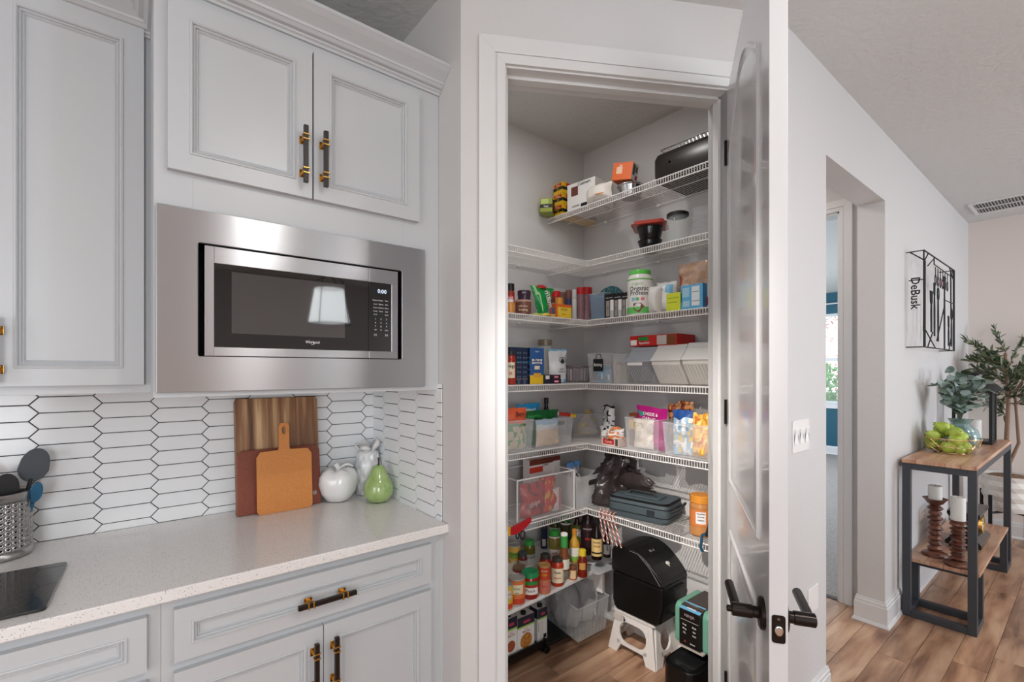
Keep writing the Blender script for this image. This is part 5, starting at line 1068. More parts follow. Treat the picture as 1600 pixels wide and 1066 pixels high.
inbag(L5, w * .0, .13, 'folded tan bag at the back of the bin nearest the door', w * .7, .12, .07, [c(206, 176, 140, .3), c(226, 214, 200)], lambda u, v, s: int(noise.noise(Vector((u * 7, v * 8, 1))) > .05), seed=53, side='R', cr=.014)
# ---- lowest wire shelf
Y6 = 1.722
WF = c(236, 234, 234)
t, w, h = place('L', 'mesh_basket', 'white framed mesh basket full of snacks on the lowest wire shelf', 'basket', 808, 897, 735, Y6, Z6); t.rotation_euler.z = 0; hB = zat((t.location.x, t.location.y), 737) - Z6; hB = (onY(808, 752, Y6).z - Z6); w = onY(897, 740, Y6).x - onY(808, 740, Y6).x; dB = .26
xx = w / 2
b = B()
P3 = [(-xx, 0), (xx, 0), (xx, dB), (-xx, dB)]
for z in (.004, hB): b.tube([(x, y, z) for x, y in P3], .004, 6, closed=True)
for x, y in P3: b.tube([(x, y, 0), (x, y, hB)], .004, 6)
b.obj('frame', WF, t)
MESH = mat('mesh_fabric', (226, 224, 224), .6, alpha=.2)
B().quad((-xx, 0, 0), (xx, 0, 0), (xx, 0, hB), (-xx, 0, hB)).quad((-xx, 0, 0), (-xx, dB, 0), (-xx, dB, hB), (-xx, 0, hB)).quad((xx, 0, 0), (xx, dB, 0), (xx, dB, hB), (xx, 0, hB)).quad((-xx, dB, 0), (xx, dB, 0), (xx, dB, hB), (-xx, dB, hB)).quad((-xx, 0, .002), (xx, 0, .002), (xx, dB, .002), (-xx, dB, .002)).obj('mesh_wall', MESH, t, fix=False)
LB6 = Vector(t.location)
inbag(LB6, -.05, .05, 'dark red chip bag tilted inside the mesh basket', .17, hB * .80, .07, [c(176, 34, 34, .3), c(226, 226, 226), c(120, 20, 24)], lambda u, v, s: 2 if noise.noise(Vector((u * 5, v * 5, 1))) > .25 else 0, [('chips', .35, .45, .034, c(220, 200, 200), .25)], seed=61)
inbag(LB6, .06, .06, 'bright red and orange packet in the middle of the mesh basket', .12, hB * .85, .06, [c(214, 60, 50, .3), c(236, 170, 80), c(240, 236, 230)], lambda u, v, s: 1 if noise.noise(Vector((u * 5, v * 5, 3))) > .15 else 0, seed=62, rz=.1)
t2 = thing('snack_box', 'white and pink bar box standing inside the mesh basket', 'box', LB6 + Vector((.10, .035, .006)), -.1); carton(t2, .06, .03, hB * .55, c(224, 222, 222), [(.1, .2, .6, .9, WHT), (.75, 0, .95, 1, c(220, 120, 120))])
t2 = thing('cocoa_box', 'white dark chocolate box with a red banner rising out of the mesh basket', 'box', LB6 + Vector((.0, .15, .006)), .05); hc = zat((LB6.x, LB6.y + .15), 722) - Z6; t2.location.x = onY(852, 740, LB6.y + .15).x
wc = onY(877, 740, LB6.y + .15).x - onY(827, 740, LB6.y + .15).x; carton(t2, wc, .05, hc, c(228, 222, 220), [(0, .72, .42, .84, c(206, 60, 40)), (0, .88, 1, 1, c(110, 50, 36)), (.05, .34, .3, .46, c(206, 80, 50)), (.75, .6, 1, .9, c(240, 236, 234))], [('dark chocolate', .55, .6, .075, c(50, 46, 50)), ('original', .5, .86, .06, BK)])
t2 = thing('snack_box', 'narrow brown carton behind the dark chocolate box', 'box', LB6 + Vector((.0, .21, .006)), 0); t2.location.x = onY(862, 740, LB6.y + .21).x; carton(t2, .08, .04, zat((t2.location.x, t2.location.y), 706) - Z6 - .01, c(120, 56, 36))
inbag(LB6, .115, .16, 'clear wrapped packet at the far end of the mesh basket', .07, hB * .95, .05, [c(196, 198, 204, .25), c(150, 156, 170)], lambda u, v, s: int(noise.noise(Vector((u * 5, v * 8, 3))) > .1), seed=63)
l6, w, h = bin_('L', 'clear bin with a blue white bag, between the mesh basket and the dark plastic bag', 901, 944, 743, Y6, Z6, .24, slot=(.62, .76, .42, .2), m=FROST)
L6 = l6.location
inbag(L6, -.03, .10, 'blue and white wrapper poking up from the bin beside the mesh basket', w * .6, zat((L6[0], L6[1] + .1), 722) - Z6, .05, [c(206, 210, 216, .25), c(96, 150, 206), c(70, 62, 60)], lambda u, v, s: 1 if v > .86 else (2 if noise.noise(Vector((u * 6, v * 9, 3))) > .2 else 0), seed=64, cr=.016, rz=.2)
inbag(L6, .0, .05, 'pale blue packet lying in the bin beside the mesh basket', w * .8, .07, .05, [c(170, 200, 224), c(226, 228, 230)], lambda u, v, s: int(v > .5), seed=65)
# dark plastic bag
t = thing('dark_plastic_bag', 'crumpled translucent black plastic bag stuffed in the shelf corner', 'bag', (2.04, 1.69, Z6 + .001), 0)
b = B(); nu, nv = 34, 22; vs = []
hT = zat((2.03, 1.83), 706) - Z6
for j in range(nv + 1):
    v = j / nv
    for i in range(nu):
        a = 2 * PI * i / nu; rr_ = (.118 * (1 - .35 * v) * (1 if v > .04 else .75)); q = noise.noise(Vector((math.cos(a) * 2.2, math.sin(a) * 2.2, v * 3))) * .035 + noise.noise(Vector((math.cos(a) * 7, math.sin(a) * 7, v * 11))) * .022
        ridge = abs(noise.noise(Vector((math.cos(a) * 6, math.sin(a) * 6, v * 3)))) * .035
        rr_ = max(.008, rr_ + q - ridge); vs.append((rr_ * math.cos(a) * 1.0 + .02 * v, rr_ * math.sin(a) * 1.25 - .05 * v, hT * (v ** .9) * (1 + .1 * math.sin(a * 2))))
b.add(vs, [(j * nu + i, j * nu + (i + 1) % nu, (j + 1) * nu + (i + 1) % nu, (j + 1) * nu + i) for j in range(nv) for i in range(nu)] + [tuple(nv * nu + i for i in range(nu))])
BAGM = mat('dark_film', (58, 50, 50), .25, alpha=.8, bump=(45, .6, .006)); b.obj('bag_body', BAGM, t, smooth=70, fix=False)
for v in [k for k in t.children if k.name.startswith('bag_body')][0].data.vertices: v.co.x = min(v.co.x, .14)
b = B(); a0, a1 = Vector((0, -.10, hT * .62)), Vector((-.0, -.26, hT * .52)); vs = []
for i in range(9):
    u = i / 8; p = a0.lerp(a1, u)
    for k in range(10): a = 2 * PI * k / 10; r_ = .05 * (1 - u) ** .7 + .014 + .016 * noise.noise(Vector((u * 6, a * 2, 3))) + (.02 * u if k % 2 else 0); vs.append((p.x + r_ * .6 * math.cos(a), p.y - .02 * (k % 3) * u, p.z + r_ * math.sin(a)))
b.add(vs, [(j * 10 + i, j * 10 + (i + 1) % 10, (j + 1) * 10 + (i + 1) % 10, (j + 1) * 10 + i) for j in range(8) for i in range(10)]); b.obj('gathered_neck', BAGM, t, smooth=70, fix=False)
# lunch bag
LUN = mat('slate_fabric', (74, 86, 92), .55, bump=(240, .3, .001)); LUND = mat('dark_webbing', (26, 28, 32), .6)
pA, pB = onZ(958, 787, Z6), onZ(1012, 802, Z6)
t = thing('lunch_bag', 'slate grey zipped lunch bag lying flat beside the dark plastic bag', 'bag', (FX + .125, 1.435, Z6 + .002), -PI / 2 - .0)
Lh = .16; lw, ld, lh = .315, .20, .10
rp = rrect(-lw / 2, -ld / 2, lw / 2, ld / 2, .035, 5); b = B(); n = len(rp); lv = [(.95, 0), (1, .012), (1, lh * .72), (.985, lh * .86), (.93, lh * .97), (.86, lh)]
vs = [(x * k, y * k, z) for k, z in lv for x, y in rp]; b.add(vs, [(j * n + i, j * n + (i + 1) % n, (j + 1) * n + (i + 1) % n, (j + 1) * n + i) for j in range(5) for i in range(n)] + [tuple(range(n))[::-1], tuple(5 * n + i for i in range(n))]); b.obj('body', LUN, t, smooth=30)
b = B()
for z, k in ((.030, 1.004), (lh * .70, 1.004), (lh * .90, .985)): b.tube([(x * k, y * k, z) for x, y in rp], .0022, 5, closed=True)
b.obj('piping', LUND, t); b = B().tube([(x * .955, y * .955, lh * .945) for x, y in rp], .0035, 5, closed=True); b.obj('zip', BK, t)
B().prism([(x * .62, y * .55) for x, y in rp], lh, lh + .007, 'z').obj('top_pocket', LUN, t, bevel=.003)
B().tube([(-.07, -.02, lh + .004), (-.055, -.025, lh + .022), (.055, -.025, lh + .022), (.07, -.02, lh + .004)], .005, 8).obj('carry_handle', LUND, t, smooth=True)
B().tube([(lw / 2 - .01, .03, .055), (lw / 2 + .035, .02, .085), (lw / 2 + .05, -.01, .10), (lw / 2 + .035, -.05, .075), (lw / 2 - .01, -.06, .05)], .006, 8).obj('side_handle', LUND, t, smooth=True)
B().box(.055, -ld / 2 - .002, .035, .095, -ld / 2 + .002, .06).obj('patch', c(40, 46, 50), t, bevel=.001)
t.rotation_euler.z = -PI / 2 + .18
# peanut butter
p = onX(1095, 830, FX + .085); r = rad(p, 36); h = zat(p, 773) - Z6
t = thing('peanut_butter_jar', 'large peanut butter jar with an orange lid standing alone near the pantry door', 'jar', (p.x, p.y, Z6 + .001), face(p))
jar(t, r, h, c(190, 132, 78, .15), [(0, 0), (.85, 0), (1, .05), (1, .22), (.97, .26), (.97, .66), (1, .70), (.97, .78), (.84, .83), (.84, 1), (0, 1)], (.82, 1.0, .97), c(222, 146, 54, .3), [(.27, .66, c(216, 128, 66), 1.55, .98), (.33, .62, WHT, .45, .99)], [('Nutrition', -.00, .58, .009, BK), ('====', -.0, .5, .012, BK), ('====', 0, .42, .012, BK)])
# candy canes
for k in range(5):
    yy = onX(938 + k * 5.2, 800, FX - .008).y; t = thing('candy_cane', 'candy cane hooked over the lowest wire shelf lip, %s from the corner' % ['first', 'second', 'third', 'fourth', 'fifth'][k], 'candy cane', (FX - .008, yy, Z6), -PI / 2, 'candy canes on the shelf lip')
    pts = [(.0, .030, -.018), (0, .03, .0), (0, .024, .012), (0, .012, .017), (0, .0, .014), (0, -.006, .0)] + [(.006 * i * (1 + .2 * k), -.006 - .001 * (i % 2), -.028 * i) for i in range(1, 6)]
    b = B().tube(pts, .0034, 8); ms = []
    for fi in range(len(b.f)): ms.append(1 if ((fi // 8) * 2 + fi % 8) % 5 in (0, 1) else 0)
    cm = bpy.data.materials.get('cane_stripe')
    if not cm:
        cm = bpy.data.materials.new('cane_stripe'); cm.use_nodes = True; nt = cm.node_tree; bs = nt.nodes['Principled BSDF']; bs.inputs['Roughness'].default_value = .2
        tc = nt.nodes.new('ShaderNodeTexCoord'); wv = nt.nodes.new('ShaderNodeTexWave'); wv.inputs['Scale'].default_value = 34; wv.bands_direction = 'DIAGONAL'; rp_ = nt.nodes.new('ShaderNodeValToRGB'); rp_.color_ramp.interpolation = 'CONSTANT'
        rp_.color_ramp.elements[0].color = lin((236, 228, 216)); rp_.color_ramp.elements[1].position = .55; rp_.color_ramp.elements[1].color = lin((190, 70, 60)); nt.links.new(tc.outputs['Object'], wv.inputs[0]); nt.links.new(wv.outputs['Fac'], rp_.inputs[0]); nt.links.new(rp_.outputs[0], bs.inputs['Base Color'])
    b.obj('cane', cm, t, smooth=True)
# red tool hanging under the lowest shelf at the jamb
p = onY(812, 825, FY - .01); t = thing('bag_clip_tool', 'red and yellow plastic gadget with a black ring, hooked under the shelf lip', 'gadget', (p.x, FY - .012, p.z))
b = B().prism([(-.065, .012), (.062, .038), (.062, .018), (.02, -.006), (-.03, -.022), (-.065, -.018)], -.012, .004, 'y').obj('body', c(196, 32, 40, .3), t, bevel=.003)
B().prism(rrect(-.085, -.02, -.062, .022, .006), -.010, .004, 'y').obj('nozzle', c(226, 180, 50), t, bevel=.002)
for x, rr_ in ((.012, .016), (-.018, .011)): B().tube([(x + rr_ * math.cos(a) * .8, -.005, -.035 + rr_ * 1.25 * math.sin(a) + (.004 if x < 0 else 0)) for a in [2 * PI * k / 18 for k in range(18)]], .0035, 6, closed=True).obj('ring', BK, t, smooth=True)
# ================================================================== TIERED WHITE BOARD WITH JARS
bl, br = onZ(788, 959, ZB), onZ(950, 881, ZB); br = bl + (br - bl).normalized() * .86
bang = math.atan2(br.y - bl.y, br.x - bl.x); RB = Matrix.Rotation(bang, 3, 'Z')
bl = bl - (br - bl).normalized() * .18; LB_ = (br - bl).length - .02
rk = thing('tiered_rack', 'white stepped pantry rack carrying the cans and sauce jars', 'rack', (bl.x, bl.y, ZB), bang)
B().box(0, 0, -.018, LB_, .16, 0).obj('board', WHITE, rk, bevel=.0015); B().box(0, .16, .050, LB_, .33, .064).box(0, .16, -.018, LB_, .172, .052).obj('step', WHITE, rk, bevel=.0015)
B().box(.02, .02, -.16, .04, .31, -.018).obj('support', WHITE, rk); B().box(LB_ - .10, .02, -.16, LB_ - .08, .31, -.018).obj('support', WHITE, rk)
B().box(0, .325, .05, LB_, .333, .085).obj('back_lip', WHITE, rk)
def onrack(name, label, cat, pxc, wpx, pyb, pyt, row, grp=None):
    """stands on board (row 0) or step (row 1) at px,py of its foot"""
    z = ZB if row == 0 else ZB + .064; p = onZ(pxc, pyb, z); d = Vector((p.x, p.y, 0)).normalized(); r = rad(p, wpx); p = p + d * r * .8; r = rad(p, wpx); h = zat(p, pyt) - z
    loc = p; loc.z = z + .0008; t = thing(name, label, cat, loc, face(p), grp); return t, r, h
sil = c(170, 166, 160, .3)
CN = [  # name,label,cat,pxc,width,foot,top,row,kind
 ('soup_can', 'silver lidded soup can with orange label, front row by the jamb', 'can', 807.5, 26, 947, 901, 0, 'can', c(216, 120, 60)),
 ('corn_can', 'yellow can mostly hidden by the pantry jamb', 'can', 793, 16, 955, 912, 0, 'can', c(214, 180, 60)),
 ('salsa_jar', 'green lidded salsa jar of red sauce, front row', 'jar', 828.5, 27, 937, 892, 0, 'salsa', c(30, 140, 84)),
 ('chili_can', 'can of beans in red sauce with gold rim, front row', 'can', 851, 19, 927, 905, 0, 'can', c(170, 50, 40)),
 ('tomato_jar', 'pasta sauce jar with a cream label, front row', 'jar', 871, 20, 917, 871, 0, 'sauce', c(60, 56, 50)),
 ('spice_jar', 'little orange spice jar with a brown cap at the rack edge', 'jar', 895, 13, 907, 884, 0, 'spice', c(120, 70, 50)),
 ('honey_bottle', 'red brown honey bottle with yellow cap at the rack edge', 'bottle', 910, 16, 903, 859, 0, 'honey', c(226, 196, 50)),
]
for nm, lb, ct, pxc, wpx, pb, pt, row, kd, m in CN:
    t, r, h = onrack(nm, lb, ct, pxc, wpx, pb, pt, row)
    if kd == 'can':
        jar(t, r, h, sil if 'gold' not in lb else c(180, 140, 80, .3), CAN, None, None, [(.06, .94, m, 2.6), (.45, .8, CREAM if 'soup' in lb else (YEL if 'corn' in lb else c(226, 206, 190)), .8, 1.01), (.08, .28, c(206, 70, 44), 1.2, 1.01)], [('Italian' if 'soup' in lb else ('Corn' if 'corn' in lb else 'Beans'), 0, .66, .013, GRN if 'soup' in lb else BK), ('style', 0, .5, .010, BK)], seg=28)
        B().lathe([(.82 * r, .985 * h), (.86 * r, 1.005 * h), (.82 * r, .99 * h)], 24, caps=False).obj('rim', STEEL2, t, smooth=True)
    elif kd == 'salsa': jar(t, r, h, c(156, 34, 26, .12), [(0, 0), (.9, 0), (1, .06), (1, .66), (.92, .78), (.85, .84), (.85, 1), (0, 1)], (.82, 1.0, 1.0), m, [(.18, .6, c(170, 44, 34), 1.5), (.2, .46, WHT, 1.0, 1.01), (.56, .70, GRN, 1.0, 1.0)], [("Pico's", 0, .35, .02, BK)])
    elif kd == 'sauce': jar(t, r, h, c(180, 56, 26, .12), JAR, (.86, 1.0, .84), m, [(.14, .66, CREAM, 1.2)], [('Pasta', .0, .52, .015, BK), ('sauce', 0, .33, .015, RED)])
    elif kd == 'spice': jar(t, r, h, c(190, 110, 60, .2), STRAIGHT, (.76, 1, 1.05), m, [(.12, .72, c(226, 196, 150), .8)])
    elif kd == 'honey': jar(t, r, h, c(120, 34, 16, .1), [(0, 0), (.95, 0), (1, .04), (.9, .28), (1, .55), (.84, .66), (.6, .76), (.55, .85), (0, .85)], (.78, 1.0, .72), m, [(.3, .55, c(200, 150, 80), .6)], [('10', 0, .66, .02, c(60, 20, 10))])
# stacked second-row items
def jk(name, lb, ct, pxc, wpx, pb, pt, row, prof, body, lid, lidm, labels, words=()):
    t, r, h = onrack(name, lb, ct, pxc, wpx, pb, pt, row); jar(t, r, h, body, prof, lid, lidm, labels, words); return t, r, h
jk('tomato_jar', 'red sauce jar with dark lid behind the cream labelled jar', 'jar', 852, 18, 913, 866, 0, JAR, c(160, 44, 24, .12), (.86, 1, .86), c(60, 54, 50), [(.2, .6, c(196, 90, 50), 1.2)])
jk('tomato_can', 'can with gold lid and red orange lettering stacked in front of the dark lidded jar', 'can', 850.5, 19.5, 929, 882, 0, CAN, c(196, 150, 90, .3), None, None, [(.50, .94, c(196, 70, 40), 2.6), (.04, .46, c(206, 120, 100), 2.6)], [('Queso', 0, .84, .012, CREAM), ('Chili', 0, .70, .014, YEL), ('beans', 0, .3, .012, RED)])
t, r, h = jk('pineapple_can', 'tall yellow and brown can at the jamb, rear row, standing on another can', 'can', 803.5, 20, 900, 851, 0, CAN, sil, None, None, [(.3, .96, c(216, 170, 70), 2.6), (0, .3, c(120, 54, 40), 2.6), (.6, .8, c(120, 160, 60), .9, 1.01), (.32, .52, c(214, 196, 160), .5, 1.01)], [('Progresso', 0, .74, .011, BK)])
jk('salsa_verde_jar', 'green sauce jar with bright green lid, rear row by the cans', 'jar', 827, 18, 892, 844, 0, JAR, c(110, 104, 40, .12), (.84, 1, .86), c(60, 160, 70), [(.74, .84, WHT, 1.4, .82), (.1, .56, c(176, 190, 180), 1.3)], [('verde', 0, .4, .012, DGRN)])
jk('preserve_jar', 'small dark topped jar between the brown can and the green lidded jar', 'jar', 817, 14, 905, 862, 0, JAR, c(110, 40, 40, .2), (.84, 1, .9), c(60, 66, 70), [(.2, .7, c(190, 180, 170), 1.2)])
jk('tuna_can', 'low can with a brown rim behind the green lidded salsa', 'can', 811, 20, 915, 885, 0, CAN, c(150, 120, 100, .3), None, None, [(.1, .9, c(150, 60, 60), 2.6)])
jk('salsa_verde_jar', 'largest green salsa jar with green lid and white labels on the step', 'jar', 866.5, 19, 882, 829, 1, JAR, c(128, 118, 52, .12), (.85, 1, .84), c(50, 160, 60), [(.68, .84, WHT, 1.4, .92), (.08, .46, c(216, 206, 200), 1.3)], [('verde', 0, .36, .012, c(150, 60, 80)), ('Salsa', 0, .76, .012, c(150, 60, 80))])
jk('dressing_bottle', 'brown dressing bottle with a white cap and green neck label', 'bottle', 881.5, 17, 893, 833, 1, [(0, 0), (.95, 0), (1, .05), (1, .35), (.62, .62), (.58, .95), (0, .95)], c(118, 70, 40, .12), (.93, 1, .66), WHT, [(.62, .93, c(60, 150, 70), 1.5, .66), (.05, .32, c(216, 216, 200), 1.3)])
jk('dressing_bottle', 'amber dressing bottle with an orange cap on the step', 'bottle', 897.5, 16, 880, 827, 1, BOT, c(196, 150, 50, .12), (.86, 1, .46), c(206, 130, 40), [(.08, .46, c(224, 226, 214), 1.3), (.06, .2, c(120, 170, 70), 1.3, 1.01)])
jk('vinegar_bottle', 'tall dark wine-coloured bottle with cream label at the step end', 'bottle', 932.5, 17, 876, 810, 1, BOT, c(22, 12, 10, .08), (.88, 1, .42), BK, [(.10, .52, c(226, 196, 130), 1.4), (.16, .20, BK, 1.2, 1.01)], [('Kitchen', 0, .44, .012, BK), ('WINE', 0, .34, .014, c(130, 40, 30))])
jk('sauce_bottle', 'black sauce bottle with grey label tucked beside the black bin', 'bottle', 948, 12, 872, 826, 1, BOT, c(18, 12, 12, .08), (.88, 1, .45), BK, [(.12, .46, c(120, 116, 116), 1.3)])
jk('seasoning_jar', 'slim navy topped grinder at the back of the step', 'jar', 850, 11, 858, 813, 1, STRAIGHT, c(44, 62, 92, .2), (.72, 1, 1.0), c(150, 146, 146), [(.1, .35, WHT, .5)])
jk('salsa_verde_jar', 'rear green salsa jar, partly under the wire shelf, nearer the jamb', 'jar', 867, 17, 846, 812, 1, JAR, c(96, 92, 50, .12), (.7, 1, .86), c(50, 140, 60), [(.4, .66, WHT, 1.4, 1)])
jk('salsa_verde_jar', 'rear green salsa jar beside the dark ketchup bottles', 'jar', 884, 17, 858, 806, 1, JAR, c(70, 66, 40, .12), (.82, 1, .86), c(40, 130, 54), [(.6, .8, WHT, 1.4, .96)])
jk('barbecue_bottle', 'dark bottle with red, green and white label at the back of the step', 'bottle', 902, 16, 858, 800, 1, BOT, c(50, 18, 16, .1), (.86, 1, .5), BK, [(.12, .66, c(96, 110, 50), 1.3), (.35, .55, WHT, .7, 1.01), (.06, .16, RED, 1.2, 1.01)])
jk('barbecue_bottle', 'broad black barbecue bottle with red lettering under the shelf corner', 'bottle', 918.5, 22, 868, 797, 1, [(0, 0), (.95, 0), (1, .04), (1, .66), (.8, .84), (.45, .92), (.45, 1), (0, 1)], c(24, 14, 16, .1), None, None, [(.18, .72, c(36, 14, 18), 1.4)], [('HICKORY', 0, .6, .012, c(190, 180, 180)), ('bbq', 0, .38, .018, c(200, 40, 50))])
t = thing('clear_lid', 'clear lid lying at the front end of the rack near the black bin', 'lid', onZ(938, 893, ZB) + Vector((0.02, .02, .001)), 0); B().prism(rrect(-.07, -.05, .07, .05, .02), 0, .008, 'z').obj('lid', CLEARD, t, bevel=.002)
# ================================================================== PANTRY FLOOR
def ongl(px, py): return onZ(px, py, 0)
# broth cartons on a wheeled base
c0, c1 = onZ(790, 975, .05), None
zb = .055
q0, q1 = onZ(800, 1022, zb), onZ(852, 995, zb); ang = math.atan2(q1.y - q0.y, q1.x - q0.x)
dolly = thing('wheeled_base', 'black plastic wheeled base under the broth cartons', 'dolly', onZ(845, 1000, zb) - Vector((0, 0, zb)), 0)
o0 = onZ(848, 1003, zb); dolly.location = (o0.x, o0.y, 0)
B().box(-.42, -.005, zb - .018, .012, .24, zb - .002).obj('tray', BLK, dolly, bevel=.003); B().box(-.42, -.008, zb - .02, .015, -.002, zb + .012).box(.012, -.008, zb - .02, .018, .24, zb + .012).obj('rim', BLK, dolly)
def wheel(par, x, y, r=.019):
    b = B().lathe([(r * .8, -.009), (r, -.007), (r, .007), (r * .8, .009)], 18, x, r, 0, 0, 'y'); 
    for i in range(len(b.v)): v = b.v[i]; b.v[i] = (v[0], v[1] + y, v[2])
    b.box(x - .006, y - .013, r, x + .006, y + .013, zb - .018); return b.obj('caster', BLK, par, smooth=True)
for x, y in ((.005, .01), (.005, .22), (-.38, .01), (-.38, .22)): wheel(dolly, x, y)
def broth(label, px0, px1, yf, pyt, side_face, n):
    z = zb; a, b_ = onY(px0, 990, yf).x, onY(px1, 990, yf).x; w = b_ - a; h = zat(((a + b_) / 2, yf), pyt) - z
    t = thing('broth_carton', label, 'carton', ((a + b_) / 2, yf, z), 0, 'broth cartons on the wheeled base'); nv = c(34, 36, 54)
    marks = [(0, .70, 1, 1, nv), (0, .66, 1, .71, c(150, 200, 90)), (.35, .78, .75, .86, c(190, 60, 90))]
    if side_face: marks += [(.1, .05, .6, .62, c(222, 220, 216)), (.6, .05, .9, .18, BK), (.08, .3, .12, .6, c(120, 120, 120))]
    marks += [(0, .70, 1, 1, nv, 'l'), (0, 0, 1, .70, c(206, 204, 202), 'l'), (0, .70, 1, 1, nv, 'r')]
    carton(t, w, .062, h, c(236, 234, 230), marks, [] if side_face else [('BROTH', .5, .52, .085, c(170, 60, 50)), ('chicken', .5, .60, .05, c(200, 90, 50))], name='box')
    if not side_face:
        b = B().add([(.0 + w * .34 * math.cos(a), -.0016, h * .24 + w * .34 * math.sin(a)) for a in [2 * PI * k / 24 for k in range(24)]], [tuple(range(24))]); b.obj('printed_bowl', mat('soup_print' + str(n), (206, 160, 60) if n else (150, 80, 50), .5, vary=(120, (170, 80, 50), .4, .6)), t, fix=False)
        b = B().tube([(w * .36 * math.cos(a), -.0014, h * .24 + w * .36 * math.sin(a)) for a in [2 * PI * k / 24 for k in range(24)]], .0015, 4, closed=True).obj('bowl_rim', WHT, t)
    B().lathe([(.014, 0), (.014, .012), (.012, .014), (0, .014)], 16, 0, .022, 0, h).obj('cap', BK, t, smooth=True)
yB = dolly.location.y + .012
broth('broth carton with a bowl picture, nearest the jamb', 788, 808, yB + .0, 966, False, 0)
broth('broth carton with noodle bowl picture, in the middle', 808.5, 835, yB + .0, 962, False, 1)
broth('narrow side of a broth carton, at the end of the row', 840, 855, yB + .0, 950, True, 2)
# clear bin on its own dolly
ob = onZ(890, 990, .06)
d2 = thing('wheeled_base', 'black wheeled base under the large clear bin', 'dolly', (ob.x, ob.y + .0, 0), -.05)
cbx = onZ(903, 1004, .06); xw = .17
B().box(-.16, .0, .040, .15, .24, .058).obj('tray', BLK, d2, bevel=.003)
for x, y in ((-.145, .015), (.13, .015), (-.145, .22)): wheel(d2, x, y)
hb_ = zat((cbx.x, cbx.y), 950) - .06
t = thing('storage_bin', 'large clear bin of folded plastic on the floor beside the step stool', 'bin', (cbx.x, cbx.y, .0595), -.35)
b = B(); W0, D0, H0 = .30, .27, hb_
O = [(-W0 / 2 * .0, 0)]
def wl_(A, Bq, Cq, Dq): b.add([A, Bq, Cq, Dq], [(0, 1, 2, 3)])
x0_, x1_ = -.26, .05
qa, qb, qc = onZ(856, 967, .06) - cbx, onZ(903, 1004, .06) - cbx, onZ(946, 981, .06) - cbx; P4 = [(q_.x, q_.y) for q_ in (qa, qb, qc, qa + qc - qb)]
ctr = Vector(P4[0]).lerp(Vector(P4[2]), .5); Pt = [tuple(ctr + (Vector(p_) - ctr) * 1.12) for p_ in P4]
for i in range(4):
    j = (i + 1) % 4; wl_((*P4[i], 0), (*P4[j], 0), (*Pt[j], H0), (*Pt[i], H0))
b.add([(*p_, 0.001) for p_ in P4], [(0, 1, 2, 3)]); o = b.obj('box', mat('clear_ribbed', (224, 228, 230), .15, alpha=.16), t, fix=False); md = o.modifiers.new('s', 'SOLIDIFY'); md.thickness = .0025
t.rotation_euler.z = 0
B().tube([(*p_, H0) for p_ in Pt], .003, 5, closed=True).obj('rim', CLEARD, t)
b = B()
for i in (0, 1):
    for k in range(8):
        u = (k + .5) / 8; a = Vector((*P4[i], 0)).lerp(Vector((*P4[i + 1], 0)), u); e = Vector((*Pt[i], H0)).lerp(Vector((*Pt[i + 1], H0)), u); b.tube([a, e], .0006, 4)
b.obj('rib', CLEARD, t)
mid = Vector((*Pt[1], H0)).lerp(Vector((*Pt[2], H0)), .5)
B().tube([mid + Vector((.035 * math.cos(a) * .64, .035 * math.cos(a) * .77 - .004, -.045 + .014 * math.sin(a))) for a in [2 * PI * k / 16 for k in range(16)]], .002, 5, closed=True).obj('handle_rim', CLEARD, t)
FILM = mat('clear_film', (206, 206, 210), .12, alpha=.5, bump=(50, .6, .006))
for k, (x, y, r_) in enumerate(((ctr.x - .055, ctr.y + .02, .085), (ctr.x + .055, ctr.y, .075))):
    q = thing('plastic_bag', ['crumpled clear film bag at the jamb side of the large clear bin', 'crumpled clear film bag at the stool side of the large clear bin'][k], 'bag', (t.location.x + x, t.location.y + y, .065)); b = B().lathe([(.0, 0), (.7, .02), (.95, .12), (.9, .22), (.6, .29 + .03 * k), (.3, .33), (0, .31)], 22)
    for i, v in enumerate(b.v): n_ = 1 + .5 * noise.noise(Vector(v) * 4 + Vector((k * 5, 0, 0))) + .3 * noise.noise(Vector(v) * 12); b.v[i] = (v[0] * r_ * n_, v[1] * r_ * n_, v[2] * (H0 / .26) * (.9 + .2 * n_ * .5))
    b.obj('film', FILM, q, smooth=70, fix=False)
# step stool
sa_, sb_, sc_ = onZ(968, 1020, 0) * 0, onZ(1022, 1052, 0), onZ(953, 1011, 0)
f1, f2, f3 = onZ(951, 1010, 0), onZ(1025, 1051, 0), onZ(1068, 1026, 0)
ux = (f2 - f1); LS = ux.length; ux.normalize(); vx = Vector((-ux.y, ux.x, 0)); sang = math.atan2(ux.y, ux.x); DS = max(.2, (f3 - f2).dot(vx))
HS = zat(((f1 + f2) / 2 + vx * .1), 0) * 0 + .205
HS = .21
st = thing('step_stool', 'white folding plastic step stool on the pantry floor under the black bin', 'stool', (f1.x, f1.y, 0), sang)
STW = mat('stool_plastic', (228, 224, 220), .4)
def stool_side(ax, L, off, sgn, D):
    b = B(); k = .035
    out = [(0, 0), (.055, 0), (.075, .045), (L - .075, .045), (L - .055, 0), (L, 0), (L - k, HS - .012), (k, HS - .012)]
    # ring of material around an oval opening, legs added beneath
    hp = rrect(.062, .062, L - .062, HS - .048, .046, 6); R = around((.052, .045, L - .052, HS - .012), hp)
    bb = B().ring(R, hp, -.006, .006, 'y'); bb.prism([(0, 0), (.055, 0), (.075, .045), (.075, .06), (.0525, .07), (.0525, HS - .012), (k, HS - .012)], -.006, .006, 'y'); bb.prism([(L, 0), (L - k, HS - .012), (L - .0525, HS - .012), (L - .0525, .07), (L - .075, .06), (L - .075, .045), (L - .055, 0)], -.006, .006, 'y')
    return bb
lean_ = .10
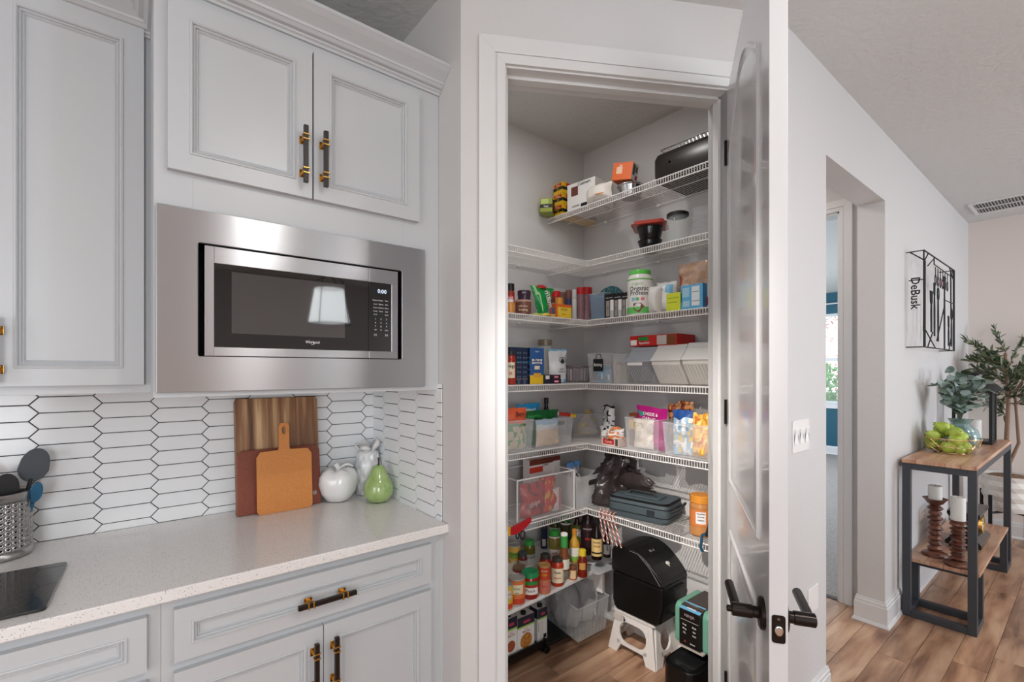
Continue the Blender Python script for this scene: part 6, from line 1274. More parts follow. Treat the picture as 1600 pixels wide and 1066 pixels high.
for yy, sg in ((0, 1), (DS, -1)):
    bb = stool_side('y', LS, 0, 1, DS); bb.xf(Matrix.Translation((0, yy, 0)) @ Matrix.Rotation(-lean_ * sg * 1.2, 4, 'X')); bb.obj('side_panel', STW, st, bevel=.002)
for xx_, sg in ((0.0, 1), (LS, -1)):
    bb = stool_side('x', DS - .01, 0, 1, LS); bb.xf(Matrix.Translation((xx_ + sg * .004, .005, 0)) @ Matrix.Rotation(sg * lean_ * 1.5, 4, 'Y') @ Matrix.Rotation(PI / 2, 4, 'Z')); bb.obj('leg_panel', STW, st, bevel=.002)
B().prism(rrect(.016, .012, LS - .016, DS - .012, .02, 4), HS - .016, HS, 'z').obj('step_top', STW, st, bevel=.003)
B().box(LS * .10, -.0 + .006, HS - .05, LS * .28, .012, HS - .02).obj('sticker', c(206, 196, 190), st); B().add([(LS * .3, .012, HS - .02), (LS * .34, .010, HS - .035), (LS * .31, .008, HS - .05), (LS * .36, .008, HS - .036)], [(0, 1, 3, 2)]).obj('arrow_mark', NAVY, st, fix=False)
# black bin (lidded pet food / ice maker like)
bb0 = Vector((f1.x, f1.y, 0)) + ux * .02 + vx * .0
bn_ = thing('lidded_bin', 'large glossy black lidded bin with a sloped front, standing on the white step stool', 'bin', (bb0.x, bb0.y, HS + .001), sang)
p_l, p_r = zat(bb0, 843), 0
HBk = .37; LBk = .285; DBk = .235
HT = zat(bb0 + ux * .05, 852) - HS; HBk = max(.3, min(.42, HT))
side = [(.03, 0), (LBk - .03, 0), (LBk - .005, .02), (LBk + .01, HBk * .3), (LBk + .012, HBk * .60), (LBk + .004, HBk * .66), (LBk * .93, HBk * .745), (LBk * .82, HBk * .83), (LBk * .70, HBk * .91), (LBk * .58, HBk * .965), (LBk * .46, HBk * .995), (LBk * .3, HBk), (.04, HBk * .975), (.01, HBk * .945), (.0, HBk * .88), (0, HBk * .14), (.01, .015)]
split = HBk * .58
low = clip(side, -1, 1, -1, split); up = clip(side, -1, 1, split + .003, 2)
B().prism(low, .004, DBk - .004, 'y').obj('body', BLK, bn_, bevel=.012, seg=3); B().prism(up, 0, DBk, 'y').obj('lid', mat('black_satin', (20, 19, 19), .35), bn_, bevel=.014, seg=3)
b = B().tube([(x, -.001, z) for x, z in [(LBk * .40, HBk - .012), (LBk * .57, HBk * .955), (LBk * .80, HBk * .81), (LBk + .0, HBk * .61)]], .002, 6).obj('trim_line', c(110, 110, 112, .3), bn_)
sl0, sl1 = Vector((LBk * .58, 0, HBk * .97)), Vector((LBk * .82, 0, HBk * .82)); sd = (sl1 - sl0).normalized(); nr = Vector((-sd.z, 0, sd.x)); nr = nr if nr.z > 0 else -nr
cen = sl0.lerp(sl1, .15) + Vector((0, DBk * .42, 0)) + nr * .001
o = text(bn_, 'M-4', .026, 0, 0, 0, c(170, 170, 170)); M_ = Matrix.Translation(cen) @ Matrix(((sd.x * .3 + 0, sd.x, -nr.x, 0), (0, 0, 0, 0), (0, 0, 0, 0), (0, 0, 0, 1))) if False else None
bas = Matrix((Vector((0, 1, 0)), -sd, nr)).transposed().to_4x4(); bas = Matrix.Translation(cen) @ bas
for v in o.data.vertices: v.co = bas @ Vector((v.co.x, v.co.z, 0))
cen2 = sl0.lerp(sl1, 1.25) + Vector((0, DBk * .55, 0)); 
sl2 = (Vector((LBk + .012, 0, HBk * .60)) - sl1).normalized(); nr2 = Vector((-sl2.z, 0, sl2.x)); nr2 = nr2 if nr2.z > 0 else -nr2
cen2 = sl1 + sl2 * .012 + Vector((0, DBk * .55, 0))
b = B().lathe([(.011, 0), (.011, .006), (.008, .012), (0, .013)], 16).box(-.004, -.03, .0, .004, -.005, .006).box(-.010, -.034, 0, .010, -.028, .006); b.xf(Matrix.Translation(cen2) @ Matrix((Vector((0, 1, 0)), -sl2, nr2)).transposed().to_4x4()); b.obj('latch_knob', c(220, 216, 208), bn_, smooth=True)
B().box(LBk - .0, DBk * .3, HBk * .16, LBk + .028, DBk * .36, HBk * .19).box(LBk, DBk * .8, HBk * .16, LBk + .028, DBk * .86, HBk * .19).box(LBk + .022, DBk * .3, HBk * .16, LBk + .028, DBk * .86, HBk * .19).obj('front_handle', BK, bn_, bevel=.002)
B().box(LBk + .008, DBk * .35, HBk * .50, LBk + .030, DBk * .75, HBk * .54).obj('latch', BK, bn_, bevel=.003)
# coffee maker
pf_ = onZ(1086, 1083, 0); cw, cd, chh = .165, .25, None
cm = thing('coffee_maker', 'green and black pod coffee maker on the pantry floor by the door', 'coffee maker', (0, 0, 0), -.62)
cmx = Vector((1.48, .93, 0)); 
GM = mat('sage_enamel', (112, 168, 144), .3)
FXc = 1.93; ya, yb_ = onX(1094.5, 960, FXc).y, onX(1060.5, 960, FXc).y; wd = yb_ - ya; ym = (ya + yb_) / 2
z1 = zat((FXc, ya), 959); z0_ = zat((FXc, ya), 1022)
cm.location = (FXc, ym, 0); cm.rotation_euler.z = -PI / 2
gw = .028; W2 = wd / 2; dpt = .22
B().box(-W2, 0, z0_, W2, dpt, z1 - .012).obj('brew_head', c(22, 20, 20, .25), cm, bevel=.006)
for s_ in (-1, 1):
    P = rrect(0.012, z0_ - .0, dpt + .0, z1, .02, 4); b = B(); b.prism([(a, q) for a, q in rrect(.012, z0_ - .012, dpt, z1, .03, 5)], s_ * (W2 + gw) if s_ < 0 else W2, -W2 if s_ < 0 else W2 + gw, 'x'); b.obj('side_panel', GM, cm, bevel=.006, seg=3)
B().box(-W2, .02, z1 - .011, W2, dpt, z1 - .001).obj('top_cover', mat('dark_lid', (62, 50, 46), .35), cm, bevel=.003)
B().quad((-W2 + .004, .0, z1 - .0115), (W2 - .004, .0, z1 - .0115), (W2 - .004, .055, z1 + .0006), (-W2 + .004, .055, z1 + .0006)).obj('sticker', c(110, 180, 216), cm, fix=False)
B().quad((-W2 * .4, .014, z1 - .0075), (W2 * .4, .014, z1 - .0075), (W2 * .4, .042, z1 - .0008), (-W2 * .4, .042, z1 - .0008)).obj('sticker_text_panel', WHT, cm, fix=False)
text(cm, 'NINJA', .018, .0, -.001, z1 - .035, c(170, 150, 150))
B().box(-W2 * .8, -.001, z1 - .058, W2 * .8, .0, z1 - .0565).obj('trim_line', c(200, 196, 190), cm)
for k in range(3):
    for j, s_ in enumerate((('Cup', 'Rich'), ('Mug', 'Ice'), ('XL', 'Hot'))[k]): text(cm, s_, .011, (-.5 + j) * W2 * .9, -.001, z1 - .078 - k * .018, WHT)
text(cm, 'o', .016, -W2 * .4, -.001, z0_ + .025, c(214, 100, 90)); text(cm, 'brew', .011, W2 * .3, -.001, z0_ + .022, WHT)
B().box(-W2 - gw * .5, -.004, z0_ - .006, W2 + gw * .5, .02, z0_).obj('chrome_lip', c(190, 180, 170, .2), cm)
B().box(-W2 * .7, .09, .12, W2 + .012, dpt, z0_).obj('column', c(14, 14, 14, .25), cm, bevel=.01)
b = B().prism(rrect(-W2 - gw, -.10, W2 + gw, dpt, .05, 6), .0, .165, 'z').obj('base', BLK, cm, bevel=.005); B().prism(rrect(-W2 - .01, -.085, W2 + .01, .06, .04, 6), .165, .172, 'z').obj('drip_tray', c(30, 30, 32, .2), cm)
# pole with clamps
p = onX(1120.5, 600, 1.80); pz0, pz1 = zat(p, 842), zat(p, 573)
pt_ = thing('telescopic_pole', 'grey telescopic pole with black clamps standing by the pantry jamb', 'pole', (p.x, p.y, 0), face(p))
B().lathe([(.0065, .02), (.0065, pz1 - .22)], 12).obj('lower_tube', c(196, 190, 186, .3), pt_, smooth=True); B().lathe([(.0055, pz1 - .22), (.0055, pz1 - .01)], 12).obj('upper_tube', c(120, 116, 114, .3), pt_, smooth=True)
for z, hgt in ((zat(p, 720), .035), (pz1 - .11, .11)): B().lathe([(.011, z), (.013, z + .005), (.013, z + hgt - .005), (.010, z + hgt)], 12).obj('clamp', BK, pt_, smooth=True)
b = B(); k0 = zat(p, 800)
b.prism([(-.014, k0 + .03), (.014, k0 + .03), (.03, k0 - .10), (-.045, k0 - .10)], -.012, .012, 'y'); b.obj('black_bracket', BK, pt_, bevel=.004)
B().tube([(-.03, -.0, k0 - .085), (-.055, 0, k0 - .10), (-.060, 0, k0 - .15), (-.052, 0, k0 - .165)], .006, 8).obj('blue_hook', c(22, 70, 96, .3), pt_, smooth=True)
B().lathe([(.02, 0), (.02, .02), (0, .02)], 12).obj('foot', BK, pt_)
# ================================================================== HALL SIDE
# switch plate (three rockers) and outlets
def plate(name, label, px0, px1, py0, py1, n, Y=YC):
    a, b_ = onY(px0, py0, Y), onY(px1, py0, Y); z1 = a.z; z0 = onY(px0, py1, Y).z; w = b_.x - a.x; h = z1 - z0
    t = thing(name, label, 'switch' if n > 0 else 'outlet', ((a.x + b_.x) / 2, Y, z0)); B().prism(rrect(-w / 2, 0, w / 2, h, .004, 3), -.005, -.0002, 'y').obj('plate', WHITE, t, bevel=.0015)
    for k in range(n):
        x = -w / 2 + w * (k + .5) / n; rw = w / n * .34
        B().prism([(-.0055, h * .26), (-.008, h * .27), (-.0052, h * .5), (-.010, h * .73), (-.0055, h * .74)], x - rw, x + rw, 'x').obj('rocker', c(245, 245, 244, .2), t)
    if not n:
        for z in (h * .3, h * .7): B().lathe([(.0155, -.0075), (.0165, -.005)], 18, 0, z, 0, 0, 'y').box(-.006, -.0082, z - .004, -.0045, -.0074, z + .006, 1).box(.0045, -.0082, z - .004, .006, -.0074, z + .006, 1).obj('socket', [WHITE, BK], t)
    return t
plate('light_switch', 'white triple rocker switch plate on the wall before the hall opening', 1237.5, 1262.5, 658, 709, 3)
plate('wall_outlet', 'white blank wall plate low on the wall behind the open door handle', 1262, 1277, 922, 962, -1)
plate('wall_outlet', 'white outlet plate behind the wooden candle holders of the console', 1436, 1449, 798, 815, 0)
# ceiling air grille
g0, g1 = onZ(1512, 319, CEILZ), onZ(1526, 332, CEILZ); 
gx0 = onZ(1512, 319, CEILZ).x; gx1 = gx0 + .36
gv = thing('ceiling_vent', 'long white slatted air return grille in the hall ceiling', 'vent', (onZ(1512, 319, CEILZ).x, onZ(1526, 332, CEILZ).y, CEILZ)); A0 = onZ(1512, 319, CEILZ); A1 = onZ(1525, 331.5, CEILZ)
gw_ = max(.2, abs(A1.x - A0.x) + .06); gl = .75; gv.location = (A0.x, A0.y, CEILZ)
B().ring([(0, 0), (gw_, 0), (gw_, -gl), (0, -gl)], [(.025, -.025), (gw_ - .025, -.025), (gw_ - .025, -gl + .025), (.025, -gl + .025)], -.012, -.0005, 'z').obj('frame', TRIM, gv)
b = B().box(.02, -gl + .02, -.004, gw_ - .02, -.02, -.0008, 0).obj('backing', c(70, 68, 66), gv)
nsl = int((gl - .05) / .018)
for i in range(nsl):
    y = -.03 - i * .018; o = B().add([(.025, y, -.004), (gw_ - .025, y, -.004), (gw_ - .025, y - .007, -.012), (.025, y - .007, -.012), (.025, y - .002, -.004), (gw_ - .025, y - .002, -.004), (gw_ - .025, y - .009, -.012), (.025, y - .009, -.012)], [(0, 1, 2, 3), (7, 6, 5, 4), (0, 4, 5, 1), (3, 2, 6, 7)]).obj('slat', TRIM, gv)
B().box(gw_ / 2 - .006, -gl + .02, -.013, gw_ / 2 + .006, -.02, -.003).obj('divider', TRIM, gv)
# metal wall art
YA2 = YC - .085
ax0, ax1 = onY(1443.5, 400, YA2).x, onY(1491, 430, YA2).x; az1, az0 = onY(1443.5, 391, YA2).z, onY(1443.5, 542, YA2).z
art = thing('wall_sign', 'black metal wire wall sign of hanging utensils with a vertical family name', 'wall art', (ax0, YA2, az0)); aw, ah, dpt_ = ax1 - ax0, az1 - az0, YC - YA2 - .001
MI = mat('black_iron', (26, 25, 26), .5, .4)
def rods(name, segs, r=.004):
    b = B()
    if name == 'bracket':
        for s_ in segs: B().tube(s_, r, 6).obj(name, MI, art, smooth=True)
        return
    for s_ in segs: b.tube(s_, r * .8, 6)
    return b.obj(name, MI, art, smooth=True)
rods('frame', [[(0, 0, 0), (0, 0, ah)], [(aw, 0, 0), (aw, 0, ah)], [(0, 0, 0), (aw, 0, 0)], [(0, 0, ah), (aw, 0, ah)], [(.03, .0, 0), (.03, 0, ah * .9)], [(.05, .01, .1), (.06, .01, ah * .92)], [(aw - .03, 0, 0), (aw - .03, 0, ah)], [(aw - .05, .01, .25), (aw - .06, .01, ah * .98)]], .0055)
rods('bracket', [[(0, 0, ah), (0, dpt_, ah)], [(0, 0, 0), (0, dpt_, 0)], [(aw, 0, ah), (aw, dpt_, ah)], [(aw, 0, 0), (aw, dpt_, 0)], [(0, 0, ah * .9), (0, dpt_ * .8, ah)], [(0, 0, ah * .88), (.12, 0, ah)], [(.1, 0, ah * .86), (.26, 0, ah * .97)], [(aw, 0, ah * .85), (aw - .18, 0, ah)], [(aw, 0, ah * .9), (aw - .1, 0, ah)], [(.28, 0, ah), (.28, 0, ah * .92), (aw - .1, 0, ah * .90)], [(0, dpt_ * .85, ah * .70), (0, 0, ah * .70)], [(0, 0, .12), (.32, 0, .0)], [(.1, 0, 0), (.24, 0, .1)], [(.36, 0, .05), (.58, 0, .28)], [(.58, 0, .34), (aw, 0, .34)], [(aw * .8, 0, .0), (aw * .9, 0, .12)]], .0035)
for k in range(6):
    x = .32 + k * .075; z = ah * .90; rods('hanging_cup', [[(x, 0, z), (x, 0, z - .05)], [(x + .02 * math.cos(a), 0, z - .085 + .034 * math.sin(a)) for a in [2 * PI * q / 12 for q in range(13)]]], .0032)
b = B()
for x in (.42, .52): b.lathe([(.013, -.002), (.013, .002)], 12, x, ah * .90 - .085, 0, 0, 'y')
b.obj('pink_enamel', c(190, 130, 150), art)
for k, (x, z0, z1, kind) in enumerate(((.20, .10, .36, 'fork'), (.29, .08, .40, 'knife'), (.40, .05, .38, 'spoon'), (.60, .0, .50, 'fork'), (.74, .03, .22, 'knife'), (.84, .03, .28, 'spoon'))):
    segs = [[(x - .008, 0, z0), (x - .012, 0, (z0 + z1) / 2), (x - .004, 0, z1 - .06)], [(x + .008, 0, z0), (x + .012, 0, (z0 + z1) / 2), (x + .004, 0, z1 - .06)], [(x - .008, 0, z0), (x + .008, 0, z0)]]
    if kind == 'fork': segs += [[(x + d_, 0, z1 - .07), (x + d_ * 1.4, 0, z1)] for d_ in (-.022, -.008, .008, .022)] + [[(x - .022, 0, z1 - .07), (x, 0, z1 - .09), (x + .022, 0, z1 - .07)]]
    elif kind == 'knife': segs += [[(x - .004, 0, z1 - .06), (x - .016, 0, z1 - .05), (x - .016, 0, z1 + .02), (x + .012, 0, z1 + .01), (x + .01, 0, z1 - .06)]]
    else: segs += [[(x + .024 * math.cos(a), 0, z1 - .02 + .042 * math.sin(a)) for a in [2 * PI * q / 14 for q in range(15)]]]
    rods('utensil_outline', segs, .0045)
lt = text(art, 'DeBusk', .062, -.001, dpt_ * .5, ah * .565, MI, rot=-PI / 2, plane='nside', name='family_name'); md = lt.modifiers.new('s', 'SOLIDIFY'); md.thickness = .004
# console table
TX0, TX1, TY0, TY1, TZ = 3.565, 5.10, .425, .745, .925
ct = thing('console_table', 'narrow console table with pale wood top and shelf on dark steel frames', 'table', ((TX0 + TX1) / 2, (TY0 + TY1) / 2, 0)); cx_, cy_ = (TX0 + TX1) / 2, (TY0 + TY1) / 2
IR = mat('dark_steel', (62, 66, 72), .45, .2)
def L_(b, x0, y0, z0, x1, y1, z1): return b.box(x0 - cx_, y0 - cy_, z0, x1 - cx_, y1 - cy_, z1)
for k in range(5): L_(B(), TX0 - .012 + 0, TY0 + (TY1 - TY0) * k / 5, TZ - .022, TX1 + .01, TY0 + (TY1 - TY0) * (k + 1) / 5 - .001, TZ).obj('top_plank', TABLEW, ct, bevel=.001)
q = .038
for sx_, s_ in ((TX0, 1), (TX1, -1)):
    for yy in (TY0, TY1 - q): L_(B(), sx_, yy, 0, sx_ + s_ * q, yy + q, TZ - .023).obj('leg', IR, ct, bevel=.002)
    for yy in (TY0, TY1 - q): L_(B(), sx_ + s_ * .20, yy, q, sx_ + s_ * (.20 + q), yy + q, .285).obj('inner_leg', IR, ct, bevel=.002)
    L_(B(), sx_, TY0 + q, 0, sx_ + s_ * q, TY1 - q, q).obj('foot_bar', IR, ct, bevel=.002); L_(B(), sx_ + s_ * .20, TY0, 0, sx_ + s_ * (.20 + q), TY1, q).obj('foot_bar', IR, ct, bevel=.002)
    for yy in (TY0, TY1 - q): L_(B(), sx_ + s_ * q, yy, 0, sx_ + s_ * .20, yy + q, q).obj('foot_bar', IR, ct, bevel=.002)
    L_(B(), sx_, TY0 + q, TZ - .06, sx_ + s_ * q, TY1 - q, TZ - .023).obj('top_rail', IR, ct, bevel=.002); L_(B(), sx_ + s_ * .20, TY0 + q, .25, sx_ + s_ * (.2 + q), TY1 - q, .285).obj('shelf_rail', IR, ct, bevel=.002)
for yy in (TY0, TY1 - q): L_(B(), TX0 + q, yy, TZ - .06, TX1 - q, yy + q, TZ - .023).obj('top_rail', IR, ct, bevel=.002)
for k in range(4): L_(B(), TX0 + .13, TY0 + .004 + (TY1 - TY0 - .008) * k / 4, .286, TX1 - .13, TY0 + .004 + (TY1 - TY0 - .008) * (k + 1) / 4 - .001, .306).obj('shelf_plank', TABLEW, ct, bevel=.001)
SZ = .3065
# gold wire bowl of pears
bc = onZ(1481, 708, TZ); bc = Vector((bc.x + .03, .60, TZ + .0008)); br_ = .145
wb_ = thing('wire_bowl', 'gold geometric wire bowl on the near end of the console table', 'bowl', bc)
GW = mat('gold_wire', (222, 184, 140), .3, .8); n = 10; top = [(br_ * math.cos(2 * PI * k / n), br_ * math.sin(2 * PI * k / n), .095) for k in range(n)]; midp = [(br_ * .86 * math.cos(2 * PI * (k + .5) / n), br_ * .86 * math.sin(2 * PI * (k + .5) / n), .045) for k in range(n)]; bot = [(br_ * .55 * math.cos(2 * PI * k / n), br_ * .55 * math.sin(2 * PI * k / n), .003) for k in range(n)]
b = B().tube(top, .0025, 6, closed=True).tube(bot, .0022, 6, closed=True).tube(midp, .0016, 6, closed=True)
for k in range(n): b.tube([top[k], midp[k]], .0018, 5); b.tube([top[(k + 1) % n], midp[k]], .0018, 5); b.tube([midp[k], bot[k]], .0018, 5); b.tube([midp[k], bot[(k + 1) % n]], .0018, 5)
b.obj('wires', GW, wb_, smooth=True)
PG = mat('pear_skin', (152, 178, 60), .35, vary=(28, (190, 204, 92), .35, .7), bump=(60, .1, .002))
pr0 = thing('pear', 'x', 'fruit', (0, 0, 0), 0, 'green pears in the wire bowl')
PP = [(0, .003), (.3, 0), (.7, .12), (.95, .5), (1, .85), (.9, 1.2), (.65, 1.55), (.46, 1.85), (.36, 2.1), (.22, 2.22), (0, 2.2)]
B().lathe([(a * .037, z * .037) for a, z in PP], 20).obj('flesh', PG, pr0, smooth=60); B().tube([(0, 0, .08), (.002, .001, .09), (.005, .002, .098)], .0016, 5).obj('stem', c(90, 70, 40), pr0)
pearpos = [(.075, .0), (.045, .062), (-.02, .076), (-.07, .03), (-.07, -.035), (-.02, -.078), (.045, -.062), (0, 0)]
pts = [(x, y, .022, 0) for x, y in pearpos] + [(.06, .05, .085, 1), (-.03, .07, .085, 1), (-.085, 0, .08, 1), (-.04, -.075, .085, 1), (.05, -.06, .082, 1), (.095, .0, .082, 1), (.0, 0.0, .10, 1), (.02, .02, .14, 2), (-.04, -.02, .125, 2)]
nms = ['by the near rim', 'by the wall side rim', 'at the wall side', 'at the far rim', 'on the far room side', 'at the room side rim', 'on the near room side', 'at the centre of the bottom layer', 'in the middle layer toward the wall', 'in the middle layer at the back', 'in the middle layer at the far end', 'in the middle layer at the far front', 'in the middle layer at the room side', 'in the middle layer nearest the camera', 'in the middle of the pile', 'topmost of the pile', 'just under the topmost']
for i, (x, y, z, l) in enumerate(pts):
    if i == 0: r_ = pr0; 
    else:
        r_ = pr0.copy(); C.objects.link(r_)
        for ch in pr0.children: k_ = ch.copy(); C.objects.link(k_); k_.parent = r_
    r_['label'] = 'green pear in the gold wire bowl, ' + nms[i]; a = math.atan2(y, x) + .3
    r_.location = bc + Vector((x * .92, y * .92, z)); r_.rotation_euler = (.9 + .5 * math.sin(i * 2.1), .6 * math.cos(i * 1.7), i * 1.9)
# eucalyptus in a vase
vc = Vector((4.25, .585, TZ + .0008)); vt = thing('glass_vase', 'round blue green glass vase with a flared neck on the console table', 'vase', vc)
B().lathe([(0, .001), (.05, 0), (.085, .03), (.098, .08), (.085, .13), (.055, .155), (.045, .17), (.06, .195), (.065, .20), (.062, .20), (.042, .172), (.05, .155), (.08, .128), (.092, .08), (.08, .035), (0, .008)], 32).obj('vase', mat('mercury_glass', (176, 204, 204), .12, .4, alpha=.75, vary=(22, (120, 150, 150), .4, .7)), vt, smooth=60)
eu = thing('eucalyptus_bouquet', 'loose bouquet of grey green eucalyptus stems in the glass vase', 'plant', vc + Vector((0, 0, .10)))
rr = random.Random(5); st_ = B(); 
EUM = [mat('eucalyptus_leaf', (92, 116, 104), .6, vary=(8, (140, 160, 150), .35, .7)), mat('eucalyptus_leaf_pale', (150, 168, 164), .6), mat('eucalyptus_leaf_deep', (58, 76, 56), .6)]
cnt = 0; leafmesh = []
for mi in range(3):
    b = B(); n = 10; P = [(.5 * (1 - math.cos(PI * k / 5)) if k <= 5 else .5 * (1 - math.cos(PI * (10 - k) / 5)), .42 * math.sin(2 * PI * k / 10)) for k in range(10)]; vs = [(.5, 0, .03)] + [(x, y, -.25 * y * y * 2) for x, y in P]; b.add(vs, [(0, k + 1, (k + 1) % n + 1) for k in range(n)]); me = b.obj('leaf', EUM[mi], None, smooth=180, fix=False); leafmesh.append(me.data); bpy.data.objects.remove(me)
for s_ in range(17):
    a = 2 * PI * s_ / 17 * 2.6; sp = rr.uniform(.3, 1.0); up_ = rr.uniform(.16, .34); dirx = Vector((math.cos(a) * sp * .22, math.sin(a) * sp * .135, 0)); pts_ = []
    for i in range(8): u = i / 7; pts_.append(Vector((0, 0, .04)) + dirx * u ** 1.3 * 1.15 + Vector((0, 0, .05 + up_ * u * (1.05 - .25 * sp * u))))
    st_.tube(pts_, .0018, 5)
    for i in range(2, 8):
        for sd in range(2 if i < 7 else 3):
            if cnt > 250: continue
            o = bpy.data.objects.new('leaf', leafmesh[(cnt * 7 + s_) % 5 % 3]); C.objects.link(o); o.parent = eu; o.location = pts_[i]; k = rr.uniform(.042, .062); o.scale = (k, k, k)
            o.rotation_euler = (rr.uniform(-.9, .9), rr.uniform(-1.0, .5), rr.uniform(0, 6.28)); cnt += 1
st_.obj('stems', c(90, 96, 70), eu, smooth=True)
# lantern
ln_ = thing('lantern', 'black metal lantern with a domed cap on the far end of the console table', 'lantern', (4.78, .585, TZ + .0008)); s_ = .105; H_ = .36
b = B().box(-s_, -s_, 0, s_, s_, .02)
for x in (-s_ + .009, s_ - .009):
    for y in (-s_ + .009, s_ - .009): b.box(x - .009, y - .009, .02, x + .009, y + .009, H_)
b.box(-s_, -s_, H_, s_, s_, H_ + .02); b.obj('frame', MBLK, ln_, bevel=.001)
B().lathe([(.155, H_ + .015), (.150, H_ + .025), (.12, H_ + .06), (.08, H_ + .085), (.03, H_ + .095), (.025, H_ + .13), (.07, H_ + .135), (.06, H_ + .145), (0, H_ + .15)], 32).obj('cap', MBLK, ln_, smooth=True)
for k in range(4): o = B().quad((-s_ + .018, 0, .02), (s_ - .018, 0, .02), (s_ - .018, 0, H_), (-s_ + .018, 0, H_)).obj('pane', GLASS, ln_, rot=(0, 0, k * PI / 2), fix=False); o.location = (math.sin(k * PI / 2) * (s_ - .008), -math.cos(k * PI / 2) * (s_ - .008), 0)
b = B().lathe([(0, .021), (.04, .021), (.04, .16), (.036, .163), (0, .158)], 24).obj('candle', c(236, 236, 232), thing('candle', 'white pillar candle standing inside the black lantern', 'candle', ln_.location), smooth=True)
# candle holders with candles
def turned(lbl, pxc, pyb, top_py, dish, cand_py, cw_):
    p = onZ(pxc, pyb, SZ); d = Vector((p.x, p.y, 0)).normalized(); p = p + d * .05; h = zat(p, top_py) - SZ
    t = thing('candle_holder', lbl[0], 'candle holder', (p.x, p.y, SZ + .0008)); pr = [(0, 0), (.062, 0), (.066, .008), (.06, .018), (.045, .025), (.035, .03)]; n = 9
    for k in range(n):
        z = .032 + (h - .075) * k / n; dz = (h - .075) / n; R_ = .040 if k % 2 == 0 else .034
        for j in range(5): a = PI * j / 4; pr.append((.023 + (R_ - .023) * math.sin(a), z + dz * j / 4.2))
    pr += [(.028, h - .035), (.04, h - .028), (dish * .8, h - .012), (dish, h), (dish - .004, h + .001), (.038, h - .006), (0, h - .006)]
    B().lathe(pr, 28).obj('turned_post', TURNED, t, smooth=60)
    c0_ = h - .005; ch_ = zat(p, cand_py) - SZ - c0_; k = thing('candle', lbl[1], 'candle', (p.x, p.y, SZ + c0_ + .001)); B().lathe([(0, 0), (cw_, 0), (cw_, ch_ - .003), (cw_ - .003, ch_), (.006, ch_ - .004), (0, ch_ - .004)], 28).obj('wax', mat('candle_wax', (238, 238, 232), .5), k, smooth=True); B().tube([(0, 0, ch_ - .006), (.001, 0, ch_ + .006)], .001, 5).obj('wick', BK, k)
turned(('turned dark wood candle holder with a wide dish, nearer the wall', 'white pillar candle on the wide-dished wooden holder'), 1461, 872, 779, .062, 759, .034)
turned(('turned dark wood candle holder beside the console leg, nearer the room', 'white pillar candle half hidden by the console leg'), 1497, 888, 813, .042, 777, .034)
# mantel clock
k = thing('mantel_clock', 'black mantel clock with brass claw feet on the console lower shelf', 'clock', (4.30, .555, SZ + .0008)); w, d = .34, .13
b = B(); 
for zz0, zz1, e0, e1 in ((.022, .045, .02, .02), (.045, .075, .02, -.008), (.075, .20, -.012, -.012), (.20, .215, .004, .012), (.215, .235, .012, .012)):
    x0, y0, x1, y1 = w / 2 + e0, d / 2 + e0, w / 2 + e1, d / 2 + e1; b.add([(-x0, -y0, zz0), (x0, -y0, zz0), (x0, y0, zz0), (-x0, y0, zz0), (-x1, -y1, zz1), (x1, -y1, zz1), (x1, y1, zz1), (-x1, y1, zz1)], [(3, 2, 1, 0), (4, 5, 6, 7), (0, 1, 5, 4), (1, 2, 6, 5), (2, 3, 7, 6), (3, 0, 4, 7)])
b.obj('case', c(24, 26, 28, .2), k, bevel=.0015)
B().lathe([(0, -d / 2 + .012), (.052, -d / 2 + .012), (.052, -d / 2 - .006), (.058, -d / 2 - .008), (.062, -d / 2 + .010)], 32, 0, .14, 0, 0, 'y').obj('bezel', BRASS, k, smooth=True); B().lathe([(.0, -d / 2 - .002), (.050, -d / 2 - .002)], 32, 0, .14, 0, 0, 'y', caps=False).obj('dial', c(206, 214, 196), k, fix=False)
for s_ in ('XII', 'III', 'VI', 'IX'): i = ('XII', 'III', 'VI', 'IX').index(s_); a = PI / 2 - i * PI / 2; text(k, s_, .014, .038 * math.cos(a), -d / 2 - .003, .14 + .038 * math.sin(a), BK)
B().box(-.001, -d / 2 - .0045, .14, .001, -d / 2 - .0035, .17).box(-.001, -d / 2 - .0045, .139, .024, -d / 2 - .0035, .1415).obj('hands', BK, k)
for x in (-.14, .14):
    for y in (-.05, .05): B().tube([(x * .95, y, .03), (x * 1.06, y * 1.12, .02), (x * 1.12, y * 1.2, .008), (x * 1.2, y * 1.3, .004)], .007, 8).obj('claw_foot', BRASS, k, smooth=True)
for x in (-1, 1): B().tube([(x * (w / 2 - .01), 0, .15), (x * (w / 2 + .012), 0, .145), (x * (w / 2 + .008), 0, .12)], .006, 8).obj('lion_ring', BRASS, k, smooth=True)
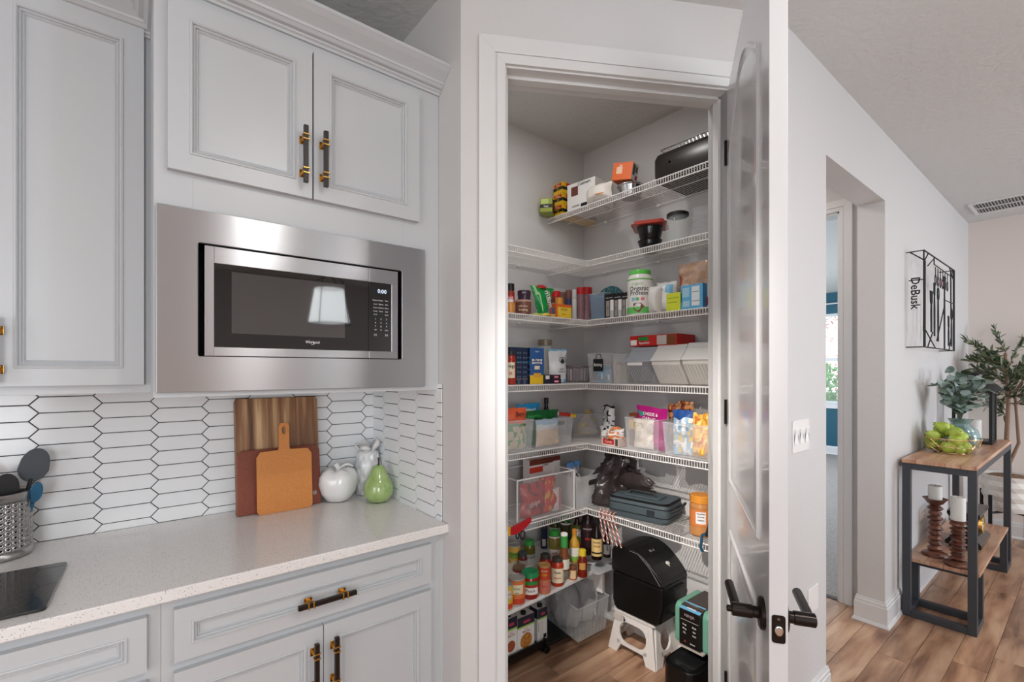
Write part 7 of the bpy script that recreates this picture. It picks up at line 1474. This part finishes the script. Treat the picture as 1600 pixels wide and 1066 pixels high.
# olive tree in a white faceted pot on a stand
tp = Vector((5.50, .475, 0)); zt_, zb_ = zat(tp, 742), zat(tp, 797)
ps = thing('planter_stand', 'black metal planter stand behind the console table', 'plant stand', tp); R_ = .17
b = B()
for k in range(4): a = PI / 4 + k * PI / 2 + .3; b.box(-.011, -.011, 0, .011, .011, zb_ + .13); st0 = len(b.v) - 8; b.xf(Matrix.Translation((R_ * 1.08 * math.cos(a), R_ * 1.08 * math.sin(a), 0)), st0)
b.tube([(R_ * 1.08 * math.cos(PI / 4 + .3), R_ * 1.08 * math.sin(PI / 4 + .3), zb_ - .012), (-R_ * 1.08 * math.cos(PI / 4 + .3), -R_ * 1.08 * math.sin(PI / 4 + .3), zb_ - .012)], .009, 6).tube([(R_ * 1.08 * math.cos(3 * PI / 4 + .3), R_ * 1.08 * math.sin(3 * PI / 4 + .3), zb_ - .012), (-R_ * 1.08 * math.cos(3 * PI / 4 + .3), -R_ * 1.08 * math.sin(3 * PI / 4 + .3), zb_ - .012)], .009, 6); b.obj('frame', MBLK, ps)
po = thing('plant_pot', 'white faceted pot of the olive tree on a black stand', 'pot', tp + Vector((0, 0, zb_ + .001))); hp = zt_ - zb_; b = B(); n = 16; rows_ = 7; vs = []
for j in range(rows_ + 1):
    for i in range(n): a = 2 * PI * (i + .5 * (j % 2)) / n; r_ = R_ * (.80 + .20 * math.sin(PI / 2 * j / rows_)) * (1 if j % 2 else .94); vs.append((r_ * math.cos(a), r_ * math.sin(a), hp * j / rows_))
fs = []
for j in range(rows_):
    for i in range(n):
        k = (i + 1) % n; a, b1, c1, d1 = j * n + i, j * n + k, (j + 1) * n + k, (j + 1) * n + i
        fs += [(a, b1, d1), (b1, c1, d1)] if j % 2 == 0 else [(a, b1, c1), (a, c1, d1)]
b.add(vs, fs + [tuple(range(n))]); k0 = len(b.v)
b.lathe([(R_ * .98, hp), (R_ * .93, hp), (R_ * .92, hp - .03), (0, hp - .03)], 36, caps=False); b.obj('pot', c(232, 228, 222, .5), po)
B().lathe([(R_ * .90, hp - .028), (R_ * .6, hp - .005), (R_ * .3, hp + .004), (0, hp)], 24, caps=False).obj('soil', mat('dry_moss', (150, 120, 96), .95, bump=(60, 1, .02), vary=(40, (110, 84, 60), .3, .7)), po, smooth=True)
ol = thing('olive_tree', 'slender olive tree with narrow leaves in the white pot', 'tree', tp + Vector((0, 0, zt_ - .03))); rr = random.Random(12)
BARK = mat('olive_bark', (132, 106, 86), .8, bump=(40, .8, .01)); tr = B(); HT_ = zat(tp, 575) - zt_
tr.tube([(0, 0, 0), (.01, 0, .15), (-.01, .01, .3), (.0, 0, HT_ * .7), (.02, .02, HT_ + .15)], .022, 8, r2=.010); tr.tube([(0, 0, .1), (.10, -.05, .28), (.08, -.03, HT_ * .8), (.16, -.12, HT_ + .05)], .014, 8, r2=.006)
tr.obj('trunk', BARK, ol, smooth=True)
lm = []
for col in ((74, 92, 62), (110, 124, 92), (52, 66, 44)):
    b = B().add([(0, 0, 0), (.25, .1, .03), (.6, .12, .05), (1, 0, 0), (.6, -.12, .05), (.25, -.1, .03), (.5, 0, -.02)], [(0, 1, 6), (1, 2, 6), (2, 3, 6), (3, 4, 6), (4, 5, 6), (5, 0, 6)]); o = b.obj('leaf', mat('olive_leaf_%d' % col[0], col, .5), None, smooth=180, fix=False); lm.append(o.data); bpy.data.objects.remove(o)
tw = B(); leaves = []; 
for k in range(30):
    a = k * 2.4; base = Vector((.03 * math.cos(a), .03 * math.sin(a), HT_ * rr.uniform(.55, 1.15))); L__ = rr.uniform(.28, .52); up = rr.uniform(.05, .9); d_ = Vector((math.cos(a) * .8, math.sin(a) * .75, up)).normalized(); P = []
    if d_.y > 0: L__ = min(L__, max(.12, (.20 - base.y) / max(.05, d_.y)))
    if d_.x > 0: L__ = min(L__, max(.12, (.33 - base.x) / max(.05, d_.x)))
    for i in range(7): u = i / 6; P.append(base + d_ * L__ * u + Vector((0, 0, -.08 * u * u + .02 * math.sin(u * 5 + k))))
    tw.tube(P, .0045, 5, r2=.0015)
    for i in range(1, 7):
        for q in range(6): leaves.append((P[i] - d_ * .02 * q / 6 * 2, d_, rr.random()))
tw.obj('twigs', BARK, ol, smooth=True)
rr.shuffle(leaves)
def leafM(p, d_, s): q = Vector((rr.gauss(0, .6), rr.gauss(0, .6), rr.gauss(.1, .6))); dd = (d_ + q).normalized(); return Matrix.Translation(p) @ Vector((1, 0, 0)).rotation_difference(dd).to_matrix().to_4x4() @ Matrix.Rotation(rr.uniform(-2, 2), 4, 'X') @ Matrix.Scale(s, 4)
for i, (p, d_, q) in enumerate(leaves[:290]):
    o = bpy.data.objects.new('leaf', lm[i % 3]); C.objects.link(o); o.parent = ol; o.matrix_basis = leafM(p, d_, rr.uniform(.055, .085))
b = B(); base_l = [(0, 0, 0), (.25, .1, .03), (.6, .12, .05), (1, 0, 0), (.6, -.12, .05), (.25, -.1, .03)]
for i, (p, d_, q) in enumerate(leaves[290:]): M_ = leafM(p, d_, rr.uniform(.05, .08)); b.add([M_ @ Vector(v) for v in base_l], [(0, 1, 2, 3, 4, 5)], i % 3)
o = b.obj('foliage', [MATS['olive_leaf_74'], MATS['olive_leaf_110'], MATS['olive_leaf_52']], ol, fix=False); o['kind'] = 'stuff'
b = B()
for i in range(8): p = leaves[i * 17][0]; b.lathe([(0, -.012), (.008, -.006), (.009, .002), (.005, .011), (0, .013)], 10, p.x, p.y, 0, p.z)
b.obj('olives', c(70, 34, 52, .3), ol, smooth=True)
for ob in list(S.objects):
    if ob.parent is None and 'kind' not in ob and 'label' in ob and ob['label'] == 'x': ob['label'] = 'green pear in the gold wire bowl, near the rim'
